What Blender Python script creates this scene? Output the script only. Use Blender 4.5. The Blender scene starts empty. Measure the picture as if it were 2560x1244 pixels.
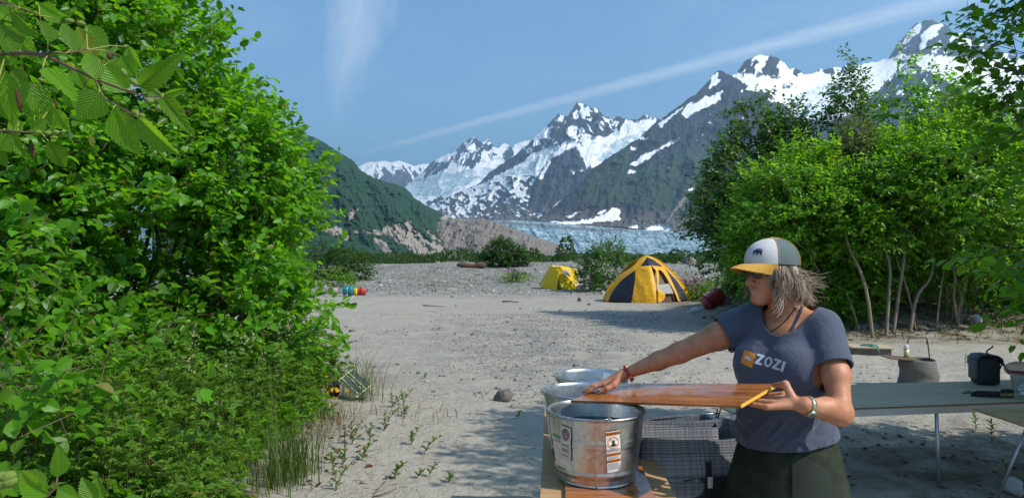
import bpy, bmesh, math, random
import numpy as np
from mathutils import Vector, Matrix, Euler
from mathutils.bvhtree import BVHTree
R = math.radians
SC = bpy.context.scene
COL = SC.collection
F = 1707.0; CX = 1280.0; HY = 648.0; CZ = 1.6     # photograph pixels, horizon row, eye height

# ---------------------------------------------------------------- camera, sky, sun, exposure
cam_d = bpy.data.cameras.new("camera"); cam = bpy.data.objects.new("camera", cam_d); COL.objects.link(cam)
cam.location = (0, 0, CZ); cam.rotation_euler = (R(90), 0, 0)
cam_d.sensor_width = 36; cam_d.lens = 36 * F / 2560; cam_d.shift_y = 26 / 2560
cam_d.clip_start = 0.05; cam_d.clip_end = 120000
SC.camera = cam
SUN_EL, SUN_AZ = 45.0, 117.0                      # azimuth clockwise from +Y (straight ahead)
sd = Vector((math.cos(R(SUN_EL)) * math.sin(R(SUN_AZ)), math.cos(R(SUN_EL)) * math.cos(R(SUN_AZ)), math.sin(R(SUN_EL))))
sun_d = bpy.data.lights.new("sun", 'SUN'); sun_d.energy = 4.3; sun_d.angle = R(0.53); sun_d.color = (1, 0.94, 0.84)
sun = bpy.data.objects.new("sun", sun_d); COL.objects.link(sun)
sun.rotation_euler = sd.to_track_quat('Z', 'Y').to_euler(); sun.location = (20, -5, 30)
SC.view_settings.view_transform = 'Standard'; SC.view_settings.look = 'None'
SC.view_settings.exposure = 0.55; SC.view_settings.gamma = 1.0; SC.view_settings.use_curve_mapping = False
SC.render.engine = 'CYCLES'
SC.cycles.max_bounces = 6; SC.cycles.diffuse_bounces = 3; SC.cycles.glossy_bounces = 3; SC.cycles.transmission_bounces = 4
SC.cycles.transparent_max_bounces = 4; SC.cycles.volume_bounces = 0; SC.cycles.use_denoising = True
SC.cycles.caustics_reflective = False; SC.cycles.caustics_refractive = False
W = bpy.data.worlds.new("World"); SC.world = W; W.use_nodes = True
wn = W.node_tree.nodes; wl = W.node_tree.links; wn.clear()

class G:
    """tiny node-graph writer"""
    def __init__(s, nt): s.nt = nt
    def n(s, typ, ins=None, **kw):
        nd = s.nt.nodes.new(typ)
        for k, v in kw.items(): setattr(nd, k, v)
        for k, v in (ins or {}).items(): s.put(nd.inputs[k], v)
        return nd
    def put(s, sock, v):
        if hasattr(v, 'is_output'): s.nt.links.new(v, sock)
        elif hasattr(v, 'outputs'): s.nt.links.new(v.outputs[0], sock)
        else:
            if isinstance(v, (tuple, list)) and len(v) == 3 and sock.type == 'RGBA': v = (*v, 1)
            sock.default_value = v
    def m(s, op, a, b=0.0, c=None, clamp=False):
        nd = s.nt.nodes.new('ShaderNodeMath'); nd.operation = op; nd.use_clamp = clamp
        s.put(nd.inputs[0], a); s.put(nd.inputs[1], b)
        if c is not None: s.put(nd.inputs[2], c)
        return nd.outputs[0]
    def mix(s, f, a, b, mode='MIX'):
        nd = s.nt.nodes.new('ShaderNodeMix'); nd.data_type = 'RGBA'; nd.blend_type = mode
        s.put(nd.inputs[0], f); s.put(nd.inputs[6], a); s.put(nd.inputs[7], b)
        return nd.outputs[2]
    def noise(s, vec, scale, detail=4, rough=.55, dist=0.0):
        nd = s.nt.nodes.new('ShaderNodeTexNoise')
        if vec is not None: s.put(nd.inputs['Vector'], vec)
        nd.inputs['Scale'].default_value = scale; nd.inputs['Detail'].default_value = detail
        nd.inputs['Roughness'].default_value = rough; nd.inputs['Distortion'].default_value = dist
        return nd.outputs[0]
    def ramp(s, f, stops, interp='LINEAR'):
        nd = s.nt.nodes.new('ShaderNodeValToRGB'); s.put(nd.inputs[0], f); cr = nd.color_ramp; cr.interpolation = interp
        while len(cr.elements) < len(stops): cr.elements.new(.5)
        for e, (p, c) in zip(cr.elements, stops):
            e.position = p; e.color = (c, c, c, 1) if not isinstance(c, tuple) else (*c, 1)
        return nd.outputs[0]
    def maprange(s, v, a, b, c=0.0, d=1.0, smooth=False):
        nd = s.nt.nodes.new('ShaderNodeMapRange'); s.put(nd.inputs[0], v)
        if smooth: nd.interpolation_type = 'SMOOTHSTEP'
        for i, x in enumerate((a, b, c, d)): s.put(nd.inputs[i + 1], x)
        return nd.outputs[0]

def unit(v): v = Vector(v); v.normalize(); return v
def pix_dir(px, py): return unit(((px - CX) / F, 1, (HY - py) / F))

g = G(W.node_tree)
sky = g.n('ShaderNodeTexSky', sky_type='NISHITA', sun_disc=False, sun_elevation=R(SUN_EL), sun_rotation=R(SUN_AZ),
          altitude=150, air_density=1.0, dust_density=0.6, ozone_density=1.6)
tc = g.n('ShaderNodeTexCoord').outputs['Generated']
nrm = g.n('ShaderNodeVectorMath', {0: tc}, operation='NORMALIZE').outputs[0]
def vdot(v, w): return g.n('ShaderNodeVectorMath', {0: v, 1: tuple(w)}, operation='DOT_PRODUCT').outputs['Value']
def wrange(v, a, b): return g.maprange(v, a, b, 0, 1, True)
# condensation trail: a thin band round a great circle, ragged, widening to the right (older end)
a_, b_ = pix_dir(885, 387), pix_dir(2330, 8)
nn = unit(a_.cross(b_)); along = unit(b_ - a_)
stret = g.n('ShaderNodeMapping', {0: nrm, 'Scale': (6, 6, 14)}).outputs[0]
wob = g.m('MULTIPLY', g.m('SUBTRACT', g.noise(stret, 4, 6, .65), .5), 0.006)
dist = g.m('ADD', vdot(nrm, nn), wob)
s_al = vdot(nrm, along)
wid = g.maprange(s_al, along.dot(a_), along.dot(b_), 0.0040, 0.0145)
core = g.m('SUBTRACT', 1, g.m('DIVIDE', g.m('ABSOLUTE', dist), wid), clamp=True)
core = g.m('POWER', core, 0.6)
fade = wrange(s_al, along.dot(a_) - .02, along.dot(a_) + .09)
streak = g.maprange(g.noise(g.n('ShaderNodeMapping', {0: nrm, 'Scale': (3, 3, 30), 'Rotation': (0, R(14), 0)}).outputs[0], 5, 5, .6), .25, .75, .45, 1)
trail = g.m('MULTIPLY', g.m('MULTIPLY', core, fade), g.m('MULTIPLY', streak, .62))
# broad faint wisp climbing near the left
c_, d_ = pix_dir(835, 300), pix_dir(915, -60)
n2 = unit(c_.cross(d_)); al2 = unit(d_ - c_)
w2 = g.m('MULTIPLY', g.m('SUBTRACT', g.noise(g.n('ShaderNodeMapping', {0: nrm, 'Scale': (8, 8, 3)}).outputs[0], 3, 6, .6), .5), .07)
s2 = vdot(nrm, al2)
wid2 = g.maprange(s2, al2.dot(c_), al2.dot(d_), 0.020, 0.055)
wisp = g.m('SUBTRACT', 1, g.m('DIVIDE', g.m('ABSOLUTE', g.m('ADD', vdot(nrm, n2), w2)), wid2), clamp=True)
wisp = g.m('MULTIPLY', g.m('MULTIPLY', wisp, wrange(s2, al2.dot(c_) - .05, al2.dot(c_) + .1)), .42)
veil = g.m('MULTIPLY', g.maprange(g.noise(g.n('ShaderNodeMapping', {0: nrm, 'Scale': (1.2, 1.2, 4)}).outputs[0], 2.2, 6, .6, .5), .45, .8, 0, 1, True), .16)
cl = g.m('MAXIMUM', g.m('MAXIMUM', trail, wisp), veil)
skyc = g.mix(1.0, sky.outputs[0], (0.74, 0.97, 1.08), 'MULTIPLY')
colr = g.mix(cl, skyc, (6.6, 7.2, 7.9))
bg = g.n('ShaderNodeBackground', {'Color': colr, 'Strength': 0.125})
wo = g.n('ShaderNodeOutputWorld', {'Surface': bg})

# ---------------------------------------------------------------- helpers
RNG = np.random.default_rng(7)
random.seed(7)
def P(px, py, Y): return Vector(((px - CX) / F * Y, Y, CZ - (py - HY) / F * Y))
def meta(o, label=None, cat=None, group=None, kind=None):
    if label: o['label'] = label
    if cat: o['category'] = cat
    if group: o['group'] = group
    if kind: o['kind'] = kind
    return o
def empty(name, loc=(0, 0, 0), label=None, cat=None, group=None, rz=0.0):
    o = bpy.data.objects.new(name, None); COL.objects.link(o); o.location = loc; o.rotation_euler = (0, 0, rz)
    o.empty_display_size = .1
    return meta(o, label, cat, group)
def link(name, me, parent=None, mats=(), smooth=False):
    o = bpy.data.objects.new(name, me); COL.objects.link(o)
    for m_ in (mats if isinstance(mats, (list, tuple)) else [mats]): me.materials.append(m_)
    if smooth and len(me.polygons): me.polygons.foreach_set('use_smooth', np.ones(len(me.polygons), bool)); me.update()
    if parent is not None: o.parent = parent
    return o
def npmesh(name, V, Fc, parent=None, mats=(), smooth=False, attrs=None, uv=None):
    """numpy verts (n,3), faces (m,k) of one size"""
    V = np.asarray(V, dtype=np.float32); Fc = np.asarray(Fc, dtype=np.int32)
    me = bpy.data.meshes.new(name); k = Fc.shape[1]
    me.vertices.add(len(V)); me.vertices.foreach_set('co', V.ravel())
    me.loops.add(Fc.size); me.loops.foreach_set('vertex_index', Fc.ravel())
    me.polygons.add(len(Fc)); me.polygons.foreach_set('loop_start', np.arange(0, Fc.size, k, dtype=np.int32))
    me.update(calc_edges=True)
    for nm, (typ, dom, arr) in (attrs or {}).items():
        at = me.attributes.new(nm, typ, dom)
        at.data.foreach_set({'FLOAT': 'value', 'FLOAT_COLOR': 'color', 'FLOAT_VECTOR': 'vector'}[typ], np.asarray(arr, dtype=np.float32).ravel())
    if uv is not None:
        ul = me.uv_layers.new(name='UVMap'); ul.data.foreach_set('uv', np.asarray(uv, np.float32)[Fc.ravel()].ravel())
    return link(name, me, parent, mats, smooth)
def pym(name, V, Fc, parent=None, mats=(), smooth=False):
    me = bpy.data.meshes.new(name); me.from_pydata([tuple(v) for v in V], [], [tuple(f) for f in Fc]); me.update()
    return link(name, me, parent, mats, smooth)
def grid_faces(nu, nv, wrap=False):
    i = np.arange(nu - 1)[:, None]; j = np.arange(nv if wrap else nv - 1)[None, :]; j2 = (j + 1) % nv
    return np.stack([i * nv + j, (i + 1) * nv + j, (i + 1) * nv + j2, i * nv + j2], -1).reshape(-1, 4)
def sstep(a, b, x):
    t = np.clip((np.asarray(x, float) - a) / (b - a), 0, 1); return t * t * (3 - 2 * t)
_perm = np.random.default_rng(3).permutation(512).astype(np.int64); _perm = np.concatenate([_perm, _perm, _perm])
def _h(ix, iy, iz=0):
    return _perm[(_perm[(_perm[ix & 511] + iy) & 511] + iz) & 511] / 511.0 * 2 - 1
def vnoise(x, y, z=None):
    x = np.asarray(x, float); y = np.asarray(y, float)
    x0 = np.floor(x).astype(np.int64); y0 = np.floor(y).astype(np.int64); fx = x - x0; fy = y - y0
    fx = fx ** 3 * (fx * (fx * 6 - 15) + 10); fy = fy ** 3 * (fy * (fy * 6 - 15) + 10)
    def lay(iz):
        a = _h(x0, y0, iz); b = _h(x0 + 1, y0, iz); c = _h(x0, y0 + 1, iz); d = _h(x0 + 1, y0 + 1, iz)
        return (a * (1 - fx) + b * fx) * (1 - fy) + (c * (1 - fx) + d * fx) * fy
    if z is None: return lay(0)
    z = np.asarray(z, float); z0 = np.floor(z).astype(np.int64); fz = z - z0; fz = fz * fz * (3 - 2 * fz)
    return lay(z0) * (1 - fz) + lay(z0 + 1) * fz
def fbm(x, y, o=5, g_=.5, z=None):
    s = 0; a = 1; t = 0
    for i in range(o):
        s = s + a * vnoise(x * 2 ** i + 17.3 * i, y * 2 ** i - 9.1 * i, None if z is None else z * 2 ** i + 5.7 * i); t += a; a *= g_
    return s / t
def ridged(x, y, o=5, g_=.55):
    s = 0; a = 1; t = 0
    for i in range(o):
        s = s + a * (1 - 2 * np.abs(vnoise(x * 2 ** i + 31.7 * i, y * 2 ** i + 11.3 * i))); t += a; a *= g_
    return s / t
def mat(name):
    m_ = bpy.data.materials.new(name); m_.use_nodes = True; m_.node_tree.nodes.clear(); return m_, G(m_.node_tree)
def finish(g, sh, disp=None):
    g.n('ShaderNodeOutputMaterial', {'Surface': sh})
def bsdf(g, col, rough=.7, metal=0.0, normal=None, spec=.5, **kw):
    ins = {'Base Color': col, 'Roughness': rough, 'Metallic': metal, 'Specular IOR Level': spec}
    if normal is not None: ins['Normal'] = normal
    ins.update(kw)
    return g.n('ShaderNodeBsdfPrincipled', ins).outputs[0]
def bump(g, h, strength=.3, dist=.01, normal=None):
    ins = {'Height': h, 'Strength': strength, 'Distance': dist}
    if normal is not None: ins['Normal'] = normal
    return g.n('ShaderNodeBump', ins).outputs[0]
def plain(name, col, rough=.6, metal=0.0, var=.15, scale=30, bmp=0.1, spec=.5, bd=.003, **kw):
    m_, g = mat(name); oc = g.n('ShaderNodeTexCoord').outputs['Object']
    nz = g.noise(oc, scale, 5, .6)
    c = g.mix(nz, tuple(x * (1 - var) for x in col), tuple(min(1, x * (1 + var)) for x in col))
    nm = bump(g, g.noise(oc, scale * 3, 3), bmp, bd) if bmp else None
    finish(g, bsdf(g, c, g.maprange(nz, .3, .7, max(.02, rough - .08), min(1, rough + .08)), metal, nm, spec, **kw)); return m_
def tube(path, rad, n=8, cap=True):
    """verts, quads (list) of a tube along path; rad scalar or list"""
    path = [Vector(p) for p in path]; k = len(path)
    rad = [rad] * k if not hasattr(rad, '__len__') else list(rad)
    V = []; Fc = []; prev = None
    for i, p in enumerate(path):
        t = (path[min(i + 1, k - 1)] - path[max(i - 1, 0)]).normalized()
        if prev is None:
            u = t.cross(Vector((0, 0, 1)) if abs(t.z) < .9 else Vector((1, 0, 0))).normalized()
        else: u = (prev - t * prev.dot(t)).normalized()
        prev = u; w = t.cross(u)
        for j in range(n):
            a = 2 * math.pi * j / n; V.append(p + (u * math.cos(a) + w * math.sin(a)) * rad[i])
    for i in range(k - 1):
        for j in range(n):
            Fc.append((i * n + j, i * n + (j + 1) % n, (i + 1) * n + (j + 1) % n, (i + 1) * n + j))
    if cap:
        Fc.append(tuple(range(n - 1, -1, -1))); Fc.append(tuple((k - 1) * n + j for j in range(n)))
    return V, Fc
class MB:
    """collects pieces of ONE mesh"""
    def __init__(s): s.V = []; s.F = []
    def add(s, V, Fc):
        o = len(s.V); s.V += [tuple(v) for v in V]; s.F += [tuple(i + o for i in f) for f in Fc]; return s
    def tube(s, path, rad, n=8, cap=True): return s.add(*tube(path, rad, n, cap))
    def box(s, c, d, rot=None, bev=0.0):
        c = Vector(c); x, y, z = (v / 2 for v in d); M = Matrix.Identity(3) if rot is None else rot
        if bev <= 0:
            V = [c + M @ Vector((sx * x, sy * y, sz * z)) for sx in (-1, 1) for sy in (-1, 1) for sz in (-1, 1)]
            return s.add(V, [(0, 1, 3, 2), (4, 6, 7, 5), (0, 4, 5, 1), (2, 3, 7, 6), (0, 2, 6, 4), (1, 5, 7, 3)])
        bm = bmesh.new(); bmesh.ops.create_cube(bm, size=1)
        for v in bm.verts: v.co = Vector((v.co.x * d[0], v.co.y * d[1], v.co.z * d[2]))
        bmesh.ops.bevel(bm, geom=bm.edges[:], offset=bev, segments=2, profile=.6, affect='EDGES')
        bm.verts.index_update()
        s.add([c + M @ v.co for v in bm.verts], [[v.index for v in f.verts] for f in bm.faces]); bm.free(); return s
    def lathe(s, prof, n=32, c=(0, 0, 0), closed=False):
        V = []; Fc = []; k = len(prof)
        for (r, z) in prof:
            for j in range(n):
                a = 2 * math.pi * j / n; V.append((c[0] + r * math.cos(a), c[1] + r * math.sin(a), c[2] + z))
        for i in range(k - 1):
            for j in range(n): Fc.append((i * n + j, i * n + (j + 1) % n, (i + 1) * n + (j + 1) % n, (i + 1) * n + j))
        return s.add(V, Fc)
    def build(s, name, mats, parent=None, smooth=False, sharp=None):
        o = pym(name, s.V, s.F, parent, mats, smooth)
        return o
def copy_tree(o, parent=None):
    c = o.copy(); COL.objects.link(c)
    if parent is not None: c.parent = parent
    for ch in list(o.children): copy_tree(ch, c)
    return c
def inpoly(px, py, poly):
    px = np.asarray(px, float); py = np.asarray(py, float); r = np.zeros(px.shape, bool); n = len(poly)
    for i in range(n):
        x1, y1 = poly[i]; x2, y2 = poly[(i + 1) % n]
        c = ((y1 > py) != (y2 > py)) & (px < (x2 - x1) * (py - y1) / ((y2 - y1) + 1e-9) + x1)
        r ^= c
    return r
# ---------------------------------------------------------------- ground
def ground_h(x, y):
    x = np.asarray(x, float); y = np.asarray(y, float)
    h = .035 * fbm(x * .35, y * .35, 3) + .012 * fbm(x * 1.7, y * 1.7, 3)
    trod = sstep(.6, 1.6, x) * (1 - sstep(11, 16, y))
    h = h + trod * (.030 * fbm(x * 3.3, y * 3.3, 3) - .028 * np.clip(ridged(x * 1.9, y * 1.9, 2), 0, 1) ** 2)
    h = h + .006 * fbm(x * 5, y * 5, 2) * (1 - sstep(20, 30, y))
    bank = sstep(13.6, 18.5, y + .25 * x + .6 * fbm(x * .4, y * .4, 2) - 2.0) * sstep(4.8, 7.2, x) * (1 - sstep(19, 24.5, y - .5 * np.clip(x - 8, 0, 20)))
    h = h + bank * (.75 + .12 * fbm(x * .8, y * .8, 4))
    bl = sstep(-1.0, -3.2, x) * (1 - sstep(9, 14, y)) * .12
    h = h + bl
    far = sstep(26, 78, y)
    h = h + far * (1.0 + .35 * fbm(x * .06, y * .035, 4)) + sstep(26, 40, y) * .10 * fbm(x * .5, y * .3, 4)
    for (mx, my, rx, ry, a) in ((-5.2, 66, 5, 6, .45), (6.0, 62, 5.5, 5, .65), (2.2, 80, 6, 6, .3), (20, 70, 9, 8, .4), (-24, 60, 9, 8, .5)):
        h = h + a * np.exp(-((x - mx) / rx) ** 2 - ((y - my) / ry) ** 2)
    return h - sstep(120, 400, y) * .5
def gh(x, y): return float(ground_h(x, y))
def spread(lo, hi, step, far, grow):
    c = list(np.arange(lo, hi + 1e-6, step)); s = step; v = c[-1]
    while v < far: s *= grow; v += s; c.append(v)
    s = step; v = c[0]; f = []
    return c
xs = spread(-3.6, 5.6, .06, 26000, 1.05); s_ = .06; v_ = -3.6; left = []
while v_ > -26000: s_ *= 1.05; v_ -= s_; left.append(v_)
xs = np.array(left[::-1] + xs)
ys = spread(3.2, 10.5, .06, 26000, 1.05); s_ = .06; v_ = 3.2; left = []
while v_ > -3000: s_ *= 1.22; v_ -= s_; left.append(v_)
ys = np.array(left[::-1] + ys)
GX, GY = np.meshgrid(xs, ys, indexing='ij'); GZ = ground_h(GX, GY)
m_sand, g = mat('sand')
oc = g.n('ShaderNodeTexCoord').outputs['Object']
sx = g.n('ShaderNodeSeparateXYZ', {0: oc})
big = g.noise(oc, .35, 4); mid = g.noise(oc, 3.0, 6, .6); fine = g.noise(oc, 60, 4, .6)
base = g.mix(big, (.345, .312, .255), (.440, .402, .332))
base = g.mix(g.maprange(mid, .3, .72), g.mix(.35, base, (.22, .2, .17)), base)
# dirt specks, bits of bark
vor = g.n('ShaderNodeTexVoronoi', {'Vector': oc, 'Scale': 26.0, 'Randomness': 1.0})
speck = g.m('MULTIPLY', g.m('LESS_THAN', vor.outputs['Distance'], .17), g.m('GREATER_THAN', g.noise(oc, 1.7, 3), .50))
gravm = g.n('ShaderNodeAttribute', attribute_name='gravel').outputs['Fac']
litm = g.n('ShaderNodeAttribute', attribute_name='litter').outputs['Fac']
base = g.mix(g.m('MULTIPLY', speck, .65), base, (.09, .075, .055))
vg = g.n('ShaderNodeTexVoronoi', {'Vector': oc, 'Scale': 38.0})
gcol = g.ramp(g.n('ShaderNodeSeparateColor', {0: vg.outputs['Color']}).outputs[0], [(0, (.11, .105, .095)), (.45, (.22, .21, .19)), (.85, (.34, .325, .30)), (1, (.55, .54, .51))])
gmask = g.m('MULTIPLY', gravm, g.maprange(g.noise(oc, 1.1, 5, .6), .40, .55, 0, .8))
base = g.mix(gmask, base, gcol)
vg2 = g.n('ShaderNodeTexVoronoi', {'Vector': oc, 'Scale': 6.0})
gc2 = g.ramp(g.n('ShaderNodeSeparateColor', {0: vg2.outputs['Color']}).outputs[0], [(0, (.10, .095, .085)), (.5, (.19, .18, .16)), (.9, (.33, .32, .29)), (1, (.60, .59, .56))])
farm = g.maprange(sx.outputs[1], 24, 38)
base = g.mix(g.m('MULTIPLY', g.m('MULTIPLY', farm, gravm), .75), base, gc2)
# sparse green over the far gravel
base = g.mix(g.m('MULTIPLY', g.m('MULTIPLY', farm, g.maprange(g.noise(oc, .33, 6, .65), .52, .66)), .55), base, (.075, .105, .04))
base = g.mix(g.maprange(sx.outputs[1], 95, 140), base, (.045, .075, .025))
lit_c = g.ramp(g.noise(oc, 14, 5, .7), [(.3, (.05, .035, .022)), (.55, (.13, .095, .06)), (.75, (.22, .18, .13))])
base = g.mix(g.m('MULTIPLY', litm, g.maprange(g.noise(oc, 2.2, 5, .65), .36, .58)), base, lit_c)
hgt = g.m('ADD', g.m('MULTIPLY', mid, .5), g.m('ADD', g.m('MULTIPLY', fine, .12), g.m('MULTIPLY', g.noise(oc, 14, 4, .6), .32)))
hgt = g.m('ADD', hgt, g.m('MULTIPLY', g.m('MULTIPLY', gmask, g.m('SUBTRACT', 1, vg.outputs['Distance'])), .25))
nm = bump(g, hgt, 1.0, .085)
finish(g, bsdf(g, base, .95, 0, nm, .15))
px_ = CX + F * GX / np.maximum(GY, .5)
grav = sstep(7.5, 10, GY) * (.55 + .5 * sstep(-.3, .8, GX / GY * 4 + .4)) * (1 - .7 * sstep(14.5, 19, GY)) + sstep(27, 33, GY)
grav = np.clip(grav, 0, 1) * (1 - sstep(.12, .22, GX / np.maximum(GY, .1)) * (1 - sstep(16, 22, GY)))
lit = sstep(12.8, 14.6, GY + .22 * GX - 1.2) * sstep(4.6, 6.2, GX) * (1 - sstep(40, 60, GY))
lit = np.maximum(lit, .75 * sstep(-1.1, -2.3, GX) * (1 - sstep(8.5, 11, GY)))
lit = np.maximum(lit, .8 * sstep(1.9, 3.2, GX) * (1 - sstep(5.6, 7.6, GY)))
gr = npmesh('ground', np.stack([GX, GY, GZ], -1).reshape(-1, 3), grid_faces(len(xs), len(ys)), None, m_sand, True,
            {'gravel': ('FLOAT', 'POINT', grav.ravel()), 'litter': ('FLOAT', 'POINT', lit.ravel())})
meta(gr, kind='structure')

# ---------------------------------------------------------------- mountains: terrain sheets, each at its own distance
def line_at(pts, u):
    pts = sorted(pts); return np.interp(u, [p[0] for p in pts], [p[1] for p in pts])
def sheet(name, ridge, basey, Yr, Yb, u0, u1, du, nv, mtl, relief, rscale, tilt=0.0, jag=2.0, prof=1.0, masks=None, fine=1.0, smooth=False, back=.35, jseed=0, jf=1.0, gully=None):
    """terrain flank: ridge line and foot line in photograph pixels at distances Yr (ridge) and Yb (foot); relief in metres"""
    u = np.arange(u0, u1 + du, du); v = np.linspace(0, 1, nv)
    yrs = line_at(ridge, u); yr = yrs + jag * (fbm(u / 9.0 * jf + jseed, u * 0 + 3.3 + jseed, 4, .6)) * 1.6
    yb = line_at(basey, u)
    U, Vv = np.meshgrid(u, v, indexing='ij')
    PY = yr[:, None] + (yb - yr)[:, None] * Vv
    YR = (line_at(Yr, u) if isinstance(Yr, list) else np.full(len(u), Yr))[:, None]
    YB = (line_at(Yb, u) if isinstance(Yb, list) else np.full(len(u), Yb))[:, None]
    kk = int(95 / du); pad = np.concatenate([np.full(kk, yrs[0]), yrs, np.full(kk, yrs[-1])]); ker = np.hanning(2 * kk + 1); ysm = np.convolve(pad, ker / ker.sum(), 'valid')
    Vs = np.clip((PY - ysm[:, None]) / (yb - ysm)[:, None], -.6, 1)
    D = YR + (YB - YR) * np.sign(Vs) * np.abs(Vs) ** prof
    ct, st = math.cos(R(tilt)), math.sin(R(tilt))
    A = (U * ct + PY * st) / rscale; B = (-U * st + PY * ct) / (rscale * 2.6)
    rel = ridged(A + .35 * fbm(A, B * 2, 3), B, 6, .47) + .16 * fine * ridged(U / (rscale * .45), PY / (rscale * .45), 4, .5)
    msk = {k: fn(U, PY, Vv, 0).astype(float) for k, fn in (masks or {}).items()}
    if 'snow' in msk: rel = rel * (1 - .72 * msk['snow'])
    if 'scree' in msk: rel = rel * (1 - .5 * msk['scree'])
    if gully:
        lim, amt = gully; g2 = ridged(A * 1.6 + 5 + .3 * fbm(A * 2, B * 2, 2), B * 1.3, 4, .6)
        add = (g2 < amt - .9 + 1.1 * sstep(lim + 90, lim - 90, PY + 25 * fbm(U / 30, PY / 30, 3)) * sstep(-.3, .3, fbm(U / 22 + 9, PY / 22, 3) + .1)).astype(float)
        msk['snow'] = np.maximum(msk['snow'], add)
    edge = .25 + .75 * sstep(0, .1, Vv)
    D = D - relief * rel * edge
    X = (U - CX) / F * D; Z = CZ - (PY - HY) / F * D
    n = len(u)
    # the far side falls away behind the ridge
    bk = []
    for t in (back, .12 * back):
        d2 = D[:, 0] * (1 + t); zz = Z[:, 0] * (1 - 1.0 * (t / back) ** .7) - 5
        bk.append((np.stack([(u - CX) / F * d2, d2, zz], -1)))
    V = np.stack([X, D, Z], -1)
    V = np.concatenate([np.stack(bk, 1), V], 1)
    attrs = {}
    for k, a in msk.items():
        if k == 'snow':
            for _ in range(2):
                q = np.pad(a, 1, 'edge'); a = (q[1:-1, 1:-1] * 2 + q[:-2, 1:-1] + q[2:, 1:-1] + q[1:-1, :-2] + q[1:-1, 2:]) / 6
        a = np.concatenate([a[:, :1], a[:, :1], a], 1)
        attrs[k] = ('FLOAT', 'POINT', a.ravel())
    o = npmesh(name, V.reshape(-1, 3), grid_faces(n, nv + 2), None, mtl, smooth, attrs)
    return meta(o, kind='structure')
def pm(U, PY, polys, jit=3.0, sc=7.0, seed=0.0):
    """coverage by ragged patches"""
    du = jit * fbm(U / sc + seed, PY / sc, 4, .65) * 2; dv = jit * fbm(U / sc + 40 + seed, PY / sc + 9, 4, .65) * 2
    r = np.zeros(U.shape, bool)
    for p in polys: r |= inpoly(U + du, PY + dv, p)
    return r
def mtn_mat(name, rock1, rock2, veg=(.030, .050, .022), scree=(.32, .27, .21), snow=(.93, .94, .95), sc=.01):
    m_, g = mat(name); oc = g.n('ShaderNodeTexCoord').outputs['Object']
    A = lambda k: g.n('ShaderNodeAttribute', attribute_name=k).outputs['Fac']
    n1 = g.noise(oc, sc, 8, .65); n2 = g.noise(g.n('ShaderNodeMapping', {0: oc, 'Scale': (1, 1, .25)}).outputs[0], sc * 3, 6, .7)
    c = g.mix(g.maprange(n1, .35, .65), rock1, rock2); c = g.mix(g.maprange(n2, .42, .6, 0, .75), c, tuple(x * .42 for x in rock1)); c = g.mix(g.maprange(g.noise(oc, sc * 9, 5, .75), .55, .68, 0, .6), c, tuple(min(1, x * 2.0) for x in rock2))
    vc = g.mix(g.maprange(g.noise(oc, sc * 5, 6, .75), .42, .58), tuple(x * .45 for x in veg), tuple(x * 1.6 for x in veg))
    c = g.mix(A('veg'), c, vc)
    sc_ = g.mix(g.maprange(g.noise(oc, sc * 8, 5, .7), .3, .7), tuple(x * .72 for x in scree), tuple(min(1, x * 1.15) for x in scree))
    c = g.mix(A('scree'), c, sc_)
    ice = g.mix(A('ice'), snow, g.mix(g.maprange(g.noise(oc, sc * 4, 6, .7, 1.0), .4, .6), (.22, .36, .42), (.62, .74, .78)))
    sn = g.m('ADD', A('snow'), g.m('MULTIPLY', g.m('SUBTRACT', g.noise(g.n('ShaderNodeMapping', {0: oc, 'Rotation': (0, R(28), 0), 'Scale': (1, 1, .5)}).outputs[0], sc * 5, 6, .75), .5), 1.5))
    c = g.mix(g.maprange(sn, .42, .56, 0, 1, True), c, ice)
    finish(g, bsdf(g, c, .85, 0, bump(g, g.noise(oc, sc * 6, 6, .7), .6, 12), .2)); return m_
Z0 = lambda U, PY, V, r: U * 0
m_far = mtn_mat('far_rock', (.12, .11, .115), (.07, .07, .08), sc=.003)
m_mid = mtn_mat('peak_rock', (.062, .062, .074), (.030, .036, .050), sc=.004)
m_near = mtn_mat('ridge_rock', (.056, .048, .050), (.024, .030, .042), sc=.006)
# farthest range
farB = [(800, 430), (880, 425), (900, 414), (912, 409), (925, 406), (940, 404), (952, 400), (965, 404), (985, 405), (1000, 403), (1012, 406), (1022, 412), (1040, 414), (1055, 411), (1068, 408), (1080, 413), (1100, 430), (1200, 430)]
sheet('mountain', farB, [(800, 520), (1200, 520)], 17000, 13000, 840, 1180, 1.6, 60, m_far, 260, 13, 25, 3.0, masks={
    'veg': Z0, 'scree': Z0, 'ice': Z0,
    'snow': lambda U, PY, V, r: (((fbm((U - .8 * PY) / 5, (PY + U) / 40, 4, .6) + .30 - V * 1.6 + .8 * (V < .05)) > .05) | pm(U, PY, [[(950, 398), (965, 400), (990, 406), (1000, 412), (970, 410)], [(905, 420), (935, 425), (930, 445), (910, 440)]])).astype(float)}, jseed=3, gully=(440, .45))
ridC = [(960, 500), (1020, 462), (1060, 425), (1075, 410), (1085, 401), (1095, 396), (1103, 392), (1112, 390), (1120, 383), (1128, 384), (1135, 383), (1143, 371), (1155, 360), (1165, 352), (1173, 347), (1181, 343), (1190, 345), (1197, 352), (1207, 357), (1213, 352), (1220, 345), (1228, 357), (1235, 367), (1247, 369), (1255, 360), (1264, 357), (1273, 363), (1281, 370), (1287, 362), (1300, 356), (1315, 351), (1330, 350), (1400, 345), (1500, 350)]
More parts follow.
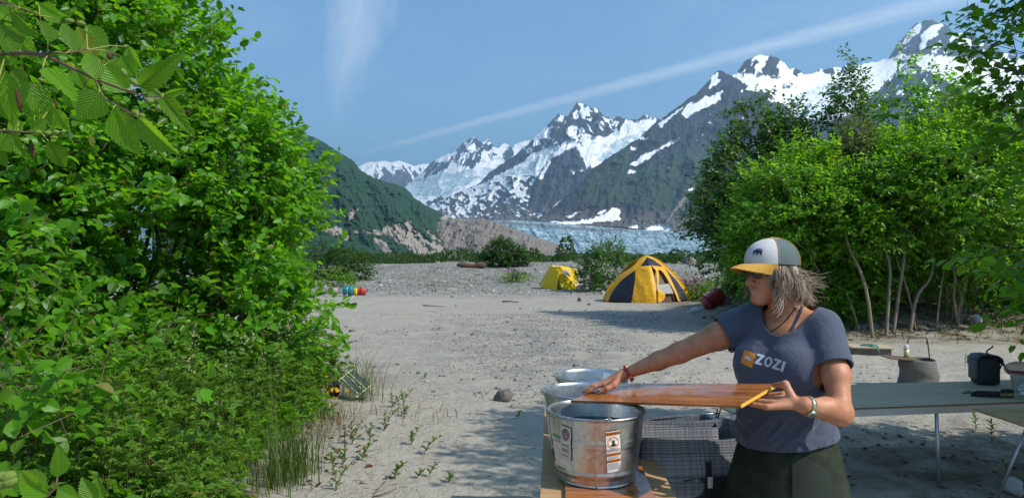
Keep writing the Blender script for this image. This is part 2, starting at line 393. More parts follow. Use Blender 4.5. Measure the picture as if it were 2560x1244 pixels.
rockC = [[(1060, 430), (1075, 405), (1110, 385), (1137, 378), (1130, 400), (1120, 415), (1100, 430), (1085, 438), (1065, 445), (1055, 455)],
         [(1140, 385), (1145, 365), (1181, 340), (1200, 350), (1215, 360), (1203, 380), (1195, 410), (1182, 422), (1172, 415), (1155, 412), (1138, 405)],
         [(1205, 362), (1222, 344), (1236, 368), (1222, 378), (1210, 374)], [(1252, 362), (1264, 355), (1285, 375), (1288, 395), (1270, 402), (1255, 398), (1262, 380)],
         [(1065, 505), (1100, 490), (1120, 505), (1140, 492), (1150, 505), (1110, 515), (1070, 515)], [(1220, 385), (1240, 380), (1240, 390), (1225, 392)]]
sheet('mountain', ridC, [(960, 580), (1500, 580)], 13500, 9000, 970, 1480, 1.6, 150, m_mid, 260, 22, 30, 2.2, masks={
    'veg': Z0, 'scree': Z0, 'ice': lambda U, PY, V, r: sstep(-.1, .5, fbm(U / 18, PY / 9, 5, .65) + .5 * pm(U, PY, [[(1050, 450), (1180, 420), (1200, 440), (1120, 490), (1040, 490)]])),
    'snow': lambda U, PY, V, r: 1 - (pm(U, PY, rockC, 4, 8) & (fbm((U + .8 * PY) / 4, (PY - U) / 30, 4, .6) < .32)).astype(float) - .0}, jseed=8, gully=(420, .16))
ridD = [(900, 600), (1000, 545), (1060, 520), (1140, 482), (1200, 458), (1212, 440), (1240, 420), (1290, 386), (1322, 358), (1335, 342), (1350, 332), (1362, 320), (1375, 308), (1385, 296), (1398, 285), (1408, 288), (1420, 291), (1432, 272), (1443, 255), (1452, 257), (1465, 262), (1475, 268), (1483, 272), (1490, 268), (1500, 277), (1512, 294), (1520, 293), (1530, 298), (1545, 291), (1560, 296), (1575, 299), (1590, 298), (1600, 296), (1610, 286), (1622, 291), (1645, 297), (1700, 302), (1900, 320)]
snowD = [[(1443, 256), (1458, 262), (1478, 275), (1474, 292), (1468, 285), (1463, 300), (1452, 292), (1455, 280), (1450, 268)],
         [(1484, 268), (1498, 272), (1494, 285), (1486, 282)], [(1500, 290), (1520, 296), (1530, 320), (1548, 325), (1565, 300), (1595, 305), (1605, 300), (1645, 298), (1600, 345), (1560, 380), (1520, 412), (1480, 420), (1470, 405), (1455, 360), (1450, 328), (1480, 340), (1510, 343), (1536, 330), (1522, 312)],
         [(1440, 350), (1455, 360), (1468, 400), (1475, 412), (1468, 420), (1458, 395), (1440, 365), (1400, 385), (1380, 395), (1355, 450), (1345, 445), (1372, 400), (1395, 370), (1415, 350)],
         [(1370, 365), (1400, 358), (1390, 372), (1350, 430), (1322, 480), (1330, 520), (1320, 548), (1200, 552), (1120, 545), (1040, 528), (1120, 488), (1200, 462), (1255, 430), (1300, 410), (1330, 385)],
         [(1428, 415), (1440, 410), (1442, 432), (1430, 435)], [(1445, 417), (1470, 420), (1460, 428), (1445, 426)], [(1360, 350), (1370, 362), (1360, 358)],
         [(1358, 315), (1370, 315), (1366, 326), (1357, 325)], [(1375, 520), (1400, 500), (1432, 485), (1420, 500), (1400, 510)],
         [(1300, 540), (1330, 532), (1360, 530), (1350, 545), (1300, 548)], [(1466, 300), (1476, 320), (1490, 335), (1485, 338), (1470, 322)], [(1494, 296), (1502, 312), (1498, 316)]]
holesD = lambda U, PY: (fbm((U + PY * .9) / 13, (PY - U * .6) / 7, 5, .6) + .0035 * (PY - 470) + .0012 * (U - 1200)) > .10
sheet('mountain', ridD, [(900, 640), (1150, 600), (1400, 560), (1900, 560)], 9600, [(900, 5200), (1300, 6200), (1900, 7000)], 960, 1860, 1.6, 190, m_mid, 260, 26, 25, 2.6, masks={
    'veg': lambda U, PY, V, r: Z0(U, PY, V, r), 'scree': lambda U, PY, V, r: .35 * sstep(490, 560, PY + 20 * fbm(U / 20, PY / 20)),
    'ice': lambda U, PY, V, r: sstep(.0, .5, fbm(U / 14, PY / 7, 5, .7) + .6 * pm(U, PY, [[(1490, 400), (1540, 350), (1600, 330), (1590, 360), (1530, 405)], [(1300, 430), (1370, 370), (1380, 375), (1320, 440)]])),
    'snow': lambda U, PY, V, r: ((pm(U, PY, snowD, 3.2, 6) & ~((PY > 440) & (U < 1345) & holesD(U, PY)) ) | ((fbm((U - PY) / 4, (PY + U) / 22, 4, .6) > .50) & (PY < 380))).astype(float)}, jseed=5, gully=(400, .14))
ridE = [(1250, 600), (1350, 548), (1390, 512), (1440, 470), (1490, 415), (1550, 375), (1600, 343), (1640, 306), (1680, 277), (1700, 262), (1735, 238), (1755, 221), (1770, 204), (1782, 188), (1795, 177), (1805, 178), (1818, 187), (1832, 189), (1840, 186), (1855, 163), (1866, 152), (1875, 147), (1885, 142), (1900, 137), (1912, 141), (1925, 140), (1938, 142), (1948, 148), (1960, 156), (1968, 165), (1974, 173), (1982, 170), (1990, 173), (2000, 178), (2010, 187), (2030, 184), (2046, 175), (2052, 171), (2060, 174), (2075, 170), (2090, 168), (2105, 167), (2120, 164), (2140, 164), (2170, 158), (2215, 149), (2224, 141), (2240, 118), (2260, 92), (2277, 72), (2292, 57), (2300, 58), (2312, 49), (2322, 51), (2335, 52), (2352, 60), (2368, 62), (2376, 75), (2386, 85), (2402, 83), (2418, 80), (2430, 86), (2445, 97), (2480, 118), (2560, 150), (3000, 190)]
rockE = [[(1838, 188), (1855, 160), (1880, 138), (1915, 136), (1950, 145), (1975, 168), (2012, 185), (1995, 189), (1960, 187), (1948, 195), (1920, 186), (1905, 187), (1880, 184), (1870, 180), (1860, 187)],
         [(2045, 182), (2053, 168), (2110, 160), (2158, 160), (2140, 172), (2100, 188), (2065, 186)],
         [(2215, 152), (2240, 112), (2290, 50), (2330, 46), (2385, 82), (2450, 90), (2500, 130), (2480, 140), (2400, 138), (2350, 132), (2310, 128), (2280, 136), (2262, 150), (2300, 165), (2350, 195), (2360, 230), (2230, 230), (2200, 222), (2240, 180), (2250, 135), (2225, 145)],
         [(1895, 228), (1920, 222), (1935, 245), (1905, 250)], [(1810, 182), (1830, 194), (1880, 225), (1925, 252), (1905, 275), (1830, 240), (1790, 190)]]
snowE = [[(1815, 184), (1870, 178), (1960, 185), (2020, 184), (2100, 175), (2215, 145), (2260, 130), (2300, 135), (2400, 140), (2560, 150), (2700, 200), (2700, 330), (2500, 260), (2380, 210), (2290, 165), (2240, 200), (2200, 225), (2120, 290), (2040, 300), (1990, 290), (1960, 260), (1900, 248), (1870, 215), (1835, 193)],
         [(1985, 240), (2060, 215), (2130, 220), (2120, 290), (2040, 310), (1990, 300)],
         [(1778, 195), (1795, 178), (1803, 200), (1788, 214), (1775, 213)], [(1730, 250), (1738, 258), (1762, 240), (1775, 243), (1810, 225), (1800, 250), (1770, 268), (1740, 280), (1718, 296), (1702, 285)],
         [(1822, 212), (1835, 218), (1842, 232), (1820, 236)], [(1643, 312), (1690, 280), (1712, 262), (1705, 275), (1680, 292), (1655, 318)],
         [(1748, 316), (1765, 306), (1780, 298), (1782, 306), (1765, 308)], [(1575, 412), (1600, 392), (1640, 372), (1680, 350), (1706, 340), (1690, 356), (1655, 372), (1620, 398), (1590, 416)],
         [(1570, 425), (1590, 428), (1588, 434), (1572, 434)], [(1594, 345), (1625, 340), (1622, 346), (1600, 350)], [(1572, 365), (1595, 372), (1580, 376)],
         [(1716, 472), (1750, 460), (1745, 468), (1722, 478)], [(1715, 348), (1728, 340), (1725, 350)], [(1773, 420), (1793, 405), (1790, 418), (1778, 432), (1770, 428)],
         [(1430, 548), (1480, 545), (1510, 534), (1530, 520), (1545, 518), (1553, 528), (1548, 540), (1556, 548), (1545, 552), (1480, 556), (1420, 562), (1360, 552)],
         [(1492, 530), (1515, 520), (1518, 526), (1500, 538)], [(1415, 542), (1440, 526), (1465, 522), (1450, 532), (1425, 545)], [(1610, 570), (1640, 560), (1675, 558), (1685, 576), (1620, 578)], [(1570, 566), (1590, 558), (1605, 570), (1590, 574)],
         [(1668, 420), (1680, 412), (1676, 422)], [(1650, 392), (1660, 385), (1655, 395)], [(1740, 352), (1746, 344), (1748, 352)]]
snowTop = [[(2270, 80), (2304, 56), (2302, 78), (2284, 92), (2262, 112), (2250, 122)], [(2312, 78), (2326, 66), (2350, 58), (2362, 62), (2340, 80), (2350, 84), (2322, 102), (2312, 128), (2296, 120), (2304, 100), (2296, 92)], [(2372, 98), (2384, 86), (2402, 94), (2386, 100), (2376, 112)], [(2262, 118), (2278, 108), (2272, 116), (2258, 124)], [(2384, 84), (2416, 78), (2412, 84), (2390, 88)],
           [(1888, 146), (1900, 144), (1912, 160), (1896, 155)], [(2104, 174), (2120, 172), (2116, 178)], [(2356, 128), (2372, 120), (2368, 134)]]
vegE = [[(1420, 500), (1480, 430), (1560, 380), (1640, 420), (1700, 380), (1800, 350), (1900, 340), (1900, 480), (1760, 500), (1720, 545), (1680, 530), (1640, 520), (1500, 505)],
        [(1700, 560), (1740, 500), (1780, 480), (1800, 540), (1740, 575)]]
sheet('mountain', ridE, [(1250, 620), (1350, 560), (1550, 566), (1740, 590), (3000, 640)], [(1250, 5200), (1500, 6000), (1800, 7200), (2300, 8600), (3000, 8600)], [(1250, 4900), (3000, 4300)], 1300, 2760, 1.8, 240, m_near, 170, 40, 32, 2.4, prof=.8, masks={
    'veg': lambda U, PY, V, r: pm(U, PY, vegE, 12, 30) * 1.0 * sstep(-.75, -.15, fbm(U / 11, PY / 11, 4, .6)), 'scree': lambda U, PY, V, r: np.maximum(.3 * sstep(510, 560, PY), .55 * pm(U, PY, [[(1660, 560), (1700, 500), (1720, 485), (1716, 500), (1680, 545), (1668, 566)]], 3, 5)),
    'ice': lambda U, PY, V, r: pm(U, PY, [[(1985, 240), (2060, 212), (2140, 215), (2150, 290), (2040, 320), (1985, 300)]], 6, 12) * sstep(-.4, .4, fbm((U + .4 * PY) / 12, (PY) / 4, 5, .7)),
    'snow': lambda U, PY, V, r: ((pm(U, PY, snowE, 3.0, 6) & ~(pm(U, PY, rockE, 2.5, 5, 3) & (fbm((U - PY) / 7, (PY + U) / 30, 4, .6) < .38)) & ~((PY > 200) & (U > 1960) & (fbm((U - .6 * PY) / 16, PY / 8, 4, .6) > .33))) | pm(U, PY, snowTop, 2.2, 5) | ((fbm((U + PY) / 6, (PY - U) / 40, 4, .6) > .53) & (PY < 340))).astype(float)}, jseed=12, gully=(280, .04))
# bare ice-scoured rock ridge, the glacier behind it, forested hill on the left
m_scour = mtn_mat('scoured_rock', (.32, .265, .205), (.17, .155, .145), veg=(.04, .06, .025), sc=.02)
m_ice, g = mat('glacier_ice'); oc = g.n('ShaderNodeTexCoord').outputs['Object']
mp = g.n('ShaderNodeMapping', {0: oc, 'Scale': (1, .35, 1.6)}).outputs[0]
ic = g.ramp(g.m('ADD', g.m('MULTIPLY', g.m('SUBTRACT', g.noise(mp, .016, 8, .80, 1.4), .5), 2.3), .5), [(.30, (.07, .12, .145)), (.46, (.15, .25, .29)), (.58, (.26, .38, .42)), (.72, (.70, .78, .80))])
db = g.n('ShaderNodeAttribute', attribute_name='debris').outputs['Fac']
ic = g.mix(db, ic, g.mix(g.noise(oc, .05, 5, .7), (.09, .08, .075), (.2, .18, .165)))
finish(g, bsdf(g, ic, .5, 0, bump(g, g.noise(mp, .05, 6, .7), .8, 8), .4))
sheet('glacier', [(1200, 552), (1280, 551), (1340, 553), (1420, 560), (1500, 566), (1600, 574), (1740, 580), (3000, 590)], [(1200, 652), (3000, 652)], 4700, 2300, 1190, 2200, 1.6, 90, m_ice, 120, 14, -35, .8, masks={
    'debris': lambda U, PY, V, r: np.clip(1 - np.abs(PY - (line_at([(1200, 556), (1300, 559), (1420, 570), (1500, 576), (1560, 574), (1600, 571), (1740, 574)], U) + 3 * fbm(U / 14, PY / 14))) / (3.5 * (U < 1570) + 1.6), 0, 1) ** .6 * (U < 1680)}, jseed=1)
sheet('rock_ridge', [(1080, 560), (1120, 546), (1150, 545), (1180, 548), (1215, 548), (1245, 556), (1275, 566), (1300, 577), (1335, 592), (1370, 601), (1400, 613), (1440, 636), (1480, 650)], [(1080, 655), (1480, 656)], 2500, 1500, 1085, 1478, 1.4, 80, m_scour, 85, 15, 28, 1.6, masks={
    'veg': lambda U, PY, V, r: .8 * ((fbm(U / 16, PY / 10, 5, .65) + .004 * (PY - 600) - .002 * (U - 1200)) > .34), 'scree': Z0, 'ice': Z0, 'snow': Z0}, jseed=2)
m_for = mtn_mat('forest_slope', (.16, .13, .10), (.12, .10, .08), veg=(.017, .054, .022), scree=(.36, .31, .245), sc=.02)
ridA = [(-400, 120), (300, 250), (560, 300), (700, 332), (760, 335), (775, 339), (800, 350), (820, 362), (840, 376), (865, 391), (885, 402), (900, 424), (920, 436), (940, 446), (965, 455), (990, 460), (1012, 468), (1025, 480), (1035, 494), (1060, 510), (1085, 523), (1110, 534), (1130, 544), (1142, 556), (1150, 575), (1165, 600), (1180, 622), (1200, 645)]
screeA = [[(1010, 552), (1022, 552), (1035, 570), (1060, 590), (1090, 605), (1110, 620), (1130, 632), (1142, 648), (1080, 648), (1040, 632), (1010, 612), (985, 598), (960, 582), (955, 570), (985, 560)],
          [(795, 560), (850, 570), (878, 588), (865, 600), (840, 588), (800, 575)], [(882, 572), (912, 576), (955, 575), (960, 590), (930, 582), (890, 580)],
          [(925, 598), (945, 595), (975, 615), (1000, 645), (960, 632), (940, 612)], [(1044, 546), (1060, 565), (1090, 590), (1120, 618), (1150, 640), (1140, 638), (1100, 608), (1062, 580)],
          [(1110, 536), (1135, 546), (1150, 560), (1120, 556), (1100, 545)], [(878, 525), (900, 518), (890, 535), (872, 548)]]
sheet('hill', ridA, [(-400, 660), (1200, 660)], [(-400, 2600), (1200, 2900)], 1300, 380, 1196, 1.5, 190, m_for, 105, 34, -22, 1.3, masks={
    'veg': lambda U, PY, V, r: 1 - (pm(U, PY, screeA, 5, 7) & (fbm((U - .7 * PY) / 5, (PY + U) / 26, 4, .6) < .30)).astype(float), 'scree': lambda U, PY, V, r: (pm(U, PY, screeA, 5, 7)).astype(float) * ((fbm((U - .7 * PY) / 5, (PY + U) / 26, 4, .6) < .30)), 'ice': Z0, 'snow': Z0}, fine=2.6, jseed=6, jf=2.2)
sheet('hill', [(300, 560), (760, 575), (810, 588), (850, 597), (900, 610), (950, 628), (1000, 646), (1100, 662)], [(300, 664), (1100, 664)], 1250, 800, 420, 1090, 1.6, 50, m_for, 26, 14, -30, 2.0, masks={
    'veg': lambda U, PY, V, r: U * 0 + 1, 'scree': Z0, 'ice': Z0, 'snow': Z0}, fine=2.0, jseed=9, jf=2.5)
# valley air
m_hz, g = mat('haze_air')
pv = g.n('ShaderNodeVolumePrincipled', {'Color': (.44, .74, 1.0), 'Density': 6.2e-5, 'Anisotropy': .25})
g.n('ShaderNodeOutputMaterial', {'Volume': pv.outputs[0]})
hz = MB().box((0, 8000, 2198.2), (60000, 64000, 4402)).build('haze', m_hz)
meta(hz, kind='stuff')
# ---------------------------------------------------------------- leaves
def leaf_mat(name, top, back, trans, rough=.42, ribs=False, spec=.4, tmix=.33):
    m_, g = mat(name); rn = g.n('ShaderNodeAttribute', attribute_name='rnd').outputs['Fac']
    oi = g.n('ShaderNodeObjectInfo').outputs['Random']
    v = g.m('FRACT', g.m('ADD', rn, oi))
    c = g.mix(v, tuple(x * .62 for x in top), tuple(x * 1.35 for x in top))
    c = g.mix(g.m('GREATER_THAN', v, .985), c, (.16, .13, .02))
    bf = g.n('ShaderNodeNewGeometry').outputs['Backfacing']
    c = g.mix(bf, c, back)
    t = g.mix(v, tuple(x * .75 for x in trans), tuple(x * 1.2 for x in trans))
    nm = None
    if ribs:
        lx = g.n('ShaderNodeAttribute', attribute_name='luv').outputs['Vector']; s3 = g.n('ShaderNodeSeparateXYZ', {0: lx})
        ph = g.m('SUBTRACT', s3.outputs[0], g.m('MULTIPLY', g.m('ABSOLUTE', s3.outputs[1]), .75))
        rib = g.m('ABSOLUTE', g.m('SINE', g.m('MULTIPLY', ph, 26.0)))
        midr = g.m('GREATER_THAN', .014, g.m('ABSOLUTE', s3.outputs[1]))
        c = g.mix(g.m('MULTIPLY', g.m('SUBTRACT', 1, rib), .22), c, tuple(min(1, x * 2.2) for x in top)); c = g.mix(midr, c, (.16, .22, .05))
        t = g.mix(g.m('MULTIPLY', g.m('SUBTRACT', 1, rib), .5), t, tuple(x * .55 for x in trans))
        nm = bump(g, g.m('POWER', rib, .5), .7, .002)
    b = bsdf(g, c, rough, 0, nm, spec)
    tr = g.n('ShaderNodeBsdfTranslucent', {'Color': t})
    finish(g, g.n('ShaderNodeMixShader', {0: tmix, 1: b, 2: tr.outputs[0]})); return m_
_hi_v = np.array([(0, 0), (.30, 0), (.66, 0), (1, 0), (.16, .26), (.45, .44), (.80, .28), (.16, -.26), (.45, -.44), (.80, -.28)], float)
_hi_f = np.array([(0, 1, 4), (1, 5, 4), (1, 2, 5), (2, 6, 5), (2, 3, 6), (0, 7, 1), (1, 7, 8), (1, 8, 2), (2, 8, 9), (2, 9, 3)])
_lo_v = np.array([(0, 0), (.22, .36), (.68, .36), (1, 0), (.22, -.36), (.68, -.36)], float)
_lo_f = np.array([(0, 2, 1), (0, 3, 2), (0, 4, 5), (0, 5, 3)])
_nar_v = np.array([(0, 0), (.35, .5), (1, 0), (.35, -.5)], float)
_nar_f = np.array([(0, 2, 1), (0, 3, 2)])
def tmpl(k):
    v, f = {'hi': (_hi_v, _hi_f), 'lo': (_lo_v, _lo_f), 'nar': (_nar_v, _nar_f)}[k]
    z = .38 * np.abs(v[:, 1]) - .22 * v[:, 0] ** 2
    return np.column_stack([v, z]), f
def norm(a): return a / (np.linalg.norm(a, axis=1, keepdims=True) + 1e-9)
def frames(d, n):
    d = norm(d); s = norm(np.cross(n, d)); n = np.cross(d, s); return d, s, n
def leaf_arrays(c, d, n, size, wr=.85, kind='hi', rnd=None):
    T, Fc = tmpl(kind); d, s, n = frames(d, n); N = len(c); size = np.broadcast_to(size, (N,))
    curl = RNG.uniform(.5, 1.6, N)[:, None]
    V = (c[:, None, :] + size[:, None, None] * (T[None, :, 0:1] * d[:, None] + T[None, :, 1:2] * wr * s[:, None] + (T[None, :, 2] * curl)[:, :, None] * n[:, None]))
    Fa = (np.arange(N) * len(T))[:, None, None] + Fc[None]
    rnd = RNG.random(N) if rnd is None else rnd
    return V.reshape(-1, 3), Fa.reshape(-1, 3), np.repeat(rnd, len(Fc))
def leaf_obj(name, parts, parent, m_, smooth=False):
    V = []; Fc = []; A = []; o = 0
    for v, f, a in parts: V.append(v); Fc.append(f + o); A.append(a); o += len(v)
    return npmesh(name, np.concatenate(V), np.concatenate(Fc), parent, m_, smooth, {'rnd': ('FLOAT', 'FACE', np.concatenate(A))})
def single_leaf(kind='hi', name='leaf'):
    T, Fc = tmpl(kind); v = T.copy(); v[:, 1] *= .85
    me = bpy.data.meshes.new(name); me.from_pydata([tuple(x) for x in v], [], [tuple(f) for f in Fc]); me.update(); return me
def rdir(n): return norm(RNG.normal(size=(n, 3)))
def sample_blobs(blobs, n, lo=.55, hi=1.03, gap=.0, gfreq=1.3, amp=.2):
    """points in a shell of a lumpy union of ellipsoids + outward directions"""
    vol = np.array([b[1][0] * b[1][1] * b[1][2] for b in blobs]) ** (2 / 3); pr = vol / vol.sum()
    P_, D_ = [], []; got = 0
    while got < n:
        k = n; bi = RNG.choice(len(blobs), k, p=pr); d = rdir(k)
        C = np.array([b[0] for b in blobs], float)[bi]; Rr = np.array([b[1] for b in blobs], float)[bi]
        lump = 1 + amp * fbm(d[:, 0] * 2.2 + bi * 7, d[:, 1] * 2.2, 3, .6, d[:, 2] * 2.2) * 2 + amp * .45 * vnoise(d[:, 0] * 7 + bi, d[:, 1] * 7, d[:, 2] * 7)
        r = (lo + (hi - lo) * RNG.random(k) ** .62) * lump
        p = C + d * r[:, None] * Rr; ok = np.ones(k, bool)
        for j, (c, rr) in enumerate(blobs):
            q = np.linalg.norm((p - np.array(c)) / np.array(rr), axis=1); ok &= (q > lo * .88) | (bi == j)
        if gap > 0: ok &= fbm(p[:, 0] * gfreq, p[:, 1] * gfreq, 2, .5, p[:, 2] * gfreq) > gap - .5
        ok &= p[:, 2] > ground_h(p[:, 0], p[:, 1]) + .05
        P_.append(p[ok]); D_.append(norm(d[ok] / Rr[ok])); got += ok.sum()
    return np.concatenate(P_)[:n], np.concatenate(D_)[:n]
def sprays(P0, D0, leaves, length, lsize, up=.45, droop=.3, rand=.55, twist=.6, petiole=.15, flat=1.0):
    """every point grows a twig with alternate leaves; returns leaf centres, dirs, normals, twig segments"""
    n = len(P0); t = norm(D0 + np.array([0, 0, up]) + rand * RNG.normal(size=(n, 3)))
    side = norm(np.cross(t, np.array([0, 0, 1.0]) + .3 * RNG.normal(size=(n, 3)))); L = length * RNG.uniform(.7, 1.3, n)
    c, d, nn = [], [], []
    for i in range(leaves):
        f = (i + .6) / leaves; sg = 1 if i % 2 else -1
        last = i == leaves - 1
        dd = norm(t * (1.6 if last else .75) + side * sg * (.1 if last else .9) + np.array([0, 0, -droop]) + .35 * RNG.normal(size=(n, 3)))
        p = P0 + t * (L * f)[:, None] + dd * lsize * petiole - np.array([0, 0, .12]) * (L * f * f)[:, None]
        no = norm(np.array([0, 0, flat]) + D0 * .55 + twist * RNG.normal(size=(n, 3)) * .6)
        c.append(p); d.append(dd); nn.append(no)
    return np.concatenate(c), np.concatenate(d), np.concatenate(nn), t, L
def twigs_obj(name, P0, T, L, rad, parent, m_):
    """three-sided twigs"""
    n = len(P0); s = norm(np.cross(T, [[.3, .2, 1]])); w = np.cross(T, s); a = P0 - T * (L * .45)[:, None]; b = P0 + T * (L * 1.0)[:, None] - np.array([0, 0, .12]) * L[:, None]
    V = np.stack([a + s * rad, a + (-.5 * s + .86 * w) * rad, a + (-.5 * s - .86 * w) * rad, b + s * rad * .4, b + (-.5 * s + .86 * w) * rad * .4, b + (-.5 * s - .86 * w) * rad * .4], 1).reshape(-1, 3)
    f = np.array([(0, 1, 4, 3), (1, 2, 5, 4), (2, 0, 3, 5)]); Fa = (np.arange(n) * 6)[:, None, None] + f[None]
    return npmesh(name, V, Fa.reshape(-1, 4), parent, m_, True)
def arch(a, b, n=9, sag=.12, wob=.06, seed=0):
    a = Vector(a); b = Vector(b); L = (b - a).length; rr = random.Random(seed); out = []
    for i in range(n):
        t = i / (n - 1); p = a.lerp(b, t); p.z += L * sag * math.sin(math.pi * t)
        h = (b - a); h.z = 0
        p -= h * (.18 * math.sin(math.pi * t)) * (1 if sag > 0 else 0)
        if 0 < i < n - 1: p += Vector((rr.gauss(0, 1), rr.gauss(0, 1), rr.gauss(0, .6))) * wob * L * .35
        out.append(p)
    return out
m_alder = leaf_mat('alder_leaf', (.070, .200, .008), (.11, .22, .03), (.30, .72, .010), .40, spec=.38, tmix=.42)
m_alder_near = leaf_mat('alder_leaf_close', (.075, .205, .010), (.12, .25, .035), (.38, .74, .02), .38, True, .42, tmix=.48)
m_popl = leaf_mat('cottonwood_leaf', (.040, .120, .012), (.10, .18, .06), (.17, .46, .015), .36, spec=.55, tmix=.26)
m_bright = leaf_mat('young_alder_leaf', (.080, .215, .010), (.12, .24, .04), (.36, .76, .014), .38, spec=.42, tmix=.42)
m_herb = leaf_mat('herb_leaf', (.090, .200, .020), (.15, .22, .06), (.32, .60, .03), .6, spec=.25)
m_tree = leaf_mat('far_leaf', (.028, .070, .012), (.06, .10, .03), (.10, .24, .012), .5, spec=.3, tmix=.3)
m_will = leaf_mat('willow_leaf', (.085, .12, .04), (.15, .19, .11), (.30, .42, .06), .5, spec=.3)
m_grass = leaf_mat('grass_blade', (.075, .125, .025), (.09, .13, .03), (.22, .34, .04), .5, spec=.3)
m_bark = plain('alder_bark', (.14, .115, .09), .9, var=.45, scale=12, bmp=.6, bd=.01)
m_bark_pale = plain('pale_bark', (.22, .175, .12), .85, var=.35, scale=9, bmp=.5, bd=.01)
m_twig = plain('twig_bark', (.13, .075, .045), .6, var=.3, scale=40, bmp=.2)
def leaf_parts(root, c, d, n, size, m_, limit=300, mesh=None, xr=(0, 2560), name='leaf'):
    """the leaves that show largest become parts; returns the mask of those"""
    px = CX + F * c[:, 0] / c[:, 1]; py = HY - F * (c[:, 2] - CZ) / c[:, 1]
    vis = (px > xr[0]) & (px < xr[1]) & (py > 0) & (py < 1244) & (c[:, 1] > .3)
    dist = np.where(vis, np.linalg.norm(c - np.array([0, 0, CZ]), axis=1) / size, 1e9)
    idx = np.argsort(dist)[:min(limit, int(vis.sum()))]
    me = mesh or single_leaf(); me.materials.clear(); me.materials.append(m_)
    dd, ss, nn = frames(d, n)
    for i in idx:
        o = bpy.data.objects.new(name, me); COL.objects.link(o); o.parent = root
        M = Matrix(((dd[i, 0], ss[i, 0], nn[i, 0]), (dd[i, 1], ss[i, 1], nn[i, 1]), (dd[i, 2], ss[i, 2], nn[i, 2]))).to_4x4()
        M = Matrix.Translation(Vector(c[i])) @ M @ Matrix.Scale(float(size[i]), 4)
        o.matrix_local = Matrix.Translation(-root.location) @ M
    mk = np.ones(len(c), bool); mk[idx] = False; return mk
def shrub(name, label, cat, base, blobs, nsp, per, lsize, lm, kind='lo', bark=None, stems=6, srad=.035, group=None, single=0, spl=.3, lo=.5, gap=0., amp=.2, droop=.3, up=.45, stem_pts=None, wr=.85, twig=True, gfreq=1.3, twist=.6, flat=1.0, hi=1.03):
    root = empty(name, (0, 0, 0), label, cat, group)
    b0 = Vector((base[0], base[1], gh(base[0], base[1]))); root.location = b0
    P0, D0 = sample_blobs(blobs, nsp, lo=lo, gap=gap, amp=amp, gfreq=gfreq, hi=hi)
    c, d, n, T, L = sprays(P0, D0, per, spl, lsize, up=up, droop=droop, twist=twist, flat=flat)
    sz = lsize * RNG.uniform(.45, 1.3, len(c)); off = np.array(b0)
    keep = np.ones(len(c), bool)
    if single: keep = leaf_parts(root, c, d, n, sz, lm, single)
    fo = leaf_obj('foliage', [leaf_arrays(c[keep] - off, d[keep], n[keep], sz[keep], wr, kind)], root, lm)
    if kind != 'nar' or single: fo['kind'] = 'stuff'
    if twig:
        tw = twigs_obj('twigs', P0 - off, T, L, .0035 if lsize < .1 else .006, root, m_twig); tw['kind'] = 'stuff'
    rr = random.Random(hash(label) % 999 if False else len(label))
    for i in range(stems):
        j = rr.randrange(len(P0)) if not stem_pts else None
        tip = Vector(P0[j]) if j is not None else Vector(stem_pts[i])
        q = b0 + Vector((rr.uniform(-1, 1) * .28, rr.uniform(-1, 1) * .28, -.05))
        pth = arch(q, b0 + (tip - b0) * .97, 10, .16 if tip.z - b0.z > 1.2 else .05, .05, i + len(label))
        rd = [srad * rr.uniform(.6, 1.1) * (1 - .82 * k / 9) for k in range(10)]
        mb = MB(); mb.tube([p - b0 for p in pth], rd, 7)
        mb.build('stem', bark or m_bark, root, True)
    return root

# ---- the big alder thicket filling the left side
blobs = [((-4.55, 7.4, 1.75), (2.3, 2.1, 1.8)), ((-5.25, 7.1, 3.35), (2.25, 2.0, 1.8)), ((-5.0, 5.6, 1.9), (1.6, 1.2, 1.6)), ((-6.9, 6.8, 4.7), (2.7, 2.0, 2.0)),
         ((-3.05, 7.3, .95), (.95, 1.2, .75)), ((-3.1, 7.6, 2.5), (.75, 1.0, .85)), ((-5.0, 7.2, 4.6), (1.1, 1.3, .9))]
big = shrub('alder_shrub', 'huge dense alder shrub with glossy serrated leaves filling the left side of the clearing', 'shrub', (-4.6, 7.3), blobs, 12500, 9, .094, m_alder, 'lo', stems=0, single=300, spl=.27, lo=.50, amp=.20, twist=.9, flat=.8, gap=.28, gfreq=1.25)
rr = random.Random(4)
for i in range(26):
    a = Vector((-4.4 + rr.uniform(-.5, .6), 7.2 + rr.uniform(-.5, .5), .05)); ang = rr.uniform(-2.4, .9); ln = rr.uniform(.8, 1.65)
    b = Vector((-4.6 + math.cos(ang) * ln, 6.9 + math.sin(ang) * ln * .9, rr.uniform(.9, 3.7)))
    off = big.location; pth = arch(a, b, 10, .14, .06, i)
    MB().tube([p - off for p in pth], [rr.uniform(.018, .04) * (1 - .8 * k / 9) for k in range(10)], 7).build('stem', m_bark, big, True)
# sapling with larger-looking leaves standing closer on the far left
shrub('alder_sapling', 'young alder sapling with pale sunlit leaves standing before the big alder at far left', 'shrub', (-2.75, 3.6),
      [((-2.42, 3.35, 1.05), (.42, .35, .42)), ((-2.2, 3.5, .55), (.40, .35, .30)), ((-2.6, 3.4, 1.3), (.3, .3, .35)), ((-1.95, 3.6, .62), (.3, .2, .2))], 52, 8, .085, m_alder_near if False else m_alder, 'hi', stems=7, srad=.012, single=150, spl=.32, lo=.2, up=.7)

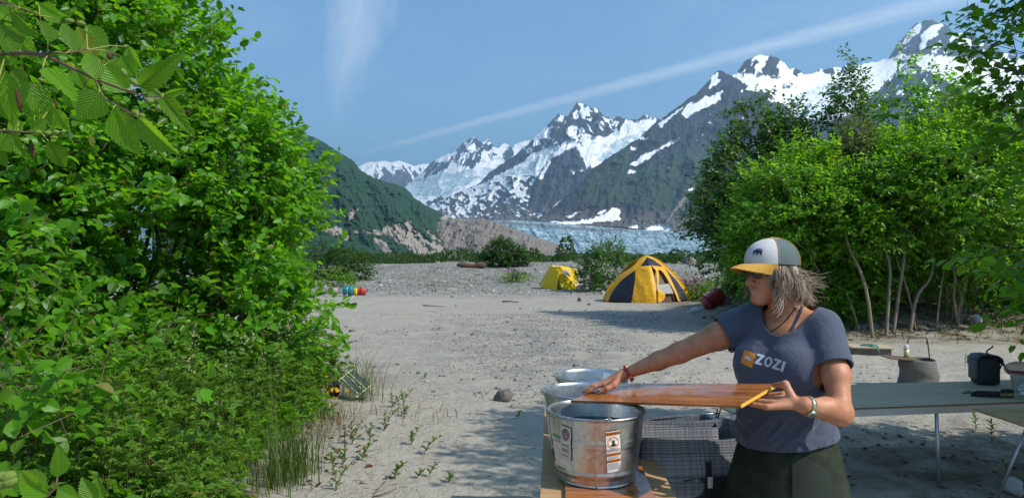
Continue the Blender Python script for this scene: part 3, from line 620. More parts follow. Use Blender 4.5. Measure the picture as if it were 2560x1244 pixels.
# ---- tall alder standing just right of the camera: leaves hang into the right edge, its shade falls on the camp kitchen
shrub('alder_tree', 'tall alder at the right edge with dark serrated leaves hanging over the food table', 'tree', (5.2, 3.9),
      [((4.95, 3.95, 3.2), (1.3, 1.4, 1.4)), ((5.2, 3.5, 4.2), (1.3, 1.5, .9)), ((4.38, 4.7, 2.0), (.95, .8, .85)), ((5.1, 4.5, 1.7), (1.2, 1.1, .9)), ((4.38, 4.8, 2.95), (.88, .8, .8)), ((4.5, 4.7, 3.85), (.85, .8, .75)), ((4.22, 4.85, 2.45), (.80, .7, .75)), ((4.0, 4.75, 1.62), (.55, .6, .4))], 7800, 8, .08, m_alder, 'lo', stems=9, srad=.05, single=300, spl=.32, lo=.35, gap=.37, gfreq=1.0, amp=.25)

# ---- thicket on the right, plant by plant
TH = [
 ('cottonwood_tree', 'tall dark glossy cottonwood at the left end of the right thicket', 'tree', (6.6, 18.0), [((6.4, 18, 2.95), (1.55, 1.5, 1.75)), ((7.2, 18.4, 1.3), (.9, .9, .9)), ((6.35, 18, 4.6), (.55, .6, 1.35)), ((7.3, 18, 4.3), (.6, .7, 1.25)), ((5.7, 18, 3.4), (.6, .7, 1.2)), ((6.9, 18, 3.8), (.7, .7, .8))], 1300, 8, .10, m_popl, 5),
 ('alder_shrub', 'low dark shrub at the foot of the tall cottonwood beside the big tent', 'shrub', (7.4, 21.2), [((7.75, 21, 1.2), (1.1, 1.3, 1.25)), ((8.3, 20, 1.4), (1.5, 1.3, 1.6))], 800, 7, .09, m_alder, 4),
 ('alder_shrub', 'bright yellow-green alder right behind the cap of the woman', 'shrub', (6.9, 15.2), [((6.5, 15.3, 2.7), (1.5, 1.3, 1.35)), ((7.3, 15.4, 3.2), (1.0, 1.0, .95)), ((5.85, 15.6, 1.9), (.9, 1.0, 1.2))], 1150, 8, .088, m_bright, 5),
 ('cottonwood_tree', 'slender cottonwood spire rising in front of the hanging glacier', 'tree', (8.3, 17.2), [((8.35, 17, 4.7), (.42, .45, 1.7)), ((8.6, 17.2, 3.2), (.95, .9, 1.6)), ((8.0, 17, 4.0), (.4, .4, .9))], 620, 8, .095, m_popl, 3),
 ('cottonwood_tree', 'second cottonwood spire poking up before the rocky summit', 'tree', (9.5, 17.0), [((9.55, 16.8, 4.85), (.45, .5, 1.7)), ((9.7, 16.8, 3.3), (1.2, 1.0, 1.6)), ((10.3, 16.6, 4.6), (.35, .35, 1.5))], 620, 8, .095, m_alder, 3),
 ('alder_shrub', 'broad sunlit alder with pale stems in the middle of the right thicket', 'shrub', (8.1, 15.2), [((8.3, 14.9, 2.85), (1.5, 1.2, 1.25)), ((8.9, 14.6, 3.35), (1.2, 1.1, 1.0)), ((7.4, 14.9, 2.4), (.9, 1.0, .9))], 1350, 8, .088, m_bright, 0),
 ('alder_shrub', 'loose bright alder with spindly tops beside the right edge tree', 'shrub', (9.7, 14.8), [((9.9, 14.7, 2.7), (1.3, 1.2, 1.6)), ((9.6, 14.6, 3.9), (.7, .7, .9)), ((10.8, 15, 3.4), (1.2, 1.1, 1.5))], 1150, 8, .088, m_bright, 6),
 ('willow_tree', 'grey-green willow showing between the bright alders', 'tree', (8.9, 16.4), [((8.0, 16.0, 3.9), (.7, .6, .85)), ((10.2, 15.6, 4.2), (.6, .6, 1.0))], 420, 10, .07, m_will, 3),
 ('alder_shrub', 'dark leafy alder filling the thicket behind the right edge tree', 'shrub', (12.0, 16.2), [((12.0, 16, 2.3), (1.9, 1.5, 1.9)), ((11.4, 15.6, 1.5), (1.3, 1.2, 1.2)), ((13.6, 16.5, 2.8), (2, 1.6, 2.3))], 1100, 8, .09, m_alder, 5),
 ('alder_shrub', 'low dark green shrub under the pale stems behind the shoulder of the woman', 'shrub', (7.0, 15.9), [((6.6, 15.6, 1.0), (1.1, .9, .85)), ((7.5, 15.2, .9), (.9, .6, .55)), ((9.4, 15.6, 1.7), (1.3, .7, .7)), ((8.4, 15.3, 1.5), (.9, .5, .5))], 800, 7, .09, m_alder, 3),
 ('cottonwood_tree', 'thin cottonwood leader rising at the right end of the thicket', 'tree', (11.3, 17.0), [((11.2, 17, 4.8), (.4, .4, 1.3)), ((11.2, 17, 3.6), (.8, .8, 1.2))], 420, 8, .09, m_bright, 3),
 ('alder_shrub', 'shaded alder at the back of the right thicket', 'shrub', (9.0, 19.5), [((8.4, 19, 2.0), (2.4, 1.2, 2.0)), ((11.5, 19.2, 2.2), (2.4, 1.2, 2.2))], 1200, 7, .10, m_alder, 3),
]
for nm_, lb, ct_, bs, bl, ns, per, ls, lm, st in TH:
    r_ = shrub(nm_, lb, ct_, bs, bl, int(ns * 2.3), per, ls, lm, 'lo', bark=m_bark_pale, stems=st, srad=.034, spl=.34, lo=.42, gap=.22, amp=.26, twist=.8, group='trees and shrubs of the right-hand thicket')
    if 'pale stems in' in lb:
        stem_px = [((2182, 815), (2165, 700), (2120, 620), (2110, 560), (2080, 470)), ((2215, 812), (2222, 740), (2228, 650), (2195, 600), (2180, 480)), ((2232, 800), (2252, 700), (2262, 640), (2258, 560), (2240, 420)),
                   ((2275, 785), (2290, 730), (2330, 700), (2335, 620), (2320, 480)), ((2290, 780), (2270, 720), (2235, 640), (2225, 520)), ((2340, 775), (2350, 730), (2365, 650), (2400, 520)), ((2150, 760), (2120, 730), (2090, 715), (2060, 690)), ((2300, 790), (2275, 755), (2262, 700))]
        for q, sp in enumerate(stem_px):
            yy = 13.9 + .1 * q
            pts = [P(x, y, yy + .12 * k) for k, (x, y) in enumerate(sp)]
            pts[0].z = gh(pts[0].x, pts[0].y) - .05
            # smooth the path
            for _ in range(2): pts = [pts[0]] + [a.lerp(b, t) for a, b in zip(pts, pts[1:]) for t in (.28, .72)] + [pts[-1]]
            k = len(pts); MB().tube([p - r_.location for p in pts], [.040 * (1 - .65 * i / k) * (1 if q < 4 else .6) for i in range(k)], 8).build('stem', m_bark_pale, r_, True)

# ---- scrub beyond the tents
shrub('alder_shrub', 'leafy green shrub with one leaning top between the two yellow tents', 'shrub', (4.6, 33), [((4.55, 33, 1.15), (1.25, 1.0, 1.15)), ((3.95, 33, 2.05), (.3, .3, .55)), ((4.95, 33, 1.9), (.4, .4, .5)), ((3.7, 33, .7), (.6, .6, .7))], 560, 8, .11, m_popl, 'lo', stems=4, spl=.34, lo=.35, gap=.25)
shrub('alder_shrub', 'rounded dark shrub standing alone on the far gravel', 'shrub', (-.7, 60), [((-.75, 60, 1.7), (2.1, 1.6, 1.35)), ((.3, 60, 1.35), (1.4, 1.2, 1.0)), ((-1.0, 60, 2.5), (.9, .9, .8))], 700, 7, .20, m_tree, 'lo', stems=3, spl=.5, lo=.4, gap=.2, twig=False)
shrub('alder_shrub', 'dark bushy shrub against the hill beside the far teal bag', 'shrub', (-10.6, 44), [((-10.9, 44, 1.05), (1.7, 1.5, 1.2)), ((-9.9, 43.5, .7), (1.0, 1, .9)), ((-12.2, 44, 1.1), (1.4, 1.2, 1.4))], 650, 7, .16, m_tree, 'lo', stems=3, spl=.42, lo=.4, twig=False)
shrub('willow_shrub', 'pale low willow scrub in front of the dark far shrub on the left', 'shrub', (-9.4, 37), [((-9.6, 37, .45), (1.2, .9, .55)), ((-8.7, 36.5, .3), (.6, .5, .4))], 170, 8, .10, m_herb, 'lo', stems=2, spl=.3, lo=.2, twig=False)
shrub('willow_sapling', 'yellow-green willow sapling with upright shoots behind the red dry bag', 'shrub', (6.35, 19.2), [((6.3, 19.2, .62), (.34, .3, .55)), ((6.55, 19.2, .35), (.35, .3, .35)), ((6.15, 19.2, .9), (.12, .12, .35))], 130, 12, .06, m_will, 'nar', stems=6, srad=.012, spl=.3, lo=.1, up=1.5, wr=.5)
shrub('alder_shrub', 'low shaded scrub between the big tent and the tall cottonwood', 'shrub', (8.2, 26), [((8.1, 26, .35), (.9, 1.4, .5)), ((9.0, 25, .6), (1.2, 1.2, .8))], 380, 7, .10, m_herb, 'lo', stems=2, spl=.3, lo=.2, twig=False)

def far_tree(x, y, h, w, kind, label, nme='cottonwood_tree', group='young trees lining the far side of the gravel'):
    root = empty(nme, (x, y, gh(x, y) - .05), label, 'tree', group)
    n = int(170 + 60 * h) if kind == 'cone' else int(150 + 75 * w)
    t = RNG.random(n) ** (1.2 if kind == 'cone' else .8)
    a = RNG.random(n) * 2 * np.pi
    prof = (1 - t) ** .7 * .5 + .10 if kind == 'cone' else np.sqrt(np.clip(1 - (t * 1.25 - .35) ** 2, 0, 1)) * .5
    lump = 1 + .4 * fbm(a * 1.2 + x, t * 5, 3)
    rr_ = prof * w * lump * np.sqrt(RNG.uniform(.35, 1, n))
    c = np.stack([np.cos(a) * rr_, np.sin(a) * rr_, t * h * .95 + .15], 1)
    d = norm(np.stack([np.cos(a), np.sin(a), RNG.uniform(-.3, .9, n)], 1) + .5 * RNG.normal(size=(n, 3)))
    sz = RNG.uniform(.22, .5, n) * (.5 + h / 7)
    o = leaf_obj('crown', [leaf_arrays(c, d, norm(RNG.normal(size=(n, 3)) + [0, 0, .8]), sz, .8, 'lo')], root, m_tree)
    MB().tube([(0, 0, 0), (.05, 0, h * .5), (0, 0, h * .8)], [.09, .06, .02], 5).build('trunk', m_bark, root, True)
    return root
spec = [(1415, 592, 78, 2.3, 'cone', 'tallest cone-shaped cottonwood before the rock ridge and glacier'), (1335, 620, 90, 2.0, 'cone', 'small pointed tree just left of the tallest far cottonwood'), (1310, 628, 90, 2.0, 'round', 'small round tree at the right side of the lone far shrub'),
        (1075, 634, 100, 2.4, 'cone', 'pointed young tree standing before the grey scree on the left'), (1688, 622, 95, 2.6, 'cone', 'pointed tree before the glacier near the right thicket'), (1712, 628, 90, 3.0, 'cone', 'bushy tree before the glacier beside the right thicket'),
        (1660, 632, 95, 4.2, 'round', 'rounded bush before the glacier above the big tent'), (1595, 640, 100, 4, 'round', 'low bush right behind the top of the big tent')]
for (px, py, Y, w, k, lb) in spec:
    x = (px - CX) / F * Y; base = gh(x, Y); h = CZ - (py - HY) / F * Y - base
    far_tree(x, Y, h, w, k, lb)
rs = random.Random(11)
for i in range(64):
    px = 815 + i * 15.2 + rs.uniform(-7, 7); Y = rs.uniform(95, 150); x = (px - CX) / F * Y
    top = 634 + 6 * math.sin(px * .02) + rs.uniform(-9, 6) + (4 if px > 1250 else 0)
    if 1180 < px < 1330: top += 2
    base = gh(x, Y); h = CZ - (top - HY) / F * Y - base
    far_tree(x, Y, max(1.2, h), rs.uniform(2.2, 4.2), rs.choice(['cone', 'round', 'round']), 'small green tree in the low row of trees lining the far gravel', group='small trees in the far row')
# fireweed
def fireweed(px, py, wpx, label):
    Y = (CZ - .6) * F / max(8, (py - HY)); 
    for _ in range(8):
        x = (px - CX) / F * Y; Y = max(20, (CZ - gh(x, Y)) * F / max(8, (py - HY)))
        Y = min(Y, 75)
    x = (px - CX) / F * Y; w = wpx / F * Y; n = 260
    c = np.stack([RNG.normal(0, .28, n) * w, RNG.normal(0, .5, n) * w * .6, RNG.uniform(.0, .55, n)], 1)
    root = empty('fireweed_patch', (x, Y, gh(x, Y)), label, 'flowers', 'patches of fireweed on the gravel')
    d = norm(RNG.normal(size=(n, 3)) + [0, 0, .8])
    leaf_obj('foliage', [leaf_arrays(c, d, rdir(n), .22, .4, 'nar')], root, m_herb)['kind'] = 'stuff'
    k = RNG.random(n) < .22; c2 = c[k] + [0, 0, .22]; 
    o = leaf_obj('blossom', [leaf_arrays(c2, norm(RNG.normal(size=(len(c2), 3)) * .4 + [0, 0, 1]), rdir(len(c2)), .16, .8, 'nar')], root, m_pink); o['kind'] = 'stuff'
m_pink = leaf_mat('fireweed_petal', (.26, .11, .20), (.28, .13, .22), (.3, .12, .22), .6)
for i, (px, py, w, lb) in enumerate([(1290, 700, 60, 'pink fireweed patch on the gravel left of the small yellow tent'), (1728, 690, 70, 'pink fireweed patch right of the big tent below the dark boulder'), (1470, 662, 50, 'dull pink fireweed patch behind the small yellow tent'), ]): fireweed(px, py, w, lb)
# ---------------------------------------------------------------- undergrowth, sprigs, stones, litter
def herbs(n, xf, yf, hmin, hmax, lsz, per, keep=None, spread_=.10, seed=1):
    """upright weeds with narrow leaves in whorls: arrays of leaves + stems"""
    x = xf(n); y = yf(n)
    if keep is not None: k = keep(x, y); x, y = x[k], y[k]
    n = len(x); h = RNG.uniform(hmin, hmax, n) * (1 + .3 * vnoise(x * 1.3, y * 1.3)); z = ground_h(x, y)
    lean = RNG.normal(size=(n, 2)) * .16
    B = np.stack([x, y, z], 1); T = B + np.stack([lean[:, 0] * h, lean[:, 1] * h, h], 1)
    c, d, nn, s = [], [], [], []
    for i in range(per):
        f = (i + 1) / per; a = i * 2.4 + RNG.random(n) * 1.2; p = B + (T - B) * f
        p = p + RNG.normal(size=(n, 3)) * .006
        dd = np.stack([np.cos(a), np.sin(a), np.full(n, .55 * f + .05) + RNG.normal(size=n) * .25], 1)
        c.append(p); d.append(norm(dd)); nn.append(norm(np.stack([-np.cos(a) * .4, -np.sin(a) * .4, np.ones(n)], 1) + .35 * RNG.normal(size=(n, 3)))); s.append(lsz * RNG.uniform(.6, 1.25, n) * (1.15 - .55 * f))
    return B, T, np.concatenate(c), np.concatenate(d), np.concatenate(nn), np.concatenate(s)
def stems_mesh(name, B, T, rad, m_, parent=None):
    L = np.linalg.norm(T - B, axis=1); D = norm(T - B); return twigs_obj(name, B + D * (L * .45 / 1.45)[:, None], D, L / 1.45, rad, parent, m_)
und = empty('undergrowth', (-3, 6, 0), None); COL.objects.unlink(und); bpy.data.objects.remove(und)
left_edge = lambda y: np.interp(y, [3, 4.6, 5.2, 6.0, 7.0, 8.0, 9.0], [-1.25, -1.72, -1.84, -1.92, -1.88, -1.95, -2.05])
def mass(name, lsz, per, n, hmin, hmax, wr, m_, kind, inset, dens_gap=None, ymax=8.6):
    kp = lambda x, y: (x < left_edge(y) - inset + .25 * vnoise(x * 2.1, y * 2.1)) & ((fbm(x * 1.1, y * 1.1, 2) > dens_gap) if dens_gap is not None else True)
    B, T, c, d, nn, s = herbs(n, lambda k: RNG.uniform(-4.3, -1.3, k), lambda k: RNG.uniform(3.4, ymax, k), hmin, hmax, lsz, per, kp)
    # lobed leaves: every leaf is a fan of narrow lobes
    C_, D_, N_, S_ = [c], [d], [nn], [s]
    sd_ = norm(np.cross(nn, d))
    for f, sg in ((.30, 1), (.30, -1), (.55, 1), (.55, -1)):
        C_.append(c + d * (s * f)[:, None]); D_.append(norm(d * .8 + sd_ * sg * .75)); N_.append(nn); S_.append(s * .55)
    o = leaf_obj(name, [leaf_arrays(np.concatenate(C_), np.concatenate(D_), np.concatenate(N_), np.concatenate(S_), wr, kind)], None, m_)
    st = stems_mesh('stalks', B, T, .0028, m_stalk, o); st['kind'] = 'stuff'
    return meta(o, 'dense mugwort and fireweed undergrowth with feathery leaves below the big alder', 'undergrowth', kind='stuff')
m_stalk = plain('herb_stalk', (.10, .085, .03), .7, var=.4, bmp=0)
mass('undergrowth', .125, 15, 1500, .40, .80, .36, m_herb, 'nar', .12)
mass('undergrowth', .10, 12, 1100, .12, .35, .36, m_bright, 'nar', -.06, -.2, 7.5)['label'] = 'low bright weeds spilling onto the sand along the foot of the undergrowth'
# seed heads of the mugwort
n = 70; hx = RNG.uniform(-3.3, -1.75, n); hy = RNG.uniform(4.6, 7.6, n); hx = np.minimum(hx, left_edge(hy) - .1); hb = np.stack([hx, hy, ground_h(hx, hy) + RNG.uniform(.55, .95, n)], 1)
c = np.repeat(hb, 14, 0) + RNG.normal(size=(n * 14, 3)) * [.018, .018, .045]
m_seed = leaf_mat('seed_head', (.30, .30, .14), (.3, .3, .14), (.3, .3, .1), .8)
meta(leaf_obj('seed_heads', [leaf_arrays(c, norm(RNG.normal(size=c.shape) + [0, 0, 1]), rdir(len(c)), .022, .9, 'nar')], None, m_seed), 'pale tufted mugwort seed heads standing above the undergrowth', 'seed heads', kind='stuff')
# grass blades
def grass(name, n, cx, cy, sx_, sy_, h0, h1, label, m_=None, wid=.004, lean=.35, kp=None):
    x = cx + RNG.normal(size=n) * sx_; y = cy + RNG.normal(size=n) * sy_
    if kp is not None: k = kp(x, y); x, y = x[k], y[k]; n = len(x)
    z = ground_h(x, y); h = RNG.uniform(h0, h1, n); a = RNG.random(n) * 2 * np.pi; ln = RNG.uniform(.1, lean, n) * 1.6
    V = []; K = 5
    px_ = np.cos(a + 1.57) * wid; py_ = np.sin(a + 1.57) * wid
    for i in range(K):
        t = i / (K - 1); w = (1 - t ** 2) + .04
        cxn = x + np.cos(a) * ln * h * t * t; cyn = y + np.sin(a) * ln * h * t * t; czn = z + h * (t - .25 * ln * t ** 3)
        V.append(np.stack([cxn - px_ * w, cyn - py_ * w, czn], 1)); V.append(np.stack([cxn + px_ * w, cyn + py_ * w, czn], 1))
    V = np.stack(V, 1).reshape(-1, 3); f = np.array([(2 * i, 2 * i + 1, 2 * i + 3, 2 * i + 2) for i in range(K - 1)])
    Fa = ((np.arange(n) * 2 * K)[:, None, None] + f[None]).reshape(-1, 4)
    o = npmesh(name, V, Fa, None, m_ or m_grass, True, {'rnd': ('FLOAT', 'FACE', np.repeat(RNG.random(n), K - 1))})
    return meta(o, label, 'grass', kind='stuff')
bk = lambda x, y: x < left_edge(y) + .12
grass('grass', 620, -2.45, 5.5, .42, .9, .45, .9, 'tall thin grass standing in the undergrowth', kp=bk, wid=.0022)
grass('grass', 260, -1.62, 4.95, .10, .22, .25, .5, 'pale grass tuft on the sand at the edge of the undergrowth')
grass('grass', 70, -1.72, 7.6, .16, .2, .35, .75, 'long dark grass blades arching over the solar panel', lean=.6)
m_dry = leaf_mat('dry_grass', (.26, .20, .12), (.26, .2, .12), (.25, .2, .1), .8)
grass('grass', 200, -1.78, 6.4, .14, .35, .08, .22, 'dry straw-coloured grass below the solar panel', m_=m_dry, lean=.8)
grass('grass', 30, -1.0, 6.9, .25, .2, .12, .3, 'sparse thin grass on the sand', m_=m_dry, lean=.7)
grass('grass', 2600, -9, 45, 9, 12, .05, .16, 'sparse low grass over the far gravel', wid=.02, kp=lambda x, y: (y > 30) & (fbm(x * .35, y * .2, 3) > .05))
grass('grass', 2200, 4, 42, 6, 9, .06, .18, 'low grass tufts round the small yellow tent', wid=.018, kp=lambda x, y: (y > 33) & (fbm(x * .35 + 9, y * .2, 3) > .0))
grass('grass', 300, 8.5, 14.2, 1.6, .6, .05, .18, 'little green tufts on the litter bank below the right thicket', wid=.006)
grass('grass', 900, 9.5, 17.5, 2.0, 1.8, .12, .32, 'green weeds between the stems of the right thicket', wid=.010, kp=lambda x, y: x > 6.8)
# single sprigs growing out of the sand
def sprig(px, py, h, lean, nl, label, m_=None, ls=.055, name='willow_sprig', group='green sprigs growing out of the sand'):
    Y = (CZ) * F / (py - HY)
    for _ in range(6): x = (px - CX) / F * Y; Y = (CZ - gh(x, Y)) * F / (py - HY)
    x = (px - CX) / F * Y; z = gh(x, Y)
    root = empty(name, (x, Y, z), label, 'plant', group)
    rr = random.Random(int(px * 7 + py)); me = LEAFM[id(m_)] if id(m_) in LEAFM else None
    if me is None:
        me = single_leaf('hi'); me.materials.append(m_); v = [q.co.copy() for q in me.vertices]
        for q in me.vertices: q.co.y *= .58
        LEAFM[id(m_)] = me
    shoots = max(1, nl // 9)
    for s_ in range(shoots):
        la = lean * (1 + .5 * rr.gauss(0, 1)) + (s_ - (shoots - 1) / 2) * .45; ly = rr.gauss(0, .25); hh = h * rr.uniform(.65, 1.1)
        tip = Vector((la * hh, ly * hh, hh)); k = 6
        pts = [Vector((tip.x * (i / k) ** 1.5, tip.y * (i / k) ** 1.4, tip.z * (i / k) ** .85)) for i in range(k + 1)]
        MB().tube([p + Vector((0, 0, -.01 if i == 0 else 0)) for i, p in enumerate(pts)], [.0032 * (1 - .7 * i / k) for i in range(k + 1)], 5).build('stem', m_stalk, root, True)
        m = nl // shoots
        for i in range(m):
            t = (i + 1.2) / (m + .6); t = min(t, 1); q = t * k; j = min(int(q), k - 1); p = pts[j].lerp(pts[j + 1], q - j)
            a = i * 2.4 + rr.random(); d = Vector((math.cos(a), math.sin(a) , .75 + .5 * t)).normalized()
            if i == m - 1: d = (pts[-1] - pts[-2]).normalized()
            nrm_ = Vector((-math.cos(a) * .5, -math.sin(a) * .5, 1)); s = nrm_.cross(d).normalized(); n2 = d.cross(s)
            M = Matrix(((d.x, s.x, n2.x), (d.y, s.y, n2.y), (d.z, s.z, n2.z))).to_4x4()
            o = bpy.data.objects.new('leaf', me); COL.objects.link(o); o.parent = root
            o.matrix_local = Matrix.Translation(p) @ M @ Matrix.Scale(ls * rr.uniform(.6, 1.15) * (.75 if t > .85 else 1), 4)
    return root
LEAFM = {}
m_sprig = leaf_mat('sprig_leaf', (.070, .150, .020), (.12, .18, .06), (.26, .46, .03), .5, spec=.3)
SP = [(980, 1018, .17, .5, 27, 'largest leafy green clump on the sand just right of the solar panel'), (1008, 1012, .20, .3, 18, 'upright sprig at the right side of the clump by the solar panel'), (1010, 1040, .14, .25, 14, 'small broad-leaved sprig just below the clump by the solar panel'),
      (880, 1110, .22, .2, 22, 'leafy sprig at the edge of the undergrowth left of the grass tuft'), (925, 1100, .17, -.1, 18, 'short sprig beside the dead leaves at the undergrowth edge'), (960, 1075, .20, .3, 20, 'sprig with long shoots in the middle of the sand border'),
      (905, 1150, .15, .4, 16, 'sprig just left of the dark tree shadow'), (1028, 1112, .16, .25, 18, 'sprig standing at the upper end of the tree shadow'), (1060, 1135, .14, .9, 18, 'sprig leaning right above the tree shadow'),
      (985, 1195, .14, .6, 14, 'thin sprig rising out of the left part of the tree shadow'), (1042, 1195, .09, .4, 8, 'tiny sprig inside the tree shadow, left of a pair'), (1072, 1192, .10, .6, 8, 'tiny sprig inside the tree shadow, right of a pair'), (1122, 1205, .06, .5, 9, 'flat little sprig farthest right in the tree shadow'),
      (858, 1160, .20, -.2, 20, 'sprig leaning left near the bottom of the weeds'), (840, 1225, .22, .3, 18, 'tall sprig at the bottom edge beside the twigs'), (1060, 945, .08, .9, 10, 'tiny sprig alone on open sand beyond the clump'), (1290, 1046, .05, .9, 6, 'tiny sprig just below the lone grey stone'),
      (1095, 825, .07, .9, 7, 'tiny sprig in the gravelly middle of the clearing'), (2440, 1075, .16, .1, 14, 'sprig under the food table'), (2480, 1105, .18, .1, 14, 'withered sprig under the right end of the food table'), (2520, 1195, .12, -.4, 8, 'small sprig lying on shaded sand at the lower right'), (2413, 912, .20, .1, 10, 'lone seedling on the bright sand behind the camera bag')]
for a in SP: sprig(*a, m_=m_sprig)
# stones
m_stone, g = mat('stone'); oc = g.n('ShaderNodeTexCoord').outputs['Object']; rn = g.n('ShaderNodeAttribute', attribute_name='rnd').outputs['Fac']; ri = g.n('ShaderNodeObjectInfo').outputs['Random']
v = g.m('FRACT', g.m('ADD', rn, ri)); c = g.ramp(v, [(0, (.10, .095, .085)), (.35, (.20, .19, .17)), (.75, (.33, .32, .29)), (1, (.62, .60, .56))])
c = g.mix(g.maprange(g.noise(oc, 18, 5, .7), .35, .7, 0, .5), c, (.09, .085, .08)); finish(g, bsdf(g, c, .85, 0, bump(g, g.noise(oc, 40, 5, .7), .5, .01), .3))
def rock_mesh(seed, sub=3, amp=.25, flat=.7):
    bm = bmesh.new(); bmesh.ops.create_icosphere(bm, subdivisions=sub, radius=1); rr = np.random.default_rng(seed)
    nrm_ = rdir(9); off = rr.uniform(.55, .9, 9)
    for vtx in bm.verts:
        p = np.array(vtx.co)
        for q, o_ in zip(nrm_, off):
            e = p @ q - o_
            if e > 0: p = p - q * e * .85
        p = p * (1 + amp * .35 * float(vnoise(p[0] * 2 + seed, p[1] * 2, p[2] * 2)) + amp * .12 * float(vnoise(p[0] * 7 + seed, p[1] * 7, p[2] * 7))); p[2] *= flat
        vtx.co = p
    me = bpy.data.meshes.new('stone'); bm.to_mesh(me); bm.free(); at = me.attributes.new('rnd', 'FLOAT', 'POINT'); return me
def stone(px, py, w, flat, label, tone, name='stone', cat='stone', group=None, sub=3, m_=None, rz=0., seed=None):
    Y = CZ * F / (py - HY)
    for _ in range(8): x = (px - CX) / F * Y; Y = min(90, (CZ - gh(x, Y)) * F / max(6, py - HY))
    x = (px - CX) / F * Y; sc = w / 2 / F * Y
    me = rock_mesh(int(px) if seed is None else seed, sub, .5, flat); o = link(name, me, None, m_ or m_stone, True)
    me.attributes['rnd'].data.foreach_set('value', np.full(len(me.vertices), tone, np.float32))
    o.location = (x, Y + sc * .5, gh(x, Y) + sc * flat * .62); o.scale = (sc, sc * .8, sc); o.rotation_euler = (0, 0, rz)
    meta(o, label, cat, group)
    return o
m_boulder = plain('boulder', (.17, .155, .135), .9, var=.35, scale=7, bmp=.7, bd=.02)
stone(1257, 1003, 54, .8, 'grey rounded stone alone on the sand left of the wash bench', .0, m_=m_boulder, sub=4)
stone(903, 1000, 24, .8, 'pale stone propping up the lower corner of the solar panel', .55)
stone(1449, 753, 10, 1.5, 'small upright grey stone between the two yellow tents', .3, rz=.3)
stone(1724, 676, 36, .9, 'dark boulder on the far gravel beside the pink fireweed', .0, m_=m_boulder)
stone(1700, 664, 16, .8, 'small dark boulder just left of the dark far boulder', .0, m_=m_boulder)
stone(2448, 832, 36, .8, 'pale angular rock on the sand at the foot of the litter bank', .4, m_=plain('pale_rock', (.36, .36, .36), .85, var=.3, scale=6, bmp=.6, bd=.02))
stone(2188, 838, 30, .7, 'grey rock half shaded below the pale stems of the thicket', .2)
stone(2220, 836, 24, .7, 'smaller grey rock right beside the one below the pale stems', .25)
stone(2545, 1240, 56, 1.0, 'rounded grey rock cut off by the lower right corner', .45)
for (px, py, w, t, lb) in [(1046, 739, 12, .75, 'flat whitish stone in the short row where sand meets gravel'), (1060, 732, 9, .8, 'whitish stone at the right end of the row by the gravel edge'), (1036, 741, 9, .3, 'brownish stone at the left end of the row by the gravel edge'),
                        (1131, 742, 12, .3, 'grey stone alone where the sand meets the gravel'), (1089, 728, 8, .2, 'small dark stone near the gravel edge'), (1115, 725, 8, .9, 'small white stone near the gravel edge'),
                        (1291, 826, 14, .8, 'flat pale stone in the gravelly middle of the clearing'), (1140, 766, 7, .9, 'tiny white stone on the smooth sand'), (1200, 735, 8, .8, 'tiny white stone nearest the small tent'),
                        (1180, 838, 9, .35, 'small grey stone on the left of the gravelly patch'), (1007, 857, 8, .7, 'small pale stone left of the gravelly patch'), (943, 917, 9, .05, 'small dark brown lump on the sand above the solar panel'),
                        (1104, 860, 8, .85, 'small whitish stone in front of the gravelly patch'), (1268, 806, 8, .9, 'small white stone at the back of the gravelly patch'), (1473, 762, 10, .8, 'small pale stone just left of the big tent'),
                        (1476, 880, 10, .5, 'small stone on the sand in front of the big tent'), (1555, 870, 9, .95, 'white pebble on the sand above the outstretched arm'), (1200, 995, 6, .2, 'tiny dark stone left of the grey rounded stone')]:
    stone(px, py, w, .6, lb, t, group='small stones on the sand', sub=2)
# gravel: thousands of pebbles, real but uncountable
def gravel(name, n, fx, fy, s0, s1, label, keep=None, sub=1, pale=.0):
    x, y = fx(n), fy(n)
    if keep is not None: k = keep(x, y); x, y = x[k], y[k]
    n = len(x); bm = bmesh.new(); bmesh.ops.create_icosphere(bm, subdivisions=sub, radius=1); bm.verts.ensure_lookup_table()
    T = np.array([v.co for v in bm.verts]); Fc = np.array([[v.index for v in f.verts] for f in bm.faces]); bm.free()
    sc = np.exp(RNG.uniform(np.log(s0), np.log(s1), n)); sh = RNG.uniform(.55, 1.1, (n, 1, 3)) * [1, 1, .7]; a = RNG.random(n) * 6.28
    J = T[None] * sh * (1 + .22 * RNG.normal(size=(n, len(T), 1)))
    X = (J[:, :, 0] * np.cos(a)[:, None] - J[:, :, 1] * np.sin(a)[:, None]) * sc[:, None] + x[:, None]; Yy = (J[:, :, 0] * np.sin(a)[:, None] + J[:, :, 1] * np.cos(a)[:, None]) * sc[:, None] + y[:, None]
    Z = J[:, :, 2] * sc[:, None] + (ground_h(x, y) + sc * .15)[:, None]
    o = npmesh(name, np.stack([X, Yy, Z], -1).reshape(-1, 3), (np.arange(n) * len(T))[:, None, None].repeat(len(Fc), 1).reshape(-1, 1) + np.tile(Fc, (n, 1)), None, m_stone, False, {'rnd': ('FLOAT', 'FACE', np.repeat(np.clip(RNG.beta(1.5, 2.4, n) + pale, 0, .99), len(Fc)))})
    return meta(o, label, 'gravel', kind='stuff')
gravel('gravel', 15000, lambda n: RNG.normal(1.0, 2.4, n), lambda n: RNG.uniform(7.2, 20, n), .005, .024, 'fine gravel scattered over the sandy middle of the clearing', lambda x, y: fbm(x * .6, y * .45, 3) > -.12 + .25 * (x / y < -.12))
gravel('gravel', 6500, lambda n: RNG.uniform(-20, 24, n), lambda n: RNG.uniform(27, 75, n), .02, .10, 'stony gravel bar beyond the tents', lambda x, y: (fbm(x * .25, y * .12, 3) > -.25) & (y > 29 + .2 * x), pale=.12)
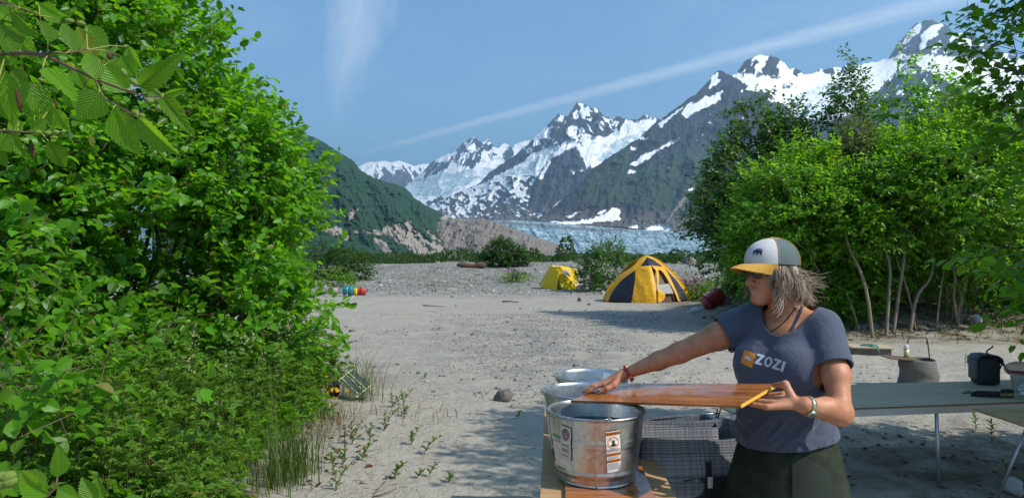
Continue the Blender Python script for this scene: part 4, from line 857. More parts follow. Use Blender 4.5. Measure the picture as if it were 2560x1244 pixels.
gravel('gravel', 900, lambda n: RNG.uniform(-16, 22, n), lambda n: RNG.uniform(30, 70, n), .08, .19, 'bigger pale stones strewn over the gravel bar', lambda x, y: fbm(x * .2 + 5, y * .15, 3) > .0, pale=.25)
gravel('gravel', 420, lambda n: RNG.normal(.8, 2.2, n), lambda n: RNG.uniform(8, 22, n), .022, .05, 'half-buried pebbles in bands across the middle of the clearing', lambda x, y: fbm(x * .5, y * .9, 3) > .05, pale=.15)
gravel('gravel', 1200, lambda n: RNG.uniform(-1.8, 3.5, n), lambda n: RNG.uniform(4.5, 9, n), .002, .006, 'crumbs and grit on the near sand', None)
# twigs, dead leaves
def litter(n, fx, fy, label, keep=None, L0=.02, L1=.10):
    x, y = fx(n), fy(n)
    if keep is not None: k = keep(x, y); x, y = x[k], y[k]
    n = len(x); a = RNG.random(n) * 6.28; D = np.stack([np.cos(a), np.sin(a), RNG.normal(size=n) * .08], 1); L = RNG.uniform(L0, L1, n) / 1.45
    o = twigs_obj('twig_litter', np.stack([x, y, ground_h(x, y) + .004], 1), norm(D), L, .0022, None, m_twig); return meta(o, label, 'twigs', kind='stuff')
litter(2600, lambda n: RNG.normal(.4, 2.4, n), lambda n: RNG.uniform(4.6, 24, n), 'little dark bits of bark and twig strewn over the open sand', lambda x, y: fbm(x * .5, y * .4, 3) > -.1, .012, .06)
litter(420, lambda n: RNG.normal(-1.3, .55, n), lambda n: RNG.uniform(4.6, 9, n), 'dry twigs scattered on the sand by the undergrowth')
litter(900, lambda n: RNG.uniform(1.5, 4.6, n), lambda n: RNG.uniform(4.4, 8, n), 'twig bits on the shaded sand round the food table', lambda x, y: fbm(x * 1.2, y * 1.2, 2) > -.1)
litter(1500, lambda n: RNG.uniform(5, 13, n), lambda n: RNG.uniform(13, 19, n), 'sticks and bark pieces on the litter bank below the thicket', None, .08, .5)
m_dead = leaf_mat('dead_leaf', (.15, .075, .035), (.17, .10, .05), (.2, .08, .02), .8)
def dead(n, fx, fy, label, s=.05, keep=None):
    x, y = fx(n), fy(n)
    if keep is not None: k = keep(x, y); x, y = x[k], y[k]
    n = len(x); c = np.stack([x, y, ground_h(x, y) + .006], 1); a = RNG.random(n) * 6.28
    o = leaf_obj('dead_leaves', [leaf_arrays(c, norm(np.stack([np.cos(a), np.sin(a), .2 * RNG.normal(size=n)], 1)), norm(np.stack([.4 * RNG.normal(size=n), .4 * RNG.normal(size=n), np.ones(n)], 1)), s * RNG.uniform(.6, 1.3, n), .8, 'lo')], None, m_dead); return meta(o, label, 'leaves', kind='stuff')
dead(60, lambda n: RNG.normal(-1.5, .25, n), lambda n: RNG.uniform(4.8, 6.6, n), 'brown dead leaves on the sand at the undergrowth edge')
dead(70, lambda n: RNG.normal(3.3, .5, n), lambda n: RNG.uniform(4.6, 6.5, n), 'brown dead leaves on the sand below the food table')
dead(900, lambda n: RNG.uniform(5.2, 13, n), lambda n: RNG.uniform(13.4, 19, n), 'carpet of dead leaves on the bank below the thicket', .09)
# two bare twigs curving over the sand at the bottom, driftwood sticks on the open sand
def stick(name, pts, r, label, cat='stick', m_=None, group=None):
    pts = [Vector((x, y, gh(x, y) + dz)) for (x, y, dz) in pts]; b = pts[0].copy()
    o = MB().tube([p - b for p in pts], [r * (1 - .6 * i / (len(pts) - 1)) for i in range(len(pts))], 6).build(name, m_ or m_twig, None, True); o.location = b; return meta(o, label, cat, group)
def gp(px, py):
    Y = CZ * F / (py - HY)
    for _ in range(6): x = (px - CX) / F * Y; Y = (CZ - gh(x, Y)) * F / (py - HY)
    return (px - CX) / F * Y, Y
stick('twig', [(*gp(935, 1236), .01), (*gp(955, 1222), .03), (*gp(975, 1205), .05), (*gp(990, 1190), .04)], .004, 'long bare twig curving up at the bottom of the sand', 'twig')
stick('twig', [(*gp(930, 1243), .005), (*gp(960, 1238), .015), (*gp(992, 1226), .02)], .005, 'reddish twig lying along the bottom edge', 'twig')
stick('driftwood_stick', [(*gp(1256, 755), .03), (*gp(1275, 755), .04), (*gp(1297, 757), .03)], .035, 'dark stick lying on the smooth sand between the bags and the small tent')
stick('driftwood_stick', [(*gp(1058, 764), .015), (*gp(1080, 766), .03), (*gp(1115, 767), .01)], .02, 'thin pale-edged stick on the smooth sand on the left')
# driftwood log on the far gravel
m_log = plain('old_log', (.10, .055, .035), .9, var=.5, scale=3, bmp=.8, bd=.05)
pa = P(1142, 667, 58); pb = P(1215, 668, 58); pa.z = gh(pa.x, 58) + .22; pb.z = gh(pb.x, 58) + .24; mb = MB()
mb.tube([pa + (pb - pa) * t + Vector((0, 0, .05 * math.sin(t * 9))) - pa for t in [i / 12 for i in range(13)]], [.10, .19, .22, .23, .22, .20, .19, .20, .23, .27, .29, .26, .14], 9)
mb.tube([(2.1, 0, .1), (2.5, -.1, .3), (2.7, 0, .32)], [.1, .06, .03], 6)
o = mb.build('driftwood_log', m_log, None, True); o.location = pa; meta(o, 'weathered brown driftwood log with a root stump on the far gravel', 'log')
# ---------------------------------------------------------------- camp kitchen: bench, tubs, boards, basket, table and what lies on it
def wood_mat(name, c1, c2, scale=1.0, rough=.5, rot=0.0, coat=0.0, wet=False, spec=.3):
    m_, g = mat(name); oc = g.n('ShaderNodeTexCoord').outputs['Object']
    mp = g.n('ShaderNodeMapping', {0: oc, 'Scale': (1.2 * scale, 22 * scale, 8 * scale), 'Rotation': (0, 0, rot)}).outputs[0]
    n1 = g.noise(mp, 1.6, 7, .7, .7); n2 = g.noise(mp, 7, 4, .6)
    c = g.mix(g.maprange(n1, .36, .64), c1, c2); c = g.mix(g.maprange(n2, .5, .75, 0, .4), c, tuple(x * .5 for x in c1))
    r = rough
    if wet: r = g.maprange(g.noise(oc, 9, 4, .6), .42, .58, .08, rough)
    finish(g, bsdf(g, c, r, 0, bump(g, n1, .25, .003), spec, **{'Coat Weight': coat, 'Coat Roughness': .08})); return m_
m_ply = wood_mat('plywood', (.42, .25, .11), (.54, .35, .17), .7, .7)
m_ply_grey = wood_mat('weathered_plywood', (.40, .32, .21), (.50, .41, .29), .5, .8)
m_edge = plain('plywood_edge', (.20, .12, .055), .8, var=.5, scale=60)
m_varn = wood_mat('varnished_board', (.22, .055, .012), (.56, .21, .045), 1.3, .42, coat=.45, wet=True)
m_yel = plain('yellow_edge', (.75, .42, .05), .5, var=.1)
m_alu = plain('aluminium', (.52, .54, .56), .42, .85, var=.08, scale=20, bmp=.05)
m_gal, g = mat('galvanised_steel'); oc = g.n('ShaderNodeTexCoord').outputs['Object']
sp = g.n('ShaderNodeTexVoronoi', {'Vector': oc, 'Scale': 42.0}); sc_ = g.n('ShaderNodeSeparateColor', {0: sp.outputs['Color']}).outputs[0]
c = g.mix(sc_, (.50, .51, .52), (.64, .65, .66)); st_ = g.maprange(g.noise(g.n('ShaderNodeMapping', {0: oc, 'Scale': (1, 1, .35)}).outputs[0], 14, 6, .7), .56, .68)
c = g.mix(g.m('MULTIPLY', st_, .65), c, (.12, .11, .09))
finish(g, bsdf(g, c, g.maprange(g.noise(oc, 10, 4), .3, .7, .22, .42), .92, bump(g, g.noise(oc, 7, 3), .12, .01)))
m_water, g = mat('water'); oc = g.n('ShaderNodeTexCoord').outputs['Object']
finish(g, bsdf(g, (.05, .10, .12), .03, 0, bump(g, g.noise(oc, 18, 3), .35, .01), .6, IOR=1.33))
m_black = plain('black_fabric', (.018, .018, .02), .8, var=.3, scale=80, bmp=.3)
m_steel = plain('steel_wire', (.35, .35, .34), .35, .9, var=.1, bmp=0)
m_white = plain('white_paper', (.78, .78, .76), .5, var=.04, bmp=0)
m_orange = plain('orange_print', (.85, .28, .03), .5, var=.05, bmp=0)
m_ink = plain('dark_ink', (.02, .02, .03), .5, var=.05, bmp=0)
def text_mesh(s, size, bold=.0, shear=0.0, sp=1.0):
    """lettering as a flat mesh: (verts xy centred, faces)"""
    cu = bpy.data.curves.new('t', 'FONT'); cu.body = s; cu.size = size; cu.align_x = 'CENTER'; cu.align_y = 'CENTER'; cu.offset = bold; cu.shear = shear; cu.space_character = sp
    cu.resolution_u = 3; o = bpy.data.objects.new('t', cu); COL.objects.link(o); dg = bpy.context.evaluated_depsgraph_get(); dg.update()
    me = bpy.data.meshes.new_from_object(o.evaluated_get(dg)); V = [v.co.copy() for v in me.vertices]; Fc = [list(p.vertices) for p in me.polygons]
    bpy.data.objects.remove(o); bpy.data.curves.remove(cu); bpy.data.meshes.remove(me); return V, Fc
def gridrect(x0, x1, y0, y1, nx, ny):
    V = [Vector((x0 + (x1 - x0) * i / nx, y0 + (y1 - y0) * j / ny, 0)) for i in range(nx + 1) for j in range(ny + 1)]
    return V, [(i * (ny + 1) + j, (i + 1) * (ny + 1) + j, (i + 1) * (ny + 1) + j + 1, i * (ny + 1) + j + 1) for i in range(nx) for j in range(ny)]

# ---- wash bench
BZ = .70
bd = Vector((math.sin(R(3.4)), math.cos(R(3.4)), 0)); bs_ = Vector((bd.y, -bd.x, 0))
bl = P(1350, 1244, (CZ - BZ) * F / 596); width = .515; L0, L1 = -.55, 1.72
rootb = empty('wash_bench', (bl.x, bl.y, gh(bl.x, bl.y)), 'plywood wash bench carrying three galvanised tubs', 'bench', None, -R(3.4))
bzl = BZ - rootb.location.z
MB().box((width / 2, (L0 + L1) / 2, bzl - .0095), (width, L1 - L0, .019), bev=.002).build('bench_top', m_ply, rootb)
for y in (L0 + .3, .25, .95, L1 - .06): MB().box((width / 2, y, bzl - .035), (width - .02, .05, .03)).build('crossbar', m_edge, rootb)
for x in (.012, width - .012): MB().box((x, (L0 + L1) / 2, bzl - .045), (.022, L1 - L0 - .01, .05)).build('side_rail', m_edge, rootb)
for x in (.06, width - .06):
    for y in (L0 + .15, L1 - .12): MB().tube([(x, y, -.02), (x, y, bzl - .05)], .016, 10).build('leg', m_alu, rootb, True)
vb = empty('varnished_board', (bl.x, bl.y, BZ), 'wet varnished orange-brown board lying on the wash bench under the tubs', 'board', None, -R(3.4))
o = MB().box((width / 2 + .005, .42, .009), (.335, 1.75, .016), bev=.002).build('panel', m_varn, vb)
o.rotation_euler = (0, 0, 0)
pl_rot = None
# ---- tubs
def tub(px, cy, Y, label, seed, labels=False):
    c = P(px, cy, Y); root = empty('wash_tub', (c.x, Y, BZ + .017), label, 'tub', 'galvanised wash tubs on the bench')
    H = .272; r0, r1 = .158, .193; n = 72
    def rr_(t): return r0 + (r1 - r0) * t
    def rib(z, a, w): return a * math.exp(-((z) / w) ** 2)
    out = []
    for i in range(41):
        t = i / 40; z = .006 + t * (H - .012); r = rr_(t) + rib(t - .66, .004, .018) + rib(t - .60, .004, .018) + rib(t - .17, .005, .02) - .004 * (t < .12)
        out.append((r, z))
    prof = [(0, .018), (r0 - .012, .018), (r0 - .004, .004), (r0, .002)] + out
    rim = [(r1 + .001, H - .005), (r1 + .006, H - .003), (r1 + .0075, H + .002), (r1 + .004, H + .0055), (r1 - .001, H + .003), (r1 - .003, H - .004)]
    inner = [(r - .004, z) for r, z in reversed(out[3:])] + [(r0 - .008, .03), (0, .022)]
    b = MB(); b.lathe(prof + rim[:1], n); b.build('body', m_gal, root, True)
    MB().lathe([rim[-1]] + inner, n).build('inner_wall', m_gal, root, True)
    MB().lathe(rim, n).build('rim', m_gal, root, True)
    # soldered seam
    a = R(-97 if labels else 200)
    MB().tube([((rr_(t) + .0045) * math.cos(a), (rr_(t) + .0045) * math.sin(a), .006 + t * (H - .012)) for t in [i / 14 for i in range(15)]], .003, 5).build('seam', m_gal, root, True)
    zz = .205; rw = rr_(zz / H) - .005; V = [(0, 0, zz)] + [(rw * math.cos(2 * math.pi * i / 48), rw * math.sin(2 * math.pi * i / 48), zz + .0006 * math.sin(i)) for i in range(48)]
    pym('water', V, [(0, i + 1, (i + 1) % 48 + 1) for i in range(48)], root, m_water, True)
    # bail handle folded on the rim, with ears
    e0 = R(100 + seed * 9) if not labels else R(97); ear = []
    for k in (0, 1):
        ea = e0 + k * math.pi; p = Vector((math.cos(ea), math.sin(ea), 0)); q = Vector((-p.y, p.x, 0)); R1 = r1 + .006
        pts = [p * R1 + q * -.022 + Vector((0, 0, H - .004)), p * (R1 + .002) + q * -.010 + Vector((0, 0, H + .001)), p * (R1 + .002) + Vector((0, 0, H + .013)), p * (R1 + .002) + q * .010 + Vector((0, 0, H + .001)), p * R1 + q * .022 + Vector((0, 0, H - .004))]
        MB().tube(pts, .0026, 6).build('ear', m_steel, root, True); ear.append(p)
    sw = 1 if seed % 2 else -1
    hp = []
    for i in range(33):
        t = i / 32; a2 = e0 + sw * math.pi * t; hp.append(Vector((math.cos(a2) * (r1 + .0105), math.sin(a2) * (r1 + .0105), H + .010 - .018 * math.sin(math.pi * t) ** .7)))
    MB().tube(hp, .0026, 6).build('handle', m_steel, root, True)
    if labels:
        def wrap(V, Fc, ang, z0, tilt, off, nm, m_, par):
            ct, st = math.cos(tilt), math.sin(tilt); out_ = []
            for v in V:
                x, y = v.x * ct - v.y * st, v.x * st + v.y * ct; z = z0 + y; t = z / H
                r = rr_(t) + .0052 + off + rib(t - .66, .003, .03) + rib(t - .60, .003, .03); aa = ang + x / r
                out_.append((r * math.cos(aa), r * math.sin(aa), z))
            return pym(nm, out_, Fc, par, m_, False)
        A0 = math.atan2(-1, (1518 - px) / (F * r1 / Y) * 1.0) ; A0 = math.asin(max(-1, min(1, (1518 - px) / (F * (r1 - .01) / Y)))) - math.pi / 2
        tl = -R(-6); w, h = .0285, .081
        lab = wrap(*gridrect(-w, w, -h, h, 10, 16), A0, .152, tl, 0, 'warning_label', m_white, root)
        for (ya, yb) in ((.064, .078), (-.018, -.005), (-.043, -.031)): wrap(*gridrect(-w + .001, w - .001, ya, yb, 10, 2), A0, .152, tl, .0006, 'orange_band', m_orange, lab)
        for (txt, yy, sz) in (('WARNING', .071, .0125), ('ADVERTENCIA', -.0115, .0085), ('AVERTISSEMENT', -.037, .0075)): tvv, tff = text_mesh(txt, sz, .0003); wrap([Vector((v.x, v.y + yy, 0)) for v in tvv], tff, A0, .152, tl, .0012, 'lettering', m_ink, lab)
        ring = MB(); K = 28
        Vr = [Vector((math.cos(2 * math.pi * i / K) * r_, math.sin(2 * math.pi * i / K) * r_ + .036, 0)) for i in range(K) for r_ in (.0195, .0225)]
        wrap(Vr, [(2 * i, 2 * i + 1, (2 * i + 3) % (2 * K), (2 * i + 2) % (2 * K)) for i in range(K)], A0, .152, tl, .0012, 'prohibition_ring', m_orange, lab)
        wrap([Vector((-.0165, .0525 + .002, 0)), Vector((-.0145, .0525 + .004, 0)), Vector((.0165, .0215, 0)), Vector((.0145, .0195, 0))], [(0, 3, 2, 1)], A0, .152, tl, .0012, 'prohibition_bar', m_orange, lab)
        # child-over-bucket pictogram
        bk_ = [Vector((-.010, .030, 0)), Vector((.010, .030, 0)), Vector((.008, .021, 0)), Vector((-.008, .021, 0))]
        fg = [Vector((-.004, .030, 0)), Vector((.004, .030, 0)), Vector((.007, .040, 0)), Vector((.002, .046, 0)), Vector((-.006, .040, 0))]
        wrap(bk_, [(3, 2, 1, 0)], A0, .152, tl, .001, 'pictogram', m_ink, lab); wrap(fg, [(0, 1, 2, 3, 4)], A0, .152, tl, .001, 'pictogram', m_ink, lab)
        for blk in ((.012, -.001), (-.021, -.029), (-.046, -.072)):
            y = blk[0]
            while y > blk[1]: wrap(*gridrect(-w + .004, w - .004 - .008 * ((y * 1e4) % 3 > 1.5), y - .0011, y, 6, 1), A0, .152, tl, .0009, 'small_print', m_greyink, lab); y -= .0034
        A1 = math.asin(max(-1, (1404 - px) / (F * (r1 + .001) / Y))) - math.pi / 2
        lb2 = wrap(*gridrect(-.027, .027, -.075, .062, 10, 14), A1, .175, -R(6), 0, 'maker_label', m_paper2, root)
        K = 24; disc = [Vector((math.cos(2 * math.pi * i / K) * .019, math.sin(2 * math.pi * i / K) * .024 + .030, 0)) for i in range(K)]
        wrap(disc, [tuple(range(K))], A1, .175, -R(6), .0006, 'seal', m_seal, lb2)
        rv = [Vector((math.cos(2 * math.pi * i / K) * r_, math.sin(2 * math.pi * i / K) * r_ * 1.26 + .030, 0)) for i in range(K) for r_ in (.0145, .0158)]
        wrap(rv, [(2 * i, 2 * i + 1, (2 * i + 3) % (2 * K), (2 * i + 2) % (2 * K)) for i in range(K)], A1, .175, -R(6), .0012, 'seal_ring', m_paper2, lb2)
        for yy, wd in ((.036, .010), (.030, .011), (.024, .009)): wrap(*gridrect(-wd, wd, yy - .0012, yy + .0012, 4, 1), A1, .175, -R(6), .0012, 'seal_print', m_paper2, lb2)
        for yy in (-.012, -.030, -.037, -.055): wrap(*gridrect(-.019, .017, yy - .0028 * (1 if yy > -.02 else 1), yy, 6, 1), A1, .175, -R(6), .0008, 'small_print', m_seal, lb2)
    return root
m_greyink = plain('grey_print', (.25, .25, .27), .6, var=.1, bmp=0)
m_paper2 = plain('worn_paper', (.55, .52, .46), .5, var=.2, scale=40, bmp=0); m_seal = plain('maroon_print', (.16, .03, .03), .5, var=.2, bmp=0)
tub(1491, 1030, 2.78, 'front galvanised wash tub with an orange and white warning label', 1, True)
tub(1462, 983, 3.185, 'middle galvanised wash tub half covered by the left end of the held board', 3)
tub(1479, 943, 3.60, 'rear galvanised wash tub farthest from the camera', 4)

# ---- board being washed
N_ = Vector((.788, 2.36, 1.097)); FR = Vector((1.005, 2.58, 1.131)); LN = Vector((.246, 2.895, 1.003)); FL = LN + (FR - N_)
ex = (N_ - LN); ey = (FR - N_); ez = ex.cross(ey).normalized(); exl, eyl = ex.length, ey.length; exn = ex.normalized(); eyn = ez.cross(exn)
brd = empty('held_board', LN, 'wet varnished board with a yellow edge held over the tubs by the woman', 'board')
brd.matrix_world = Matrix.Translation(LN) @ Matrix((exn, eyn, ez)).transposed().to_4x4()
MB().box((exl / 2, eyl / 2, -.005), (exl, eyl, .010), bev=.0015).build('panel', m_varn, brd)
MB().box((exl + .0022, eyl / 2, -.005), (.004, eyl, .0112), bev=.001).build('edge_strip', m_yel, brd)
def on_board(px, py, dz=0.0):
    d = Vector(((px - CX) / F, 1, (HY - py) / F)); o_ = Vector((0, 0, CZ)); t = (LN - o_).dot(ez) / d.dot(ez); return o_ + d * t + ez * dz

m_bagc = plain('dark_nylon', (.030, .034, .036), .7, var=.3, scale=60, bmp=.35);
# ---- plaid folding crate behind the bench
m_plaid, g = mat('plaid_fabric'); oc = g.n('ShaderNodeTexCoord').outputs['Object']; s3 = g.n('ShaderNodeSeparateXYZ', {0: oc})
def stripes(v, f, sd_): return g.noise(g.n('ShaderNodeCombineXYZ', {0: g.m('MULTIPLY', v, f), 1: sd_}).outputs[0], 1.0, 3, .8)
hx_ = g.m('ADD', s3.outputs[0], g.m('MULTIPLY', s3.outputs[1], .8))
w1 = g.maprange(stripes(hx_, 95.0, 1.0), .42, .58); w2 = g.maprange(stripes(s3.outputs[2], 95.0, 7.0), .42, .58)
c = g.mix(w1, (.05, .06, .075), (.36, .37, .39)); c2 = g.mix(w2, (.07, .08, .10), (.50, .51, .52)); c = g.mix(.5, c, c2)
band = g.maprange(stripes(s3.outputs[2], 14.0, 3.0), .45, .58); c = g.mix(g.m('MULTIPLY', band, .35), c, (.03, .035, .05))
finish(g, bsdf(g, c, .75, 0, bump(g, w1, .3, .002), .3))
cr = P(1735, 1150, 3.25); cr.z = gh(cr.x, 3.25)
cr.x = (1735 - CX) / F * 3.08
crate = empty('storage_bag', cr, 'grey plaid collapsible storage bag with black straps between the bench and the woman', 'bag')
crate.rotation_euler = (0, 0, R(4))
def cloth_box(x0, x1, y0, y1, z0, z1, sag, seed, top=False, taper=0.0):
    V = []; n = 40; rows = 14
    for r_ in range(rows + 1):
        t = r_ / rows; z = z0 + (z1 - z0) * t; k = 1 - taper * (1 - t)
        for i in range(n):
            a = i / n * 4; s_ = int(a); f = a - s_; cx0, cx1, cy0, cy1 = x0 * k, x1 * k, y0, y1
            p = [(cx0 + (cx1 - cx0) * f, cy0), (cx1, cy0 + (cy1 - cy0) * f), (cx1 - (cx1 - cx0) * f, cy1), (cx0, cy1 - (cy1 - cy0) * f)][s_]
            nx, ny = [(0, -1), (1, 0), (0, 1), (-1, 0)][s_]; bl_ = math.sin(math.pi * f) * sag * math.sin(math.pi * min(1, t * 1.0 + .02)) + .010 * float(vnoise(p[0] * 9 + seed, z * 9, p[1] * 9)) + .006 * float(vnoise(p[0] * 25 + seed, z * 22, p[1] * 20))
            V.append((p[0] + nx * bl_, p[1] + ny * bl_, z + (.012 * math.sin(a * 3.1 + seed) if r_ == rows else 0)))
    Fc = [(r_ * n + i, r_ * n + (i + 1) % n, (r_ + 1) * n + (i + 1) % n, (r_ + 1) * n + i) for r_ in range(rows) for i in range(n)]
    Fc.append(tuple(range(n - 1, -1, -1))); return V, Fc
zb = crate.location.z
o = MB().add(*cloth_box(-.25, .28, -.17, .17, .03, 1.6 - (1092 - HY) / F * 3.08 - zb, .02, 3)).build('body', m_plaid, crate, True)
o = MB().add(*cloth_box(-.26, .21, .10, .30, .08, 1.6 - (1040 - HY) / F * 3.55 - zb, .015, 8)).build('rear_pocket', m_plaid, crate, True)
MB().tube([(-.28, .30, .775 - .02), (.21, .30, .80), (.30, .29, .805)], .004, 6).build('rim_rod', m_steel, crate, True)
MB().tube([(.262, .29, .78), (.270, .285, .83)], .004, 5).build('zip_tie', m_black, crate, True)
MB().tube([(.272, .29, .78), (.288, .285, .83)], .004, 5).build('zip_tie', m_black, crate, True)
fz = -.195
MB().add(*cloth_box(-.235, .262, -.182, .15, .012, .62, .03, 5)).build('lower_panel', m_bagc, crate, True)
def strap(nm, pts, w, th, m_, axis=Vector((1, 0, 0))):
    V = []; pts = [Vector(p) for p in pts]
    for p in pts: V += [p - axis * w, p + axis * w, p + axis * w - Vector((0, th, 0)), p - axis * w - Vector((0, th, 0))]
    Fc = []
    for i in range(len(pts) - 1):
        for j in range(4): Fc.append((4 * i + j, 4 * i + (j + 1) % 4, 4 * i + 4 + (j + 1) % 4, 4 * i + 4 + j))
    return pym(nm, V, Fc + [(0, 1, 2, 3), (4 * len(pts) - 1, 4 * len(pts) - 2, 4 * len(pts) - 3, 4 * len(pts) - 4)], crate, m_)
strap('strap', [(.045, fz, .70), (.045, fz - .012, .55), (.045, fz - .008, .38), (.045, fz, .1)], .013, .004, m_black)
strap('side_strap', [(.27, -.1, .72), (.315, -.14, .70), (.31, -.16, .62), (.28, -.12, .58)], .012, .006, m_black, Vector((0, 1, 0)))
strap('side_strap', [(-.25, -.19, .62), (-.275, -.20, .52), (-.262, -.20, .40)], .012, .006, m_black, Vector((1, 0, 0)))
MB().tube([(-.25, fz + .0, .455), (-.1, fz - .016, .44), (.05, fz - .02, .44), (.2, fz - .014, .458), (.29, fz + .04, .475)], .011, 6).build('band', m_black, crate, True)
m_buck = plain('pale_buckle', (.62, .62, .55), .4, var=.1)
MB().box((.045, fz - .024, .615), (.022, .012, .05), bev=.004).build('buckle', m_buck, crate, True)
MB().box((.045, fz - .024, .41), (.055, .014, .035), bev=.004).build('clasp', m_black, crate, True)

# ---- long table on the right
TZ = 1.6 - (1020 - HY) / F * 4.72
A = P(2085, 1038, 4.72); Bp = P(3080, 988, 5.24); A.z = Bp.z = TZ
td = (Bp - A).normalized(); tn = Vector((-td.y, td.x, 0)); ang = math.atan2(td.y, td.x)
tbl = empty('folding_table', (A.x, A.y, gh(A.x, A.y)), 'long low plywood-topped table with an aluminium rim behind the woman', 'table', None, ang)
tz = TZ - tbl.location.z; Lt = (Bp - A).length; X0 = -.75; DEP = .80
MB().box(((X0 + Lt) / 2, DEP / 2, tz - .007), (Lt - X0, DEP, .013), bev=.001).build('tabletop', m_ply_grey, tbl)
MB().box(((X0 + Lt) / 2, -.0015 + .0, tz - .0085), (Lt - X0, .003, .0125)).build('top_edge', m_edge, tbl)
for y in (.022, DEP - .02): MB().box(((X0 + Lt) / 2, y, tz - .041), (Lt - X0 - .004, .022, .052), bev=.002).build('rail', m_alu, tbl)
for (x, y) in ((.82, .03), (-.28, .03), (-.22, DEP - .06), (Lt - .15, DEP - .06)):
    q = tbl.location + td * x + tn * y; z0 = gh(q.x, q.y) - tbl.location.z
    MB().tube([(x + .02, y, z0 - .02), (x, y, tz - .04)], .0125, 12).build('leg', m_alu, tbl, True)
def tab(x, y): q = tbl.location + td * x + tn * y; return Vector((q.x, q.y, TZ))
def on_plane(px, py, z):
    Y = (CZ - z) * F / (py - HY); return Vector(((px - CX) / F * Y, Y, z))
# camera bag
cb = on_plane(2478, 964, TZ); bag = empty('camera_bag', cb, 'dark grey camera bag with a flap standing on the food table', 'bag', None, R(-8))
m_bagf = plain('grey_nylon', (.075, .085, .09), .7, var=.3, scale=60, bmp=.35)
MB().box((.0, .09, .115), (.17, .15, .225), bev=.028).build('body', m_bagc, bag, True)
MB().box((-.092, .09, .12), (.018, .13, .15), bev=.007).build('pocket', m_bagf, bag, True)
o = MB().add(*tube([(-.10, .0, .17), (-.095, .0, .225), (-.06, .0, .247), (.03, .0, .245), (.083, .0, .225), (.095, .0, .19)], .004, 6)); V = []; Fc = []
pr = [(-.1, .16), (-.098, .215), (-.07, .246), (0, .252), (.06, .245), (.092, .222), (.1, .18)]
for (x, z) in pr: V += [(x, .008, z), (x, .172, z), (x * .96, .172, z - .008), (x * .96, .008, z - .008)]
for i in range(len(pr) - 1):
    for j in range(4): Fc.append((4 * i + j, 4 * i + (j + 1) % 4, 4 * i + 4 + (j + 1) % 4, 4 * i + 4 + j))
pym('flap', V, Fc, bag, m_bagf, True)
MB().tube([(.0, .05, .25), (-.01, .05, .275), (.02, .07, .29), (.05, .09, .30), (.065, .10, .315)], .006, 6).build('handle', m_black, bag, True)
MB().tube([(.09, .0, .21), (.075, -.005, .17), (.05, -.004, .12), (.035, -.002, .08)], .006, 6).build('front_strap', m_black, bag, True)
MB().tube([(.1, .05, .2), (.13, .02, .13), (.16, -.02, .08), (.2, -.03, .05)], .009, 6).build('side_strap', m_black, bag, True)
# camera strap loop
sb_ = on_plane(2495, 993, TZ); stp = empty('camera_strap', sb_, 'black camera strap with golden brand lettering curled on the food table', 'strap')
pts = [(-.17, .045, 0), (-.12, .02, 0), (-.05, .0, 0), (.02, -.012, 0), (.09, -.012, 0), (.13, .01, 0), (.15, .05, 0), (.13, .09, .005), (.10, .11, .02)]
def smoothp(p, n=3):
    p = [Vector(q) for q in p]
    for _ in range(n): p = [p[0]] + [a.lerp(b, t) for a, b in zip(p, p[1:]) for t in (.25, .75)] + [p[-1]]
    return p
sp_ = smoothp(pts, 2); hS = .048; V = []; Fc = []
for i, p in enumerate(sp_):
    t = i / len(sp_); hh = hS * (1 - .75 * max(0, (t - .75) / .25)) * (1 - .6 * max(0, (.12 - t) / .12)); V += [p + Vector((0, 0, .001)), p + Vector((0, 0, hh)), p + Vector((0, .004, hh)), p + Vector((0, .004, .001))]
for i in range(len(sp_) - 1):
    for j in range(4): Fc.append((4 * i + j, 4 * i + 4 + j, 4 * i + 4 + (j + 1) % 4, 4 * i + (j + 1) % 4))
pym('band', V, Fc, stp, m_black, True)
m_gold = plain('gold_thread', (.55, .42, .14), .5, var=.1, bmp=0)
tv, tf = text_mesh('NIKON', .030, .0006, 0); pym('lettering', [(-v.x + .055, -.0165, .026 - v.y * 1.0) for v in tv], tf, stp, m_gold)
# knife / multitool
kn = on_plane(2418, 982, TZ); kt = empty('pocket_tool', kn, 'silver and black folding pocket tool lying beside the camera strap', 'tool', None, R(5))
MB().box((.0, 0, .007), (.085, .014, .012), bev=.004).build('handle', m_alu, kt, True); MB().box((.01, -.001, .0145), (.05, .006, .004), bev=.001).build('inlay', m_black, kt, True); MB().box((.062, .006, .006), (.05, .022, .01), bev=.004).build('sheath', m_bagf, kt, True)
# food tub with red lid, plastic bag, clear lid
m_plas, g = mat('milky_plastic'); finish(g, bsdf(g, (.72, .70, .66), .3, 0, None, .5, **{'Transmission Weight': .35, 'IOR': 1.3}))
m_red = plain('red_plastic', (.55, .045, .05), .35, var=.08, bmp=0); m_food = plain('brown_food', (.30, .15, .08), .8, var=.5, scale=50)
ft = on_plane(2550, 972, TZ); fr_ = empty('food_container', ft, 'round food container with a red rim at the right end of the food table', 'container')
MB().lathe([(0, .0), (.05, .0), (.052, .004), (.067, .125), (.070, .13)], 32).build('cup', m_plas, fr_, True); MB().lathe([(0, .004), (.049, .004), (.0605, .09), (0, .094)], 32).build('contents', m_food, fr_, True)
MB().lathe([(.069, .126), (.075, .128), (.076, .136), (.07, .140), (.06, .138)], 32).build('red_rim', m_red, fr_, True)
m_clear, g = mat('clear_plastic'); finish(g, bsdf(g, (.75, .78, .80), .12, 0, None, .5, **{'Transmission Weight': .55, 'IOR': 1.25}))
ld = empty('clear_lid_disc', ft + Vector((-.0, .02, .155)), 'clear plastic lid tilted on top of the red-rimmed container', 'lid')
